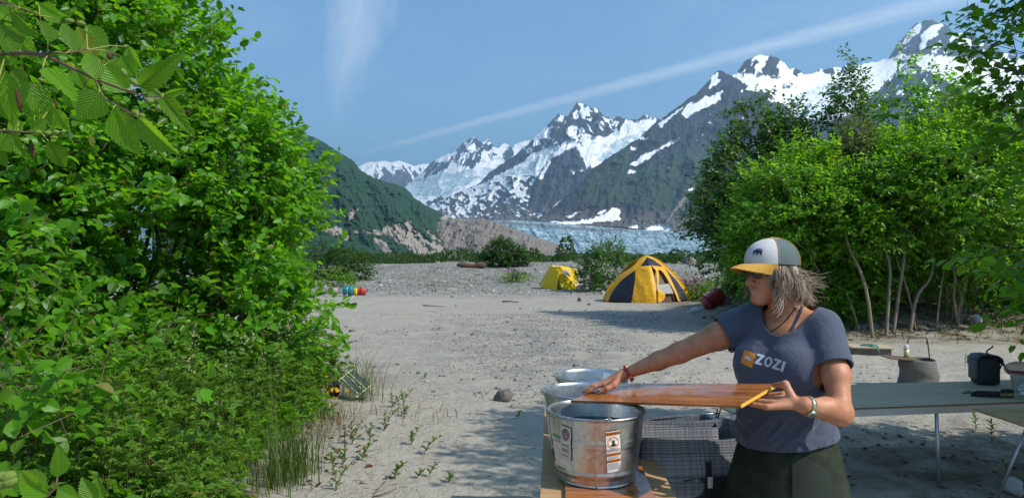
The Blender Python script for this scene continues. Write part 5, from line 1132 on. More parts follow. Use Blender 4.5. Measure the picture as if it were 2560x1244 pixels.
ld.rotation_euler = (R(-38), R(24), 0); MB().lathe([(0, .004), (.085, .004), (.092, .0), (.094, .008), (.086, .012), (0, .0105)], 36).build('disc', m_clear, ld, True)
bg_ = on_plane(2575, 990, TZ); pbg = MB(); 
bm = bmesh.new(); bmesh.ops.create_icosphere(bm, subdivisions=4, radius=1)
for v in bm.verts: p = np.array(v.co); k_ = 1 + .25 * float(ridged(p[0] * 2.2, p[1] * 2.2 + p[2] * 2, 3)); v.co = Vector((p[0] * .075 * k_, p[1] * .06 * k_, max(0, .045 + p[2] * .05 * k_)))
me = bpy.data.meshes.new('plastic_bag'); bm.to_mesh(me); bm.free(); o = link('plastic_bag', me, None, m_clear, True); o.location = bg_; meta(o, 'crumpled clear plastic bag at the right end of the food table', 'plastic bag')
# second little table bottom right
s2 = P(2560, 1048, 4.35); st2 = empty('side_table', (s2.x + .22, s2.y, gh(s2.x, s2.y)), 'small slatted wooden side table peeking in at the right edge below the food table', 'table')
zt = 1.6 - (1046 - HY) / F * 4.35 - st2.location.z
for k in range(4): MB().box((-.02, -.135 + k * .13, zt - .009), (.62, .12, .018), bev=.002).build('slat', m_ply, st2)
MB().tube([(-.25, -.15, .0), (-.02, -.15, zt - .02)], .009, 6).build('leg', m_alu, st2, True); MB().tube([(.2, -.15, .0), (-.05, -.15, zt - .02)], .009, 6).build('leg', m_alu, st2, True)
MB().tube([(-.25, .2, .0), (-.02, .2, zt - .02)], .009, 6).build('leg', m_alu, st2, True); MB().tube([(.2, .2, .0), (-.05, .2, zt - .02)], .009, 6).build('leg', m_alu, st2, True)

# ---- things on the sand behind the table
bk0 = gp(2295, 962); bz_ = gh(*bk0); root = empty('canvas_bucket', (bk0[0], bk0[1] + .0, bz_), 'grey-brown slumped canvas bucket standing on the bright sand behind the table', 'bucket')
m_canv = plain('canvas', (.135, .125, .115), .9, var=.2, scale=30, bmp=.4); Y_ = bk0[1]; hb_ = (962 - 897) / F * Y_; rb_ = 47 / F * Y_
V = []; n = 40; rows = 16
for r_ in range(rows + 1):
    t = r_ / rows
    for i in range(n):
        a = 2 * math.pi * i / n; k_ = rb_ * (1.0 - .12 * t + .05 * math.sin(a + 5 * t) + .045 * float(ridged(np.array(a * 1.1 + t * 2.4), np.array(t * 2.6 + 3), 2)))
        V.append((k_ * math.cos(a), k_ * .85 * math.sin(a), t * hb_ * (1 + .03 * math.sin(a * 2))))
Fc = [(r_ * n + i, r_ * n + (i + 1) % n, (r_ + 1) * n + (i + 1) % n, (r_ + 1) * n + i) for r_ in range(rows) for i in range(n)]
k0 = len(V)
for t in (.97, .8, .5): V += [(rb_ * (.82 - .05 * (1 - t)) * math.cos(2 * math.pi * i / n), rb_ * .7 * math.sin(2 * math.pi * i / n), t * hb_) for i in range(n)]
for a_, b_ in ((rows * n, k0), (k0, k0 + n), (k0 + n, k0 + 2 * n)): Fc += [(a_ + i, a_ + (i + 1) % n, b_ + (i + 1) % n, b_ + i) for i in range(n)]
Fc.append(tuple(k0 + 2 * n + i for i in range(n))); pym('wall', V, Fc, root, m_canv, True)
m_rust = plain('dark_wire', (.10, .085, .07), .5, .6, var=.3, bmp=0)
hk = empty('wire_hook', (bk0[0] + rb_ * .72, bk0[1] + .05, bz_), 'bent wire hook standing up out of the canvas bucket', 'hook')
hh = (962 - 843) / F * Y_; MB().tube(smoothp([(.02, 0, 0), (.01, 0, hb_ * 1.0), (-.02, 0, hh - .05), (-.035, 0, hh - .008), (-.06, 0, hh), (-.22, 0, hh - .004), (-.265, 0, hh - .02), (-.272, 0, hh - .08)], 2), .008, 7).build('rod', m_rust, hk, True)
bo = empty('square_board', (bk0[0] - rb_ * .9, bk0[1] + .0, bz_ + hb_), 'small brown square board balanced on the rim of the canvas bucket', 'board')
MB().box((.0, .02, .012), (70 / F * Y_, .30, .016), bev=.002).build('panel', m_boardb := plain('brown_board', (.16, .105, .06), .7, var=.3), bo); bo.rotation_euler = (R(0), R(3), R(-6))
bt = empty('bottle', (bk0[0] - rb_ * .62, bk0[1] + .0, bz_ + hb_ + .02), 'half-full clear bottle of pale yellow liquid on the square board', 'bottle')
m_oil, g = mat('yellow_liquid'); finish(g, bsdf(g, (.62, .55, .30), .15, 0, None, .5)); m_cap = plain('white_cap', (.7, .7, .7), .4, var=.05, bmp=0)
hbt = 30 / F * Y_; rbt = 6 / F * Y_; MB().lathe([(0, 0), (rbt, 0), (rbt, hbt * .68), (0, hbt * .68)], 18).build('liquid', m_oil, bt, True); MB().lathe([(rbt * 1.04, hbt * .68), (rbt * 1.04, hbt * .82), (rbt * .7, hbt * .9), (0, hbt * .9)], 18).build('clear_top', m_plas, bt, True); MB().lathe([(rbt * .72, hbt * .9), (rbt * .75, hbt * .92), (rbt * .72, hbt * 1.03), (0, hbt * 1.05)], 18).build('cap', m_cap, bt, True)
# wooden box with lid and teal rope
wb = gp(2180, 888); wz = gh(*wb); wx = empty('wooden_box', (wb[0], wb[1], wz), 'low grey wooden box with an overhanging lid on the bright sand', 'box', None, R(-14))
m_oldw = wood_mat('old_grey_wood', (.13, .11, .09), (.22, .19, .16), .8, .85); Yb = wb[1]; wl_ = 88 / F * Yb
for (cx_, cy_, sx_, sy_) in ((0, 0, wl_, .018), (0, .42, wl_, .018), (-wl_ / 2 + .01, .21, .018, .40), (wl_ / 2 - .01, .21, .018, .40)): MB().box((cx_, cy_, .055), (sx_, sy_, .12), bev=.002).build('side', m_oldw, wx)
MB().box((0.0, .20, .128), (wl_ + .06, .50, .022), bev=.003).build('lid', m_ply_grey, wx)
m_teal = plain('teal_webbing', (.02, .26, .24), .6, var=.2, bmp=0)
rp = empty('teal_strap', (wb[0], wb[1], wz + .14), 'tangled teal webbing lying over the wooden box lid', 'strap', None, R(-14))
MB().tube(smoothp([(-.14, .18, .01), (-.05, .12, .01), (.02, .02, .015), (.04, .10, .03), (-.03, .2, .02), (.06, .1, .03), (.09, -.02, .012), (.10, -.055, -.02), (.10, -.058, -.09)], 3), .010, 6).build('webbing', m_teal, rp, True)
MB().tube(smoothp([(-.10, .26, .01), (-.02, .17, .03), (.05, .06, .03), (.0, .02, .01), (.07, -.05, .0), (.07, -.058, -.06)], 3), .009, 6).build('webbing', m_teal, rp, True)
hpq = gp(2192, 980); o = MB().tube([(.15 * math.cos(t), .15 * math.sin(t), .012 + .004 * math.sin(3 * t)) for t in [2 * math.pi * i / 40 for i in range(41)]], .011, 8, False).build('metal_hoop', m_rust, None, True)
o.location = (hpq[0], hpq[1], gh(*hpq) + .006); meta(o, 'dark metal hoop lying on the bright sand just behind the table edge', 'hoop')

# ---- far bags
def duffel(px, py, wpx, hpx, m1, label, cat='bag', rz=0., name='duffel_bag', tilt=0., m2=None, straps=3, dep=.9):
    x, y = gp(px, py); w = wpx / F * y; h = hpx / F * y; root = empty(name, (x, y, gh(x, y)), label, cat, None, rz); r_ = h / 2
    V = []; n = 20; K = 14
    for i in range(K + 1):
        t = i / K; xx = (t - .5) * w; s = (1 - abs(2 * t - 1) ** 16) ** .5 * .87 + .13 + .04 * math.sin(t * 7 + px)
        for j in range(n):
            a = 2 * math.pi * j / n; e = .9 + .07 * float(vnoise(i * .7, j * .6, px * 1.0)); ca, sa = math.cos(a), math.sin(a); sq = (abs(ca) ** 3.2 + abs(sa) ** 3.2) ** (-1 / 3.2); V.append((xx, r_ * dep * s * ca * e * sq, r_ + r_ * s * sa * e * sq))
    Fc = [(i * n + j, i * n + (j + 1) % n, (i + 1) * n + (j + 1) % n, (i + 1) * n + j) for i in range(K) for j in range(n)] + [tuple(range(n)), tuple(range((K + 1) * n - 1, K * n - 1, -1))]
    pym('body', V, Fc, root, m1, True)
    for k in range(straps):
        xx = (-.28 + .56 * k / max(1, straps - 1)) * w if straps > 1 else 0
        MB().tube([(xx, r_ * dep * .99 * math.cos(a), r_ + r_ * .99 * math.sin(a)) for a in [2 * math.pi * q / 18 for q in range(19)]], .012 * max(1, y / 20), 5, False).build('strap', m2 or m_black, root, True)
    root.rotation_euler = (0, -tilt, rz); return root
m_rd = plain('red_nylon', (.42, .035, .045), .45, var=.25, scale=12, bmp=.4, bd=.01); m_td = plain('teal_nylon', (.01, .17, .19), .5, var=.2, scale=10, bmp=.3); m_yd = plain('yellow_nylon', (.75, .50, .02), .5, var=.1)
m_rr = plain('bright_red_nylon', (.50, .035, .025), .5, var=.2, scale=12, bmp=.3); m_bl = plain('blue_nylon', (.02, .12, .20), .5, var=.2)
duffel(1793, 790, 60, 40, m_rd, 'dark red dry bag leaning on the sand right of the big tent', tilt=R(34), rz=R(15), straps=2)
duffel(1778, 772, 44, 14, m_bl, 'thin blue stuff sack behind the dark red dry bag', tilt=R(32), rz=R(15), straps=0, name='stuff_sack')
def lump(px, py, w, h, m_, name, label, cat):
    x, y = gp(px, py); bm = bmesh.new(); bmesh.ops.create_icosphere(bm, subdivisions=4, radius=1)
    for v in bm.verts:
        p = np.array(v.co); k_ = 1 + .3 * float(ridged(p[0] * 1.6 + px, p[1] * 1.6 + p[2] * 1.5, 3)); v.co = Vector((p[0] * w / F * y / 2 * k_, p[1] * w / F * y * .35 * k_, max(0, (p[2] * .5 + .42) * h / F * y * k_)))
    me = bpy.data.meshes.new(name); bm.to_mesh(me); bm.free(); o = link(name, me, None, m_, True); o.location = (x, y, gh(x, y)); meta(o, label, cat); return o
lump(1740, 783, 27, 13, plain('white_plastic', (.7, .72, .74), .35, var=.05, bmp=0), 'white_sack', 'crumpled white plastic sack beside the dark red dry bag', 'sack')
duffel(871, 739, 28, 26, m_td, 'teal duffel bag at the foot of the far left shrub', straps=1, m2=m_alu, dep=1.1)
duffel(889, 738, 9, 19, m_yd, 'small yellow bag squeezed between the teal and the bright red bags', straps=0, dep=1.2)
duffel(903, 738, 24, 20, m_rr, 'bright red bag at the right end of the far left pile', straps=1, dep=1.1)
# solar panel
sx0, sy0 = gp(898, 1000); Ys = 7.55
c00, c10, c11, c01 = P(846, 949, Ys), P(892, 992, Ys - .05), P(921, 961, Ys + .12), P(879, 918, Ys + .17)
so = c00; ux = (c10 - c00); uy = (c01 - c00); nz_ = ux.cross(uy).normalized(); uxn = ux.normalized(); uyn = nz_.cross(uxn)
lx, ly = ux.length, uy.dot(uyn)
spn = empty('solar_panel', so, 'folding solar panel with lime-green borders tilted up on the sand by the undergrowth', 'solar panel')
spn.matrix_world = Matrix.Translation(so) @ Matrix((uxn, uyn, nz_)).transposed().to_4x4()
m_lime = plain('lime_fabric', (.42, .60, .22), .6, var=.08, bmp=0); m_cell = plain('solar_cell', (.035, .04, .045), .25, var=.2, scale=60, bmp=0)
MB().box((lx / 2, ly / 2, -.006), (lx, ly, .010), bev=.002).build('backing', m_lime, spn)
u0 = .008; wds = [.15, .26, .12, .29]; gaps = .05; x = .0
for k, w_ in enumerate(wds):
    y0 = (.03 + sum(wds[:k]) + gaps * k) * ly; MB().box((lx / 2, y0 + w_ * ly / 2, .002), (lx - .018, w_ * ly, .004), bev=.001).build('solar_cell', m_cell, spn)
    if k in (1,): pass
MB().tube([(lx * .3, ly * .6, -.01), (lx * .5, ly * .5, -.22)], .008, 6).build('prop', m_black, spn, True)
lump(834, 990, 28, 34, m_black, 'black_sack', 'black sack half hidden in the undergrowth behind the solar panel', 'sack')
yf = P(828, 968, 7.3); nY = 16; cc = np.array([[yf.x, yf.y, yf.z]]) + RNG.normal(size=(nY, 3)) * [.05, .05, .07]
m_yf = leaf_mat('yellow_petal', (.75, .50, .02), (.7, .45, .02), (.8, .5, .02), .6)
o = leaf_obj('yellow_flowers', [leaf_arrays(cc, rdir(nY), rdir(nY), .05, .9, 'lo')], None, m_yf); meta(o, 'yellow flowers in the weeds just left of the solar panel', 'flowers', kind='stuff')
# ---------------------------------------------------------------- tents
m_ty = None
def tent_mat(name, col, tr=.18):
    m_, g = mat(name); oc = g.n('ShaderNodeTexCoord').outputs['Object']; w = g.noise(oc, 3.0, 6, .6, 1.2)
    c = g.mix(g.noise(oc, 2, 3), tuple(x * .85 for x in col), tuple(min(1, x * 1.1) for x in col))
    b = bsdf(g, c, .45, 0, bump(g, w, .9, .05), .4); t = g.n('ShaderNodeBsdfTranslucent', {'Color': col})
    finish(g, g.n('ShaderNodeMixShader', {0: tr, 1: b, 2: t.outputs[0]})); return m_
m_gold_t = tent_mat('golden_nylon', (.86, .44, .015)); m_yel_t = tent_mat('yellow_nylon_fly', (.85, .60, .01)); m_dk = tent_mat('charcoal_nylon', (.018, .018, .028), .05)
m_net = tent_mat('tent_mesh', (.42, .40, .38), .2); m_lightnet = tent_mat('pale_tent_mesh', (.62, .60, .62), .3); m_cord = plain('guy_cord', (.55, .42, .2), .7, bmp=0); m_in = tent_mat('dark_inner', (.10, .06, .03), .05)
def arcpt(a, b, h, t, p=2.0, bulge=0.0):
    """pole arc from a to b, height h"""
    q = a.lerp(b, t); s = math.sin(math.pi * t); q.z = a.z * (1 - t) + b.z * t + h * s ** (1 / p * 1.55); return q
def patch(name, rows, m_, par, wr=.0, seed=0.):
    """rows: list of rows of points (same length)"""
    nu, nv = len(rows), len(rows[0]); V = []
    for i, r_ in enumerate(rows):
        for j, p in enumerate(r_):
            V.append(Vector(p))
    for i in range(nu):
        for j in range(nv):
            if 0 < i < nu - 1 and 0 < j < nv - 1 and wr:
                p = V[i * nv + j]; V[i * nv + j] = p + Vector((0, -1, .2)) * wr * (float(ridged(np.array(p.x * 2.2 + seed), np.array(p.z * 1.2 + p.x * .9), 3)))
    return pym(name, V, grid_faces(nu, nv).tolist(), par, m_, True)
def curve3(pts, n):
    pts = smoothp(pts, 3); L = [0]
    for a, b in zip(pts, pts[1:]): L.append(L[-1] + (b - a).length)
    out = []; j = 0
    for i in range(n):
        d = L[-1] * i / (n - 1)
        while j < len(L) - 2 and L[j + 1] < d: j += 1
        f = (d - L[j]) / max(1e-9, L[j + 1] - L[j]); out.append(pts[j].lerp(pts[j + 1], min(1, f)))
    return out
# big dome tent, traced on a hemisphere-like shell: image corner points get the depth of the shell they lie on
bx, by = gp(1612, 757); YB = by + 1.35; bz = gh(bx, YB)
bx = (1614 - CX) / F * YB
tent = empty('dome_tent', (bx, YB, bz), 'large yellow and charcoal dome tent with an open door', 'tent')
RX, RY, RZ = 1.62, 1.35, (757 - 641) / F * YB * 1.0
def shell(px, py, pad=0.0):
    """point of the dome seen at this pixel (front side)"""
    X = (px - 1614) / F * YB; Z = (757 - py) / F * YB; u = X / (RX + .02); w = max(0, Z) / (RZ + .02)
    q = 1 - abs(u) ** 1.35 - w ** 1.35; d = math.sqrt(max(0.0, q)) * RY
    k = (YB - d) / YB; cr_ = (CZ - 109 / F * (YB - d) - bz) * float(sstep(0, .3, w)); return Vector((X * k, -d - pad, Z * k + cr_))
def P2(pts, n, pad=0.0):
    """screen polyline → smooth curve on the shell"""
    p = smoothp([Vector((a, b, 0)) for a, b in pts], 3); L = [0]
    for a, b in zip(p, p[1:]): L.append(L[-1] + (b - a).length)
    out = []; j = 0
    for i in range(n):
        d = L[-1] * i / (n - 1)
        while j < len(L) - 2 and L[j + 1] < d: j += 1
        f = (d - L[j]) / max(1e-9, L[j + 1] - L[j]); q = p[j].lerp(p[j + 1], min(1, f)); out.append(shell(q.x, q.y, pad))
    return out
def quad2(name, left, right, m_, n=14, m=12, pad=0.0, wr=0.0, seed=0):
    A_ = P2s(left, n); B_ = P2s(right, n); rows = []
    for a, b in zip(A_, B_): rows.append([shell(*(Vector(a).lerp(Vector(b), t).xy), pad) for t in [k / m for k in range(m + 1)]])
    return patch(name, rows, m_, tent, wr, seed)
def P2s(pts, n):
    p = smoothp([Vector((a, b, 0)) for a, b in pts], 3); L = [0]
    for a, b in zip(p, p[1:]): L.append(L[-1] + (b - a).length)
    out = []; j = 0
    for i in range(n):
        d = L[-1] * i / (n - 1)
        while j < len(L) - 2 and L[j + 1] < d: j += 1
        f = (d - L[j]) / max(1e-9, L[j + 1] - L[j]); out.append(p[j].lerp(p[j + 1], min(1, f)))
    return out
# back half of the dome closes the body
V = []; nb, nr = 30, 12
for i in range(nr + 1):
    w = i / nr
    for j in range(nb + 1):
        a = math.pi * j / nb; m_ = max(0, 1 - w ** 1.35); ca = math.cos(a); V.append((RX * math.copysign((ca * ca * m_) ** (1 / 1.35), ca), RY * math.sin(a) * m_ ** .5, RZ * w))
pym('rear_shell', V, [(i * (nb + 1) + j, i * (nb + 1) + j + 1, (i + 1) * (nb + 1) + j + 1, (i + 1) * (nb + 1) + j) for i in range(nr) for j in range(nb)], tent, m_gold_t, True)
V = []
for i in range(nr + 1):
    w = i / nr
    for j in range(nb + 1):
        a = -math.pi * j / nb; m_ = max(0, 1 - w ** 1.35); ca = math.cos(a); V.append((RX * .9 * math.copysign((ca * ca * m_) ** (1 / 1.35), ca), RY * .86 * math.sin(a) * m_ ** .5, RZ * w * .93))
pym('inner_tent', V, [(i * (nb + 1) + j, i * (nb + 1) + j + 1, (i + 1) * (nb + 1) + j + 1, (i + 1) * (nb + 1) + j) for i in range(nr) for j in range(nb)], tent, m_in, True)
poleL = [(1508, 755), (1519, 725), (1545, 692), (1583, 666), (1600, 648), (1614, 640)]
poleR = [(1724, 748), (1710, 715), (1690, 690), (1657, 660), (1635, 645), (1614, 640)]
archL = [(1518, 750), (1532, 712), (1560, 680), (1583, 668)]
quad2('roof_panel', [(1583, 667), (1598, 650), (1614, 640)], [(1656, 666), (1638, 650), (1614, 640)], m_dk, 10, 12, .03)
quad2('side_panel', [(1513, 752), (1532, 712), (1560, 684), (1582, 668)], [(1565, 757), (1570, 730), (1577, 700), (1583, 668)], m_dk, 14, 10, .02, .03)
quad2('front_panel', [(1564, 758), (1569, 730), (1577, 696), (1582, 666)], [(1625, 760), (1625, 735), (1624, 705), (1618, 663)], m_gold_t, 16, 12, .04, .05, 3)
quad2('front_panel', [(1620, 663), (1625, 672), (1628, 672), (1630, 676)], [(1655, 667), (1655, 668), (1656, 669), (1656, 670)], m_gold_t, 8, 10, .04)
quad2('door_arch', [(1630, 675), (1643, 672), (1655, 690), (1675, 730), (1682, 752)], [(1656, 667), (1662, 680), (1670, 700), (1683, 735), (1688, 755)], m_gold_t, 14, 5, .05, .02)
quad2('side_panel', [(1657, 668), (1668, 690), (1680, 725), (1688, 755)], [(1657, 668), (1690, 692), (1710, 722), (1718, 748)], m_dk, 14, 10, .02, .03, 5)
quad2('door_flap', [(1628, 674), (1629, 690), (1627, 710), (1626, 725)], [(1636, 674), (1635, 690), (1633, 705), (1628, 722)], m_gold_t, 10, 4, .07, .02, 7)
quad2('door_flap', [(1626, 722), (1626, 735), (1626, 748), (1627, 756)], [(1630, 722), (1650, 736), (1640, 750), (1630, 755)], m_gold_t, 10, 8, .10, .05, 9)
quad2('inner_mesh', [(1630, 712), (1628, 722), (1629, 735)], [(1662, 708), (1668, 722), (1672, 733)], m_net, 8, 10, .0)
quad2('sleeve', [(x - 3, y - 2) for x, y in poleL[:-1]] + [(1614, 638)], [(x + 6, y + 3) for x, y in poleL[:-1]] + [(1614, 642)], m_gold_t, 22, 3, .05)
quad2('sleeve', [(x + 3, y - 2) for x, y in poleR[:-1]] + [(1614, 638)], [(x - 7, y + 3) for x, y in poleR[:-1]] + [(1614, 642)], m_gold_t, 22, 3, .05)
for sgn, base in ((1, [(1512, 757), (1500, 772)]), (1, [(1722, 748), (1730, 752)])): pass
def cord(a, b, r=.006): MB().tube([a, (a + b) / 2 - Vector((0, 0, .03)), b], r, 5).build('guy_line', m_cord, tent, True)
cord(shell(1580, 672, .06), shell(1512, 735, .25)); cord(shell(1583, 668, .06), Vector((-2.25, .2, .0)), .005); cord(shell(1660, 672, .06), shell(1695, 705, .3)); cord(shell(1657, 668, .06), Vector((2.3, -.1, .0)), .005)
for x_, y_ in ((1508, 757), (1724, 750), (1688, 758), (1565, 760)):
    p = shell(x_, y_ - 4, .05); MB().tube([p + Vector((0, 0, .07)), p, p + Vector((0, -.06, -.05))], .012, 5).build('stake_loop', m_gold_t, tent, True)
# small tent
sx_, sy_ = gp(1408, 723); YT = sy_ + .7; tz_ = gh(sx_, YT); sx_ = (1408 - CX) / F * YT; t2 = empty('small_tent', (sx_, YT, tz_), 'small bright yellow tent with an open doorway farther back on the left', 'tent')
def q2(px, py, d): X = (px - 1408) / F * YT; Z = (723 - py) / F * YT; k = (YT - d) / YT; return Vector((X * k, -d, Z * k))
def pan(name, pts, m_, sub=6, wr=.02):
    """four-sided cloth panel: corners (px,py,depth) bottom-left, top-left, top-right, bottom-right"""
    c = [q2(*p) for p in pts]; rows = []
    for i in range(sub + 1):
        a = c[0].lerp(c[1], i / sub); b = c[3].lerp(c[2], i / sub); rows.append([a.lerp(b, j / sub) + Vector((0, 0, -.03 * math.sin(math.pi * j / sub) * math.sin(math.pi * i / sub))) for j in range(sub + 1)])
    return patch(name, rows, m_, t2, wr, len(name))
pan('side_wall', [(1356, 721, .3), (1378, 667, .5), (1395, 668, .9), (1388, 724, 1.0)], m_yel_t)
pan('side_wall', [(1356, 721, .3), (1378, 667, .5), (1378, 667, -.6), (1350, 715, -1.0)], m_yel_t)
pan('door_panel', [(1402, 723, 1.0), (1378 + 6, 674, .9), (1399, 667, .9), (1436, 722, 1.0)], m_yel_t)
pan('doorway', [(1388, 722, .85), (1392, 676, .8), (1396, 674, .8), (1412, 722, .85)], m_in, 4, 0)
pan('inner_mesh', [(1392, 720, .88), (1396, 700, .85), (1405, 700, .85), (1410, 720, .88)], m_net, 4, 0)
pan('roof', [(1378, 667, .5), (1382, 665, -.4), (1424, 670, -.4), (1396, 668, .9)], m_yel_t, 6, .01)
pan('side_wall', [(1402 + 8, 700, .98), (1396, 668, .92), (1420, 668, .5), (1439, 722, .6)], m_yel_t)
pan('side_wall', [(1432, 722, .8), (1405, 668, .7), (1444, 677, .2), (1440, 722, .3)], m_yel_t)
pan('rear_roof', [(1396, 668, .85), (1400, 666, -.3), (1446, 676, -.2), (1440, 678, .3)], m_yel_t, 6, .01)
pan('mesh_end', [(1438, 719, .32), (1444, 678, .2), (1446, 680, .1), (1462, 712, -.1)], m_lightnet)
pan('rear_wall', [(1462, 714, -.2), (1446, 677, -.2), (1382, 666, -.5), (1352, 718, -1.0)], m_yel_t)
pan('ground_skirt', [(1436, 723, .5), (1438, 716, .35), (1462, 712, -.1), (1468, 721, -.1)], m_dk, 4, 0)
MB().tube([q2(1446, 680, .15), q2(1455, 698, .05), q2(1466, 718, -.05)], .02, 5).build('sleeve', m_gold_t, t2, True)
MB().tube([q2(1384, 668, .95), q2(1396, 668, 1.0), q2(1412, 690, 1.05), q2(1438, 722, 1.05)], .018, 5).build('pole', m_dk, t2, True)
MB().tube([q2(1388, 724, 1.04), q2(1391, 695, 1.0), q2(1396, 670, .97)], .02, 5).build('pole', m_yel_t, t2, True)
# clothes hung on the small tent
m_gw = plain('grey_white_cloth', (.35, .34, .38), .8, var=.5, scale=5, bmp=0); V = []; Fc = []
p0 = q2(1408, 674, 1.08)
o = MB().tube([p0, p0 + Vector((.12, -.02, -.14)), p0 + Vector((.26, -.02, -.32))], [.06, .10, .05], 7).tube([p0 + Vector((-.02, -.03, -.02)), p0 + Vector((.0, -.04, -.2)), p0 + Vector((.06, -.02, -.36))], [.05, .08, .04], 7).build('hung_clothing', m_gw, None, True)
o.location = t2.location; meta(o, 'grey and white clothing hung over the doorway of the small yellow tent', 'clothing')
# ---------------------------------------------------------------- the woman
import openvdb
class SDF:
    """dense signed-distance canvas: smooth unions of tapered capsules and ellipsoids"""
    def __init__(s, lo, hi, v):
        s.lo = np.array(lo, float); s.v = v; s.n = np.ceil((np.array(hi) - s.lo) / v).astype(int) + 1; s.a = np.full(s.n, .5, np.float32)
    def reg(s, c0, c1, pad):
        i0 = np.clip(np.floor((np.array(c0) - pad - s.lo) / s.v).astype(int), 0, s.n); i1 = np.clip(np.ceil((np.array(c1) + pad - s.lo) / s.v).astype(int) + 1, 0, s.n)
        if np.any(i1 <= i0): return None
        ax = [s.lo[k] + s.v * np.arange(i0[k], i1[k]) for k in range(3)]
        return tuple(slice(a, b) for a, b in zip(i0, i1)), ax[0][:, None, None], ax[1][None, :, None], ax[2][None, None, :]
    def comb(s, sl, d, k, sub=False):
        A = s.a[sl]
        if sub:
            d = -d; h = np.clip(.5 - .5 * (A - d) / k, 0, 1) if k > 0 else None
            s.a[sl] = np.maximum(A, d) if k <= 0 else A * (1 - h) + d * h + k * h * (1 - h); return
        if k <= 0: s.a[sl] = np.minimum(A, d); return
        h = np.clip(.5 + .5 * (A - d) / k, 0, 1); s.a[sl] = A * (1 - h) + d * h - k * h * (1 - h)
    def cone(s, a, b, ra, rb, k=.02, sub=False):
        a = np.array(a, float); b = np.array(b, float); R_ = max(ra, rb); r = s.reg(np.minimum(a, b), np.maximum(a, b), R_ + k + 3 * s.v + .012)
        if r is None: return
        sl, X, Y, Z = r; ab = b - a; L = max(ab @ ab, 1e-9); t = np.clip(((X - a[0]) * ab[0] + (Y - a[1]) * ab[1] + (Z - a[2]) * ab[2]) / L, 0, 1)
        d = np.sqrt((X - a[0] - ab[0] * t) ** 2 + (Y - a[1] - ab[1] * t) ** 2 + (Z - a[2] - ab[2] * t) ** 2) - (ra + (rb - ra) * t); s.comb(sl, d.astype(np.float32), k, sub)
    def ell(s, c, r, M, k=.02, sub=False):
        """ellipsoid: radii r along the rows of M"""
        c = np.array(c, float); r = np.array(r, float); q = s.reg(c, c, r.max() + k + 3 * s.v + .012)
        if q is None: return
        sl, X, Y, Z = q; X = X - c[0]; Y = Y - c[1]; Z = Z - c[2]; p = [(M[i][0] * X + M[i][1] * Y + M[i][2] * Z) for i in range(3)]
        k0 = np.sqrt(sum((p[i] / r[i]) ** 2 for i in range(3))); k1 = np.sqrt(sum((p[i] / r[i] ** 2) ** 2 for i in range(3))) + 1e-9
        s.comb(sl, (k0 * (k0 - 1) / k1).astype(np.float32), k, sub)
    def coords(s): return [s.lo[k] + s.v * np.arange(s.n[k]) for k in range(3)]
    def mesh(s, name, mats, parent, iso=0.0):
        b = 3 * s.v; g_ = openvdb.FloatGrid(b); g_.copyFromArray(np.clip(s.a - iso, -b, b).astype(np.float32), tolerance=0.0); p, q = g_.convertToQuads(0.0)
        p = np.array(p) * s.v + s.lo; q = np.array(q)[:, ::-1]
        off = np.array(parent.location) if parent is not None else 0
        return npmesh(name, p - off, q, parent, mats, True)
UP = np.array([0, 0, 1.0]); TF = np.array([-.77, -.64, 0]); TL = np.array([.64, -.77, 0]); TM = [TF, TL, UP]
TC = np.array([1.13, 2.80, 0.0])
def T(f, l, z): return TC + TF * f + TL * l + UP * z
HF = np.array([-.935, -.355, -.03]); HF /= np.linalg.norm(HF); HL = np.cross(UP, HF); HL /= np.linalg.norm(HL); HU = np.cross(HF, HL); HM = [HF, HL, HU]
HC = np.array([1.062, 2.79, 1.548]); HS = 1.01
def H(f, l, u): return HC + HS * (HF * f + HL * l + HU * u)
woman = empty('person', (1.13, 2.80, gh(1.13, 2.8)), 'woman in a trucker cap and slate blue T-shirt rinsing a board over the wash tubs', 'person')
m_skin, g = mat('tanned_skin'); oc = g.n('ShaderNodeTexCoord').outputs['Object']
c = g.mix(g.maprange(g.noise(oc, 16, 5, .6), .35, .65), (.42, .165, .080), (.56, .26, .145)); c = g.mix(g.maprange(g.noise(oc, 160, 3), .6, .75, 0, .3), c, (.25, .09, .045))
finish(g, bsdf(g, c, g.maprange(g.noise(oc, 30, 4), .3, .7, .42, .6), 0, bump(g, g.noise(oc, 220, 4, .7), .22, .001), .4, **{'Subsurface Weight': .12, 'Subsurface Radius': (.012, .004, .002), 'Subsurface Scale': 1.0}))
def torso(S, grow=0.0, k=.05):
    G_ = grow
    S.ell(T(0, 0, 1.22), (.112 + G_, .146 + G_, .17 + G_), TM, k)
    S.ell(T(.02, 0, 1.04), (.135 + G_, .162 + G_, .17 + G_), TM, .07)
    S.ell(T(0, 0, .86), (.148 + G_, .188 + G_, .16 + G_), TM, .07)
    for s_ in (-1, 1):
        S.ell(T(.088, s_ * .078, 1.175), (.078 + G_, .082 + G_, .082 + G_), TM, .035)
        S.cone(T(-.015, 0, 1.370), T(-.01, s_ * .135, 1.336), .050 + G_, .046 + G_, .03)
RSH = T(-.01, -.155, 1.335); LSH = T(-.01, .140, 1.322)
REL = np.array([.722, 2.95, 1.197]); RWR = np.array([.487, 2.965, 1.103]); LEL = np.array([1.203, 2.50, 1.035]); LWR = np.array([1.040, 2.425, 1.082])
S = SDF((.22, 2.25, -.02), (1.55, 3.22, 1.78), .0042)
torso(S)
S.cone(T(-.01, 0, 1.37), H(-.022, 0, -.07), .062, .056, .03)          # neck
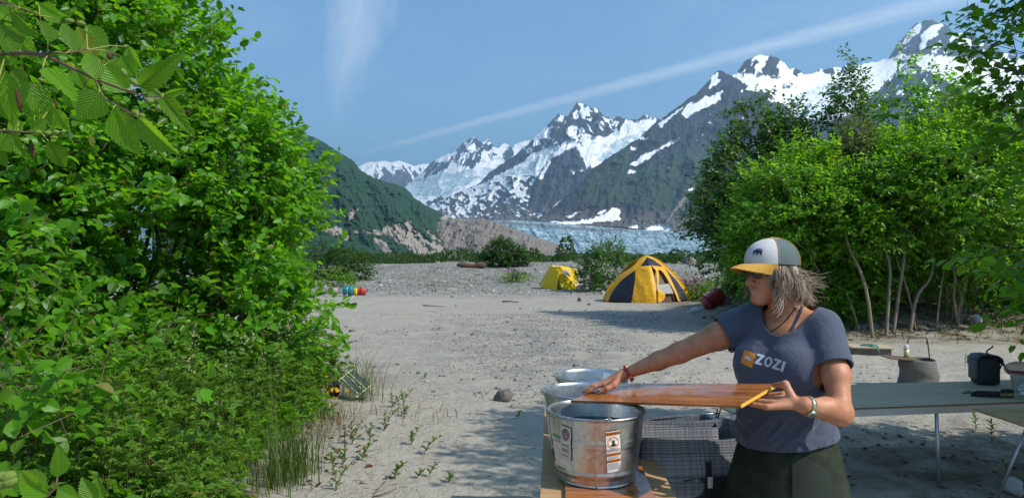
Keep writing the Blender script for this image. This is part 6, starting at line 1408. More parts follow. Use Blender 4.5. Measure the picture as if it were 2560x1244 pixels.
# head
S.ell(H(-.012, 0, .038), (.100 * HS, .078 * HS, .102 * HS), HM, .02); S.ell(H(.030, 0, -.032), (.064 * HS, .062 * HS, .088 * HS), HM, .025)
S.cone(H(.070, -.008, -.104), H(.070, .008, -.104), .022, .022, .02)
for s_ in (-1, 1):
    S.cone(H(-.012, s_ * .050, -.062), H(.062, s_ * .014, -.108), .022, .018, .022); S.cone(H(.048, s_ * .036, -.040), H(.050, s_ * .034, -.055), .030, .028, .02)
    S.cone(H(.080, s_ * .012, .018), H(.070, s_ * .042, .016), .010, .009, .012); S.cone(H(.100, s_ * .011, -.044), H(.098, s_ * .012, -.046), .0075, .0075, .006)
    S.ell(H(-.012, s_ * .079, -.012), (.018, .009, .030), HM, .008)
    S.ell(H(.097, s_ * .031, -.001), (.018, .017, .011), HM, .008, True)
    S.ell(H(.072, s_ * .031, -.003), (.0145, .0145, .0125), HM, .003)
S.cone(H(.086, 0, .010), H(.119, 0, -.038), .009, .0130, .010); S.ell(H(.062, 0, -.073), (.028, .032, .030), HM, .015)
S.cone(H(.090, -.017, -.073), H(.0955, 0, -.071), .0055, .007, .004); S.cone(H(.0955, 0, -.071), H(.090, .017, -.073), .007, .0055, .004)
S.cone(H(.088, -.014, -.085), H(.092, 0, -.086), .006, .0078, .004); S.cone(H(.092, 0, -.086), H(.088, .014, -.085), .0078, .006, .004)
S.cone(H(.104, -.012, -.0785), H(.104, .012, -.0785), .0022, .0022, .004, True)
S.cone(H(.082, -.006, -.108), H(.082, .006, -.108), .015, .015, .012)
# right arm, straight out to the board
S.cone(RSH, T(-.01, -.155, 1.335) * .55 + REL * .45, .062, .056, .03); S.cone(RSH * .55 + REL * .45, REL, .056, .043, .03)
MF = REL * .62 + RWR * .38; S.cone(REL, MF, .044, .038, .02); S.cone(MF, RWR, .038, .0225, .02)
# left arm, bent, hand in front
LUA = LSH * .45 + LEL * .55 + np.array([.01, -.01, 0]); S.cone(LSH, LUA, .050, .047, .03); S.cone(LUA, LEL, .047, .039, .03)
LMF = LEL * .6 + LWR * .4 + np.array([0, 0, .006]); S.cone(LEL, LMF, .043, .041, .025); S.cone(LMF, LWR, .040, .026, .02)
def plane_z(x, y): return LN.z - ((x - LN.x) * ez.x + (y - LN.y) * ez.y) / ez.z
def onb(x, y, dz): return np.array([x, y, plane_z(x, y) + dz])
def finger(pts, rs, k=.004):
    for a, b, ra, rb in zip(pts, pts[1:], rs, rs[1:]): S.cone(a, b, ra, rb, k)
# right hand pressed on the board, fingers to the left
KN = [np.array([.396, 2.945 + .0215 * i, 0]) + np.array([-.004 * (i in (1, 2)) + .006 * (i == 3), 0, 0]) for i in range(4)]
for i, kq in enumerate(KN): kq[2] = plane_z(kq[0], kq[1]) + .034 - .002 * i
t0 = on_board(1460, 981)
for i, kq in enumerate(KN):
    L_ = (.074, .082, .077, .062)[i]; dirx = np.array([-.90, .16 - .02 + .10 * i * .5, 0]); dirx /= np.linalg.norm(dirx); tip = kq + dirx * L_
    tip = onb(tip[0], tip[1], .0085); mid = kq + dirx * L_ * .48; mid = onb(mid[0], mid[1], .029 - .001 * i); m2 = kq + dirx * L_ * .78; m2 = onb(m2[0], m2[1], .0165)
    S.cone(RWR + np.array([-.01, (i - 1.5) * .010, 0]), kq, .0155, .0115, .012); finger([kq, mid, m2, tip], [.0105, .0092, .0083, .0070])
thb = [RWR + np.array([-.022, -.022, -.010]), np.array([.436, 2.922, 0]), np.array([.405, 2.912, 0]), np.array([.378, 2.916, 0])]
thb[1][2] = plane_z(*thb[1][:2]) + .030; thb[2][2] = plane_z(*thb[2][:2]) + .021; thb[3][2] = plane_z(*thb[3][:2]) + .011
finger([Vector(q) for q in thb], [.0165, .0145, .0112, .0092], .008)
# left hand holding the near end: thumb above, fingers below
PLM = np.array([.985, 2.452, 1.088]); S.cone(LWR, PLM, .026, .022, .02)
endm = np.array((N_ + (FR - N_) * .72)); 
for i in range(4):
    t_ = .42 + .145 * i; e_ = np.array(N_ + (FR - N_) * t_); kq = e_ + np.array([.030, -.022, -.036 + .004 * i]); k2 = e_ + np.array([-.012, .004, -.032]); tp = e_ + np.array([-.052 - .006 * (i in (1, 2)), .034, -.022])
    S.cone(PLM + np.array([-.004, .012 * (i - 1.5), -.006]), kq, .0165, .0118, .012); finger([kq, k2, tp], [.0112, .0096, .0080], .004)
tt = np.array(on_board(1937, 969, .010)); tm = np.array(on_board(1957, 974, .022)) + np.array([.010, -.008, .0]); finger([LWR * .35 + PLM * .65 + np.array([0, -.004, .014]), tm, tt], [.0175, .0130, .0098], .01)
body = S.mesh('body', m_skin, woman)
# nails
m_nail = plain('nail', (.62, .36, .30), .3, bmp=0)
MB().box(Vector(thb[3]) - woman.location + Vector((-.002, -.003, .0088)), (.011, .009, .002), bev=.0008).build('thumbnail', m_nail, woman, True)
# legs (below the frame) and boots
for s_ in (-1, 1):
    a, b, c_ = Vector(T(0, s_ * .09, .70)), Vector(T(.01, s_ * .10, .46)), Vector(T(-.01, s_ * .11, .26)); W_ = woman.location
    MB().tube([a - W_, (a + b) / 2 - W_, b - W_, (b + c_) / 2 - W_, c_ - W_], [.085, .072, .055, .054, .045], 14).build('leg', m_skin, woman, True)
    f0 = Vector(T(-.02, s_ * .11, .02)); z_ = W_.z
    MB().tube([c_ - W_ + Vector((0, 0, .03)), Vector(T(-.015, s_ * .11, .12)) - W_, Vector(T(-.03, s_ * .11, .05)) - W_], [.062, .052, .05], 12).tube([Vector(T(-.07, s_ * .11, .045)) - W_, Vector(T(.05, s_ * .11, .05)) - W_, Vector(T(.15, s_ * .12, .04)) - W_, Vector(T(.19, s_ * .12, .035)) - W_], [.04, .048, .045, .02], 12).build('boot', plain('rubber', (.04, .04, .035), .5) if s_ < 0 else bpy.data.materials['rubber'], woman, True)
# T-shirt
m_shirt, g = mat('slate_cotton'); oc = g.n('ShaderNodeTexCoord').outputs['Object']
c = g.mix(g.noise(oc, 60, 5, .7), (.058, .070, .106), (.088, .100, .145)); finish(g, bsdf(g, c, .85, 0, bump(g, g.m('ADD', g.noise(oc, 9, 5, .6, 1.5), g.m('MULTIPLY', g.noise(oc, 400, 2), .15)), .55, .012), .2, **{'Sheen Weight': .25, 'Sheen Roughness': .5}))
S2 = SDF((.76, 2.36, .78), (1.50, 3.16, 1.46), .0038); torso(S2, .004, .05)
rsl = RSH * .58 + REL * .42; lsl = LSH * .50 + LUA * .50 + (LUA - LSH) * .35
S2.cone(RSH, rsl, .068, .066, .03); S2.cone(LSH, lsl, .057, .058, .03)
X, Y, Z = S2.coords(); X, Y, Z = np.meshgrid(X, Y, Z, indexing='ij', sparse=False)
F_ = (X - TC[0]) * TF[0] + (Y - TC[1]) * TF[1]; L_ = (X - TC[0]) * TL[0] + (Y - TC[1]) * TL[1]
near = np.abs(S2.a) < .05
fold = np.zeros_like(S2.a); fx, lx_, zx = F_[near], L_[near], Z[near]
dr = .017 * ridged(lx_ * 5 + zx * 3.5 + .6 * vnoise(zx * 6, lx_ * 6), zx * 2.2 + fx * 4, 3) + .008 * ridged(lx_ * 14 - zx * 11, zx * 9 + fx * 8, 2)
# drape hanging from the bust: vertical folds low down
dr = dr * (.35 + .65 * sstep(1.2, .95, zx)) + .006 * sstep(1.05, .86, zx) * (np.sin(np.arctan2(lx_, fx) * 7 + 2.2 * np.sin(zx * 9)) * .5 + .5)
fold[near] = np.maximum(dr, -.0015); body_d = S2.a - fold
shell = np.abs(body_d - .0115) - .0036
hem = (.872 + .020 * L_ / .2 - .022 * F_ / .15 ) - Z
shell = np.maximum(shell, hem)
def half(p, d): d = d / np.linalg.norm(d); return (X - p[0]) * d[0] + (Y - p[1]) * d[1] + (Z - p[2]) * d[2]
def axd(a, b):
    Lb = np.linalg.norm(b - a); d = (b - a) / Lb; t = (X - a[0]) * d[0] + (Y - a[1]) * d[1] + (Z - a[2]) * d[2]; return np.sqrt(np.maximum(0, (X - a[0]) ** 2 + (Y - a[1]) ** 2 + (Z - a[2]) ** 2 - t * t)) + (t > Lb + .10)
shell = np.where(axd(RSH, rsl) < .095, np.maximum(shell, half(rsl, REL - RSH)), shell)
shell = np.where((axd(LSH, lsl) < .085) & (L_ > .13), np.maximum(shell, half(lsl, LUA - LSH)), shell)
c0 = T(.045, .018, 1.435); fq = ((X - c0[0]) * TF[0] + (Y - c0[1]) * TF[1]); lq = ((X - c0[0]) * TL[0] + (Y - c0[1]) * TL[1]); zq = Z - c0[2]
nk = np.sqrt((fq / .145) ** 2 + (lq / (.122 + .25 * np.clip(zq, -.15, .0))) ** 2 + (zq / .158) ** 2) - 1
shell = np.maximum(shell, -nk * .11)
S2.a = shell.astype(np.float32); shirt = S2.mesh('t_shirt', m_shirt, woman)
dgv = [v.co + woman.location for v in shirt.data.vertices]; bvh = BVHTree.FromPolygons(dgv, [tuple(p.vertices) for p in shirt.data.polygons])
def on_cloth(px, py, off=.0015):
    o_ = Vector((0, 0, CZ)); d = Vector(((px - CX) / F, 1, (HY - py) / F)).normalized(); h_, n_, _, _ = bvh.ray_cast(o_, d)
    if h_ is None: h_ = o_ + d * 2.75
    return h_ - d * off - woman.location
def decal(name, polys, m_, off=.0015, par=None, sub=5):
    V = []; Fc = []
    for q in polys:   # four-corner pieces
        a, b, c_, d = [Vector((*p, 0)) for p in q]; k = len(V)
        for i in range(sub + 1):
            for j in range(sub + 1): p = a.lerp(b, i / sub).lerp(d.lerp(c_, i / sub), j / sub); V.append(on_cloth(p.x, p.y, off))
        Fc += [(k + i * (sub + 1) + j, k + (i + 1) * (sub + 1) + j, k + (i + 1) * (sub + 1) + j + 1, k + i * (sub + 1) + j + 1) for i in range(sub) for j in range(sub)]
    return pym(name, V, Fc, shirt, m_, True)
m_pw = plain('white_print', (.58, .60, .66), .8, var=.12, scale=200, bmp=0); m_po = plain('orange_print_cloth', (.70, .27, .03), .8, var=.12, scale=120, bmp=0)
sqc = [(1862, 873), (1890, 884), (1880, 920), (1851, 905)]
decal('logo_square', [sqc], m_po)
decal('logo_zigzag', [((1862, 889), (1866, 888), (1871, 894), (1861, 893)), ((1861, 893), (1871, 894), (1872, 899), (1860, 893)), ((1869, 889), (1873, 890), (1880, 902), (1868, 897)), ((1866, 896), (1872, 896), (1880, 902), (1870, 899))], m_pw, .003, sub=2)
def LT(u, v):   # lettering frame in the photograph: u along the word, v up
    return (1886 + u * .955 + v * .30, 908.0 + u * .235 - v * .985 + .0006 * u * u)
def strk(a, b, w):
    ax, ay = a; bx_, by_ = b; dx, dy = bx_ - ax, by_ - ay; L = math.hypot(dx, dy); nx, ny = -dy / L * w / 2, dx / L * w / 2
    return (LT(ax + nx, ay + ny), LT(bx_ + nx, by_ + ny), LT(bx_ - nx, by_ - ny), LT(ax - nx, ay - ny))
def Zl(x): return [strk((x, 23), (x + 19, 23), 5.5), strk((x + 16.5, 24), (x + 3, 3), 6), strk((x, 2.8), (x + 20, 2.8), 5.5)]
def Ol(x):
    out = []; K = 14
    for i in range(K):
        p = [];
        for (a, r) in ((i, 1), (i + 1, 1), (i + 1, .5), (i, .5)): t = 2 * math.pi * a / K; p.append(LT(x + 10.5 + (10.5 if r == 1 else 4.6) * math.cos(t), 12.8 + (13 if r == 1 else 7.5) * math.sin(t)))
        out.append(tuple(p))
    return out
decal('lettering', Zl(0) + Ol(22) + Zl(45) + [strk((71, 0), (71, 25.5), 7)], m_pw, .002, sub=3)
# skirt
m_skirt, g = mat('dark_olive_cloth'); oc = g.n('ShaderNodeTexCoord').outputs['Object']
c = g.mix(g.maprange(g.noise(oc, 9, 5, .7), .4, .65), (.020, .026, .018), (.042, .050, .034)); finish(g, bsdf(g, c, .9, 0, bump(g, g.noise(oc, 14, 5, .6, 1.0), .5, .012), .15))
def skp(a, z, off=0.0):
    t = max(0, (.868 - z) / .44); wv = math.sin(a * 5 + 1.0) * .5 + math.sin(a * 8 + 2.3) * .3
    rf = .152 + .100 * t ** .85 + .013 * wv * t + off; rl = .192 + .105 * t ** .85 + .013 * wv * t + off; return Vector(T(rf * math.cos(a), rl * math.sin(a), z)) - woman.location
V = []; n = 96; rows = 26
for i in range(rows + 1):
    for j in range(n): V.append(skp(2 * math.pi * j / n, .93 - .50 * i / rows))
pym('skirt', V, [(i * n + j, (i + 1) * n + j, (i + 1) * n + (j + 1) % n, i * n + (j + 1) % n) for i in range(rows) for j in range(n)], woman, m_skirt, True)
m_pock = plain('faded_olive_cloth', (.024, .031, .021), .9, var=.5, scale=9, bmp=.4)
V = []; a0, a1 = R(28), R(68)
for i in range(11):
    for j in range(13):
        z = .86 - .19 * i / 10 - .02 * math.sin(math.pi * j / 12); aa = a0 + (a1 - a0) * j / 12; top = .855 - .075 * abs(j / 12 - .2); V.append(skp(aa, min(z, top), .0035))
pym('pocket', V, grid_faces(11, 13).tolist(), woman, m_pock, True)
# cap
CT = np.array([0, 0, 0]); 
def capP(a, t, off=0.0):
    """crown surface: a angle from the front towards her left, t 0 brim line .. 1 top"""
    rf, rl = .118 + off, .094 + off; e = (1 - t ** 2.3) ** .5; front = math.cos(a) > 0
    f = rf * math.cos(a) * e * (1 - .04 * t) - .004; l = rl * math.sin(a) * e; base = .040 - .013 * (1 - math.cos(a)) / 2 * 1.4; u = base + (.138 - base + off) * (t ** .86)
    return Vector(H(f, l, u)) - woman.location
m_capw = plain('white_cotton', (.56, .55, .54), .85, var=.05, scale=25, bmp=.12); m_mesh, g = mat('grey_green_mesh'); oc = g.n('ShaderNodeTexCoord').outputs['Object']
wv = g.n('ShaderNodeTexWave', {'Vector': oc, 'Scale': 110.0, 'Distortion': 1.0}, bands_direction='Z').outputs[0]
finish(g, bsdf(g, g.mix(g.m('MULTIPLY', wv, .8), (.055, .085, .09), (.20, .26, .27)), .7, 0, bump(g, wv, .5, .002), .3)); m_ochre = plain('ochre_twill', (.58, .31, .045), .8, var=.08, scale=120, bmp=.3)
def cap_panel(name, a0, a1, m_, n=24):
    V = [capP(a0 + (a1 - a0) * i / n, j / 18) for i in range(n + 1) for j in range(19)]; return pym(name, V, grid_faces(n + 1, 19).tolist(), woman, m_, True)
cap_root = cap_panel('cap', R(-68), R(68), m_capw, 32)
def under(name, f):
    o = f; o.parent = cap_root; return o
def capo(name, V, Fc, m_): return pym(name, V, Fc, cap_root, m_, True)
V = [capP(R(68) + R(224) * i / 40, j / 18) for i in range(41) for j in range(19)]; capo('mesh_panel', V, grid_faces(41, 19).tolist(), m_mesh)
V = [];
for i in range(25):
    a = R(-66) + R(132) * i / 24
    for j in range(9):
        t = j / 8; b0 = Vector(capP(a, 0, .001)) ; fw = math.cos(a); ext = .078 * (1 - (abs(a) / R(70)) ** 2.6); p = b0 + Vector(HF) * HS * (t * ext) * 1.0 + Vector(HL) * (math.sin(a) * -.010 * t); side = (math.sin(a) * .094)
        p += Vector(HU) * (-.012 * t * t - 3.2 * side * side * (.55 + .45 * t) * t ** .3 - .004 * t); V.append(p)
k = len(V); V += [v + Vector(HU) * -.0035 for v in V]
Fb = grid_faces(25, 9).tolist(); Fc = Fb + [[i + k for i in f[::-1]] for f in Fb] + [(i * 9 + 8, i * 9 + 8 + k, (i + 1) * 9 + 8 + k, (i + 1) * 9 + 8) for i in range(24)]; capo('brim', V, Fc, m_ochre)
MB().lathe([(0, .004), (.006, .003), (.009, 0)], 12).build('button', m_ochre, cap_root, True).location = capP(0, 1)
for a in (R(68), R(-68), R(130), R(180)): MB().tube([capP(a, j / 14, .0012) for j in range(15)], .0016, 5).build('seam', m_stitch if False else m_ochre, cap_root, True)
# bear emblem on the front
bear = [(-.024, -.006), (-.021, .003), (-.016, .007), (-.008, .012), (.002, .016), (.012, .015), (.019, .010), (.0215, .002), (.020, -.006), (.021, -.015), (.014, -.015), (.012, -.007), (.006, -.005), (.003, -.013), (-.004, -.015), (-.003, -.010), (-.003, -.004), (-.009, -.004), (-.014, -.014), (-.020, -.014), (-.015, -.006), (-.018, -.004)]
def cap_decal(pts, off, m_, nm, a_mid=R(22), t_mid=.40):
    V = [capP(a_mid + x / .105, t_mid + y / .115, off) for x, y in pts]; bm = bmesh.new(); vs = [bm.verts.new(v) for v in V]; bm.faces.new(vs); bmesh.ops.triangulate(bm, faces=bm.faces[:]); me = bpy.data.meshes.new(nm); bm.to_mesh(me); bm.free(); return link(nm, me, cap_root, m_)
m_navy = plain('navy_thread', (.02, .025, .06), .7, bmp=0); m_blue = plain('blue_thread', (.05, .12, .40), .7, bmp=0)
cap_decal(bear, .0022, m_navy, 'bear_emblem'); cap_decal([(-.010, .006), (-.004, .012), (.002, .0155), (.012, .0145), (.018, .009), (.010, .010), (.004, .007), (-.003, .009)], .003, m_blue, 'emblem_sky'); cap_decal([(.004, .009), (.018, .0075), (.0205, .004), (.008, .0065)], .0034, m_orange, 'emblem_stripe')
# glasses
m_lens, g = mat('tinted_lens'); finish(g, bsdf(g, (.035, .022, .012), .06, 0, None, .8)); m_frame = plain('purple_frame', (.07, .03, .09), .35, var=.1, bmp=0)
for s_ in (-1, 1):
    c_ = Vector(H(.103, s_ * .033, -.004)); ax1 = Vector(HL * .97 - HF * .24 * s_).normalized(); ax2 = Vector(HU); K = 22
    ring = [c_ + ax1 * math.cos(2 * math.pi * i / K) * .0225 + ax2 * math.sin(2 * math.pi * i / K) * .0175 - woman.location for i in range(K)]
    gl = MB().tube(ring + ring[:1], .0017, 6, False).build('glasses_rim', m_frame, woman, True); pym('lens', ring, [tuple(range(K))], gl, m_lens)
MB().tube([Vector(H(.108, -.010, .002)) - woman.location, Vector(H(.112, 0, .005)) - woman.location, Vector(H(.108, .010, .002)) - woman.location], .0017, 6).build('glasses_bridge', m_frame, woman, True)
for s_ in (-1, 1): MB().tube([Vector(H(.098, s_ * .055, .004)) - woman.location, Vector(H(.085, s_ * .070, .006)) - woman.location, Vector(H(.02, s_ * .082, .004)) - woman.location, Vector(H(-.03, s_ * .084, -.004)) - woman.location], .0021, 6).build('glasses_temple', m_frame, woman, True)
m_lip = plain('lips', (.36, .10, .07), .4, var=.1, bmp=0)
for zz, rr_ in ((-.0735, .0050), (-.0845, .0058)):
    MB().tube([Vector(H(.0905 - 120 * l_ * l_ * .35, l_, zz + (.8 if zz > -.08 else -.3) * .0 - 4 * l_ * l_)) + Vector(HF) * .0015 - woman.location for l_ in (-.019, -.012, -.005, 0, .005, .012, .019)], [.0012, rr_ * .8, rr_, rr_ * .95, rr_, rr_ * .8, .0012], 8).build('lip', m_lip, woman, True)
# hair: wavy grey locks
m_hair, g = mat('grey_hair'); rn = g.n('ShaderNodeAttribute', attribute_name='rnd').outputs['Fac']
c = g.ramp(rn, [(0, (.11, .07, .045)), (.3, (.27, .19, .125)), (.6, (.44, .35, .26)), (.85, (.60, .50, .39)), (1, (.78, .70, .60))]); finish(g, bsdf(g, c, .55, 0, None, .35))
HV, HFc, HA = [], [], []; o_ = 0; rh = random.Random(5)
def lock(p0, dirs, L, r, wob, rnd, K=9, curl=.012, freq=1.0, PH=None):
    global o_
    ph = rh.random() * 6.28 if PH is None else PH; pts = []
    p = Vector(p0); d = Vector(dirs[0])
    for i in range(K + 1):
        t = i / K; dd = Vector(dirs[0]).lerp(Vector(dirs[1]), min(1, t * 1.6)) if t < .62 else Vector(dirs[1]).lerp(Vector(dirs[2]), (t - .62) / .38); dd.normalize()
        pts.append(p + Vector((math.sin(ph + t * 7 * freq), math.cos(ph * 1.3 + t * 6 * freq), .3 * math.sin(t * 9 + ph))) * curl * t); p = p + dd * L / K
    V, Fc = tube([q - woman.location for q in pts], [r * (1 - .55 * (i / K)) for i in range(K + 1)], 3, False); HV.extend(V); HFc.extend([tuple(x + o_ for x in f) for f in Fc]); HA.extend([rnd] * len(Fc)); o_ += len(V)
for q in range(92):
    a0 = R(rh.uniform(54, 285)); lay = rh.random(); bk = max(0, -math.cos(a0)); fr = max(0, math.cos(a0)); out = Vector(HF * math.cos(a0) + HL * math.sin(a0)); wind = Vector((1, -.1, 0)) * (.04 + .30 * bk * rh.random())
    L = (.120 + .035 * bk) * rh.uniform(.6, 1.12); d0 = out * (.30 + .3 * lay) + Vector((0, 0, -1)); d1 = out * (.02 + .22 * lay) + Vector((0, 0, -1)) + wind; d2 = Vector((0, 0, -.75)) + out * rh.uniform(-.5, .5) + wind * 1.5 + Vector((rh.gauss(0, .25), rh.gauss(0, .2), 0)); tone = rh.gauss(.42, .22); PH = rh.random() * 6.28; cu = rh.uniform(.008, .018); fq = rh.uniform(.7, 1.3)
    for k in range(26):
        a = a0 + rh.gauss(0, .085); base = Vector(H(.098 * math.cos(a) - .006, (.078 + .012 * lay) * math.sin(a), .030 - .02 * rh.random() + .01 * math.cos(a)))
        jj = Vector((rh.gauss(0, .05), rh.gauss(0, .05), rh.gauss(0, .04))); lock(base, (d0 + jj, d1 + jj, d2 + jj * 2.5), L * rh.uniform(.82, 1.08), rh.uniform(.0006, .0015), 0, min(1, max(0, tone + rh.gauss(0, .12))), curl=cu * rh.uniform(.8, 1.2), freq=fq, PH=PH + rh.gauss(0, .25))
for i in range(50):   # loose wind-blown hairs at the back
    a = R(rh.uniform(95, 200)); base = Vector(H(.105 * math.cos(a), .088 * math.sin(a), rh.uniform(-.06, .03))); wind = Vector((1, .0, rh.uniform(-.35, .35)))
    lock(base, (Vector((.5, -.2, -.5)), wind + Vector((0, 0, -.15)), wind + Vector((rh.gauss(0, .3), 0, rh.gauss(-.15, .5)))), rh.uniform(.07, .15), .0009, 0, rh.uniform(.3, .95), curl=.016, freq=1.5)
for i in range(60):    # strands framing the cheek
    base = Vector(H(.045 + rh.uniform(-.02, .012), .078 + rh.uniform(-.004, .008), rh.uniform(-.01, .025))); lock(base, (Vector((.02, -.25, -1)), Vector((-.02, .0, -1)), Vector((-.25 + rh.gauss(0, .3), .1, -.8))), rh.uniform(.10, .17), rh.uniform(.001, .0026), 0, rh.uniform(.3, 1), curl=.016)
npmesh('hair', np.array([tuple(v) for v in HV]), np.array(HFc), woman, m_hair, True, {'rnd': ('FLOAT', 'FACE', np.array(HA))})
# necklace, strap, bracelet, watch
bb = BVHTree.FromPolygons([v.co for v in body.data.vertices], [tuple(p.vertices) for p in body.data.polygons])
def on_skin(px, py, off):
    o_ = Vector((0, 0, CZ)) - woman.location; d = Vector(((px - CX) / F, 1, (HY - py) / F)).normalized(); h_, n_, _, _ = bb.ray_cast(o_, d); return (h_ if h_ is not None else o_ + d * 2.7) - d * off
m_cordn = plain('dark_cord', (.035, .015, .015), .7, bmp=0)
MB().tube([on_skin(x, y, .0035) for x, y in smooth2([(1989, 768), (1978, 785), (1960, 806), (1938, 822), (1922, 832), (1912, 836)])] if False else [on_skin(q.x, q.y, .0035) for q in smoothp([(1989, 768, 0), (1978, 785, 0), (1960, 806, 0), (1938, 822, 0), (1922, 832, 0), (1911, 834, 0)], 2)], .0022, 5).build('necklace', m_cordn, woman, True)
MB().tube([on_skin(1909, 832, .004), on_skin(1912, 840, .006), on_skin(1911, 848, .005)], [.004, .007, .003], 7).build('pendant', m_black, woman, True)
V = []
for q in smoothp([(2006, 764, 0), (1998, 785, 0), (1988, 806, 0), (1977, 826, 0)], 2): V += [on_skin(q.x - 3.6, q.y - 1, .003), on_skin(q.x + 3.6, q.y + 1, .003)]
pym('bra_strap', V, [(2 * i, 2 * i + 2, 2 * i + 3, 2 * i + 1) for i in range(len(V) // 2 - 1)], woman, m_navy, True)
m_bead = plain('red_beads', (.42, .015, .02), .35, var=.2, scale=60, bmp=.3); m_brass = plain('brass_bead', (.6, .38, .12), .3, .8, bmp=0)
ax = Vector(REL - RWR).normalized(); u_ = ax.cross(Vector((0, 0, 1))).normalized(); v_ = ax.cross(u_); cB = Vector(RWR) + ax * .020 + Vector((0, 0, -.003)) - woman.location
br = MB().tube([cB + (u_ * math.cos(t) + v_ * math.sin(t)) * (.0315 + .001 * math.sin(9 * t)) + ax * .006 * math.sin(t) for t in [2 * math.pi * i / 36 for i in range(37)]], [.0056 + .0012 * ((i % 2)) for i in range(37)], 8, False).build('bracelet', m_bead, woman, True)
for t in (.4, 1.5, 2.4, 4.0, 5.2): MB().lathe([(0, -.0075), (.0062, -.005), (.0075, 0), (.0062, .005), (0, .0075)], 10).build('bead', m_brass, br, True).location = cB + (u_ * math.cos(t) + v_ * math.sin(t)) * .0325
ax = Vector(LEL - LWR).normalized(); u_ = ax.cross(Vector((0, 0, 1))).normalized(); v_ = ax.cross(u_); cW = Vector(LWR) + ax * .012 - woman.location
m_olive = plain('olive_steel', (.42, .42, .28), .3, .6, var=.2, scale=90, bmp=.2); V = []
for i in range(40):
    t = 2 * math.pi * i / 40; dr_ = (u_ * math.cos(t) + v_ * math.sin(t))
    for (w_, r_) in ((-.009, .0318), (-.009, .0345), (.009, .0365), (.009, .0335)): V.append(cW + dr_ * (r_ + .0005 * (i % 2)) + ax * w_)
wt = pym('watch', V, [(i * 4 + j, ((i + 1) % 40) * 4 + j, ((i + 1) % 40) * 4 + (j + 1) % 4, i * 4 + (j + 1) % 4) for i in range(40) for j in range(4)], woman, m_olive, True)
fd = (Vector((0, -.75, -.62)) - ax * Vector((0, -.75, -.62)).dot(ax)).normalized(); rotm = fd.to_track_quat('Z', 'Y').to_matrix(); cc_ = cW + fd * .037
MB().lathe([(0, .005), (.012, .005), (.0155, .003), (.016, -.003)], 24).build('watch_case', m_olive, wt, True).matrix_local = Matrix.Translation(cc_) @ rotm.to_4x4()
MB().lathe([(0, .0062), (.0115, .0058)], 20).build('watch_glass', m_lens, wt, True).matrix_local = Matrix.Translation(cc_) @ rotm.to_4x4()

# ---------------------------------------------------------------- alder branch hanging close to the lens, upper left
def near_leaf_mesh(seed, w=.8, fold=.35, droop=.25, n=22):
    """doubly serrated alder leaf with pleated side veins; 1 m long along +X"""
    rr = np.random.default_rng(seed); V = []; Fc = []; K = n; lu = []; M = 5
    for i in range(K + 1):
        t = i / K; wd = w * .5 * (math.sin(math.pi * min(1, t ** .72)) ** .82) * (1 - .12 * t) if 0 < t < 1 else 0.0
        for j in range(-M, M + 1):
            s_ = j / M; ser = (1 + .10 * ((i * 1.0) % 2) + .06 * math.sin(t * 50)) if abs(j) == M else 1; y = wd * s_ * ser
            x = t + .10 * abs(s_) * (1 - t) * (.4 if t > 0 else 0) + (.018 * (i % 2) if abs(j) == M else 0)
            z = fold * abs(y) - droop * t * t + .018 * math.sin((t * 8 - abs(s_) * 1.6) * 2 * math.pi) * abs(s_) ** .5 * min(1, wd * 6); V.append((x, y, z)); lu.append((t, s_ * wd * 2, 0))
    W_ = 2 * M + 1
    for i in range(K):
        for j in range(W_ - 1): Fc.append((i * W_ + j, (i + 1) * W_ + j, (i + 1) * W_ + j + 1, i * W_ + j + 1))
    me = bpy.data.meshes.new('leaf'); me.from_pydata(V, [], Fc); at = me.attributes.new('luv', 'FLOAT_VECTOR', 'POINT'); at.data.foreach_set('vector', np.array(lu, np.float32).ravel())
    me.polygons.foreach_set('use_smooth', np.ones(len(me.polygons), bool)); me.materials.append(m_alder_near); return me
NM = [near_leaf_mesh(1, .78, .30, .22), near_leaf_mesh(2, .70, .55, .40), near_leaf_mesh(3, .85, .15, .10), near_leaf_mesh(4, .72, .40, -.10)]
nb_ = empty('alder_branch', (-1.9, .75, 0), 'close-up alder branch with big serrated leaves and green cones hanging in at the upper left', 'branch')
nb_.location = (-1.9, .75, gh(-1.9, .75)); OB = nb_.location.copy()
def C1(x, y): return x / 2.007, y / 2.007
def put_leaf(bx_, by_, tx, ty, wpx, Y, mi, roll, par=nb_, dY=0.0):
    a = P(bx_, by_, Y); b = P(tx, ty, Y + dY); d = (b - a); L = d.length; d.normalize()
    view = (a - Vector((0, 0, CZ))).normalized(); n = -view; n = (n - d * n.dot(d)).normalized(); n = (Matrix.Rotation(roll, 3, d) @ n); s_ = n.cross(d)
    me = NM[mi % 4]; o = bpy.data.objects.new('leaf', me); COL.objects.link(o); o.parent = par
    wr_ = (wpx / F * Y) / (L * .74); M = Matrix((d * L, s_ * L * wr_, n * L)).transposed().to_4x4(); o.matrix_local = Matrix.Translation(a - par.location) @ M; return a
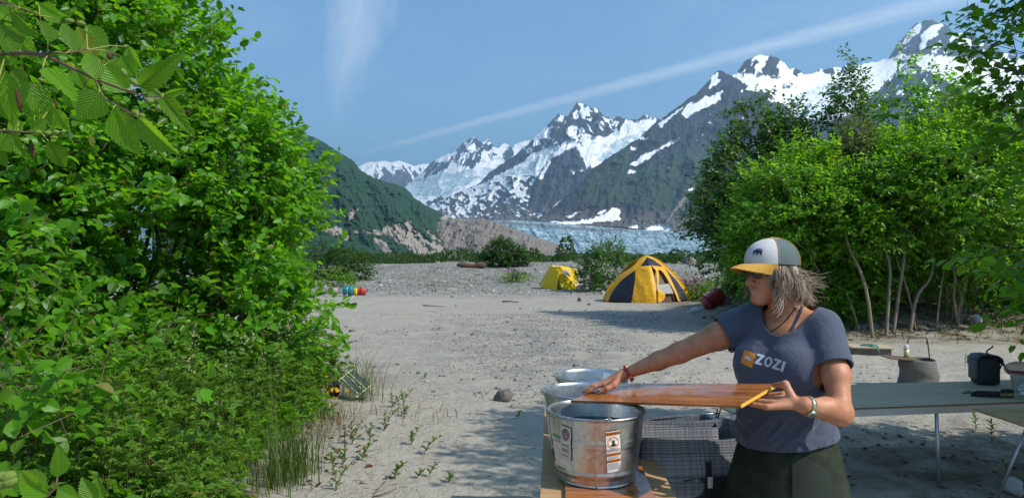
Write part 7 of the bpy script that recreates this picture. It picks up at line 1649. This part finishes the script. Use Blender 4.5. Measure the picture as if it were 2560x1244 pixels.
LV = [(240, 215, 215, 68, 95, .95), (205, 175, 0, 50, 75, 1.0), (372, 262, 325, 105, 85, 1.05), (475, 300, 385, 140, 110, 1.1), (484, 402, 440, 245, 95, .95), (695, 432, 892, 305, 120, 1.1), (500, 462, 400, 600, 140, .92), (570, 545, 700, 768, 160, .95), (690, 582, 862, 785, 110, .9),
      (815, 488, 946, 642, 90, .92), (215, 338, 386, 486, 95, .9), (640, 465, 520, 320, 150, 1.15), (120, 400, 262, 625, 125, 1.0), (20, 360, 62, 620, 120, 1.05), (-10, 120, 82, 275, 130, 1.0), (-20, 300, 66, 335, 70, 1.0), (242, 706, 335, 852, 85, .95), (40, 665, 98, 765, 80, 1.0),
      (-20, 470, 42, 612, 75, .95), (262, 530, 352, 656, 75, 1.05), (150, 655, 245, 605, 70, .95), (600, 280, 700, 385, 80, 1.2), (80, 130, 165, 262, 95, 1.15), (815, 480, 935, 440, 45, .98), (430, 130, 540, 285, 110, 1.2), (190, 20, 310, 88, 75, 1.15), (-20, 670, 62, 765, 85, .95),
      (700, 425, 800, 490, 60, 1.15), (640, 235, 695, 350, 70, 1.25), (370, 330, 480, 470, 100, 1.2), (300, 120, 200, 30, 60, 1.2), (-30, 40, 90, 130, 90, 1.15), (60, 350, 150, 470, 85, 1.15), (260, 560, 250, 640, 60, 1.2), (100, 210, 180, 300, 60, 1.1), (330, 460, 380, 540, 70, 1.2), (-20, 760, 30, 830, 60, 1.0), (420, 420, 500, 470, 50, 1.1), (560, 300, 640, 430, 90, 1.22), (160, 480, 240, 560, 60, 1.25), (90, 600, 60, 700, 60, 1.2), (740, 440, 700, 370, 50, 1.2)]
rl = random.Random(2); petm = plain('petiole', (.28, .30, .05), .6, bmp=0)
def twig_px(pts, Y, r0, r1, name='twig', par=nb_):
    p = smoothp([P(*C1(x, y), Y + dy) - par.location for x, y, dy in pts], 2); k = len(p); return MB().tube(p, [r0 + (r1 - r0) * i / (k - 1) for i in range(k)], 8).build(name, m_twig, par, True)
t1 = [(-500, 380, .15), (-200, 290, .05), (80, 262, 0), (200, 272, 0), (300, 310, 0), (380, 350, 0), (470, 395, 0), (560, 425, 0), (630, 455, 0), (680, 458, 0)]
twig_px(t1, .97, .0036, .0012); twig_px([(200, 270, 0), (330, 268, 0), (410, 255, .03), (470, 235, .06)], .97, .0016, .0008)
twig_px([(480, 400, 0), (495, 440, 0), (520, 490, 0), (570, 522, 0), (620, 550, 0), (690, 590, 0)], .97, .0018, .0009); twig_px([(630, 455, 0), (700, 480, 0), (760, 490, 0), (820, 482, 0)], .97, .0012, .0008)
twig_px([(-500, 700, .2), (-200, 660, .1), (0, 655, 0), (90, 662, 0), (180, 665, 0)], .97, .0030, .0010); twig_px([(-300, -60, .1), (0, 5, .1), (100, 40, .1), (200, 78, .1)], 1.0, .003, .001)
joints = [(240, 280), (370, 335), (480, 392), (500, 450), (590, 535), (690, 590), (640, 455), (820, 482), (100, 262), (180, 665), (90, 662), (10, 655), (200, 78), (100, 40), (20, 300), (330, 268), (440, 250), (0, 270)]
for i, (bx_, by_, tx, ty, w_, Y) in enumerate(LV):
    a = put_leaf(*C1(bx_, by_), *C1(tx, ty), w_ / 2.007, Y, i, rl.uniform(-.75, .75), dY=rl.uniform(-.03, .03))
    j = min(joints, key=lambda q: (q[0] - bx_) ** 2 + (q[1] - by_) ** 2); jp = P(*C1(*j), .97); mid = (a + jp) / 2 + Vector((0, 0, .004)); MB().tube([jp - OB, mid - OB, a - OB], .0009, 5).build('leaf_stalk', petm, nb_, True)
m_cone = plain('green_cone', (.16, .24, .03), .6, var=.3, scale=260, bmp=.9, bd=.002); m_cat = plain('brown_catkin', (.10, .045, .015), .9, var=.5, scale=200, bmp=.9)
def cone_px(x, y, l, w_, ang, Y=.95, m_=m_cone, name='cone'):
    c_ = P(*C1(x, y), Y) - OB; s_ = Y / F / 2.007; d = Vector((math.cos(ang), .2, -math.sin(ang))).normalized(); k = 9
    MB().tube([c_ + d * (t - .5) * l * s_ for t in [i / k for i in range(k + 1)]], [max(.1, math.sin(math.pi * (.06 + .88 * i / k))) ** .7 * w_ * s_ / 2 * (1 + .06 * (i % 2)) for i in range(k + 1)], 9).build(name, m_, nb_, True)
for (x, y, l, w_, a) in [(750, 508, 44, 36, .3), (802, 508, 42, 36, .2), (798, 543, 44, 38, .1), (622, 365, 46, 28, 1.2), (672, 413, 48, 30, .7), (680, 566, 40, 28, .2), (712, 580, 34, 26, .2), (348, 104, 46, 26, .1), (406, 117, 44, 26, .15), (192, 664, 34, 24, -.1), (240, 668, 36, 26, .1), (281, 664, 36, 24, -.2), (271, 690, 36, 18, .1), (207, 402, 34, 20, .2), (615, 515, 30, 18, .5)]: cone_px(x, y, l, w_, a)
for (x, y, l, w_) in [(95, 505, 120, 24), (160, 745, 100, 22), (282, 525, 50, 14), (550, 283, 36, 26)]: cone_px(x, y, l, w_, 1.5, .98, m_cat, 'catkin')
MB().tube([(0, 0, -.05), (-.03, .02, .9), (.02, 0, 1.7), (.1, .03, 2.4)], [.05, .04, .028, .012], 9).build('trunk', m_bark, nb_, True)
for e in (P(*C1(-500, 380), 1.12), P(*C1(-500, 700), 1.17), P(*C1(-300, -60), 1.1)): q = e - OB; MB().tube([(0, 0, q.z - .35), (q.x * .5, q.y * .5, q.z - .1), q], [.012, .008, .0036], 7).build('limb', m_bark, nb_, True)
# second close branch: lower left corner
nb2 = empty('alder_branch', (-.95, .8, gh(-.95, .8)), 'close-up alder shoot with yellow-green leaves rising at the lower left corner', 'branch')
def C2(x, y): return x / 1.993, 620 + y / 1.993
for i, (bx_, by_, tx, ty, w_, Y) in enumerate([(285, 1142, 300, 992, 88, .95), (250, 1230, 55, 1120, 120, .95), (235, 1195, 60, 1105, 90, 1.0), (480, 1260, 415, 1135, 100, 1.0), (285, 1200, 385, 1245, 80, .92), (520, 1250, 470, 1150, 60, 1.05), (-10, 1130, 30, 1060, 60, 1.0), (10, 1250, -40, 1180, 90, .95), (0, 740, 60, 715, 60, 1.2), (0, 1010, 20, 960, 50, 1.1)]):
    put_leaf(*C2(bx_, by_), *C2(tx, ty), w_ / 1.993, Y, i, rl.uniform(-.6, .6), par=nb2)
OB = nb2.location.copy()
tp = [P(*C2(-300, 1500), .95), P(*C2(60, 1330), .95), P(*C2(220, 1245), .95), P(*C2(280, 1190), .95), P(*C2(286, 1140), .95)]
MB().tube([Vector((-.45, .15, 0)), tp[0] - OB - Vector((.1, 0, .3))] + [q - OB for q in tp], [.01, .008, .005, .004, .002, .0015, .001], 7).build('stem', m_twig, nb2, True)
MB().tube([tp[1] - OB, P(*C2(400, 1330), .98) - OB, P(*C2(485, 1262), 1.0) - OB], [.003, .002, .001], 6).build('twig', m_twig, nb2, True)
for (x, y) in ((40, 1137), (45, 1162), (8, 1170), (6, 1140)):
    c_ = P(*C2(x, y), .93) - OB; MB().tube([c_ + Vector((t, 0, t * .3)) for t in (-.011, -.007, 0, .007, .011)], [.002, .007, .0085, .007, .002], 9).build('cone', m_cone, nb2, True)
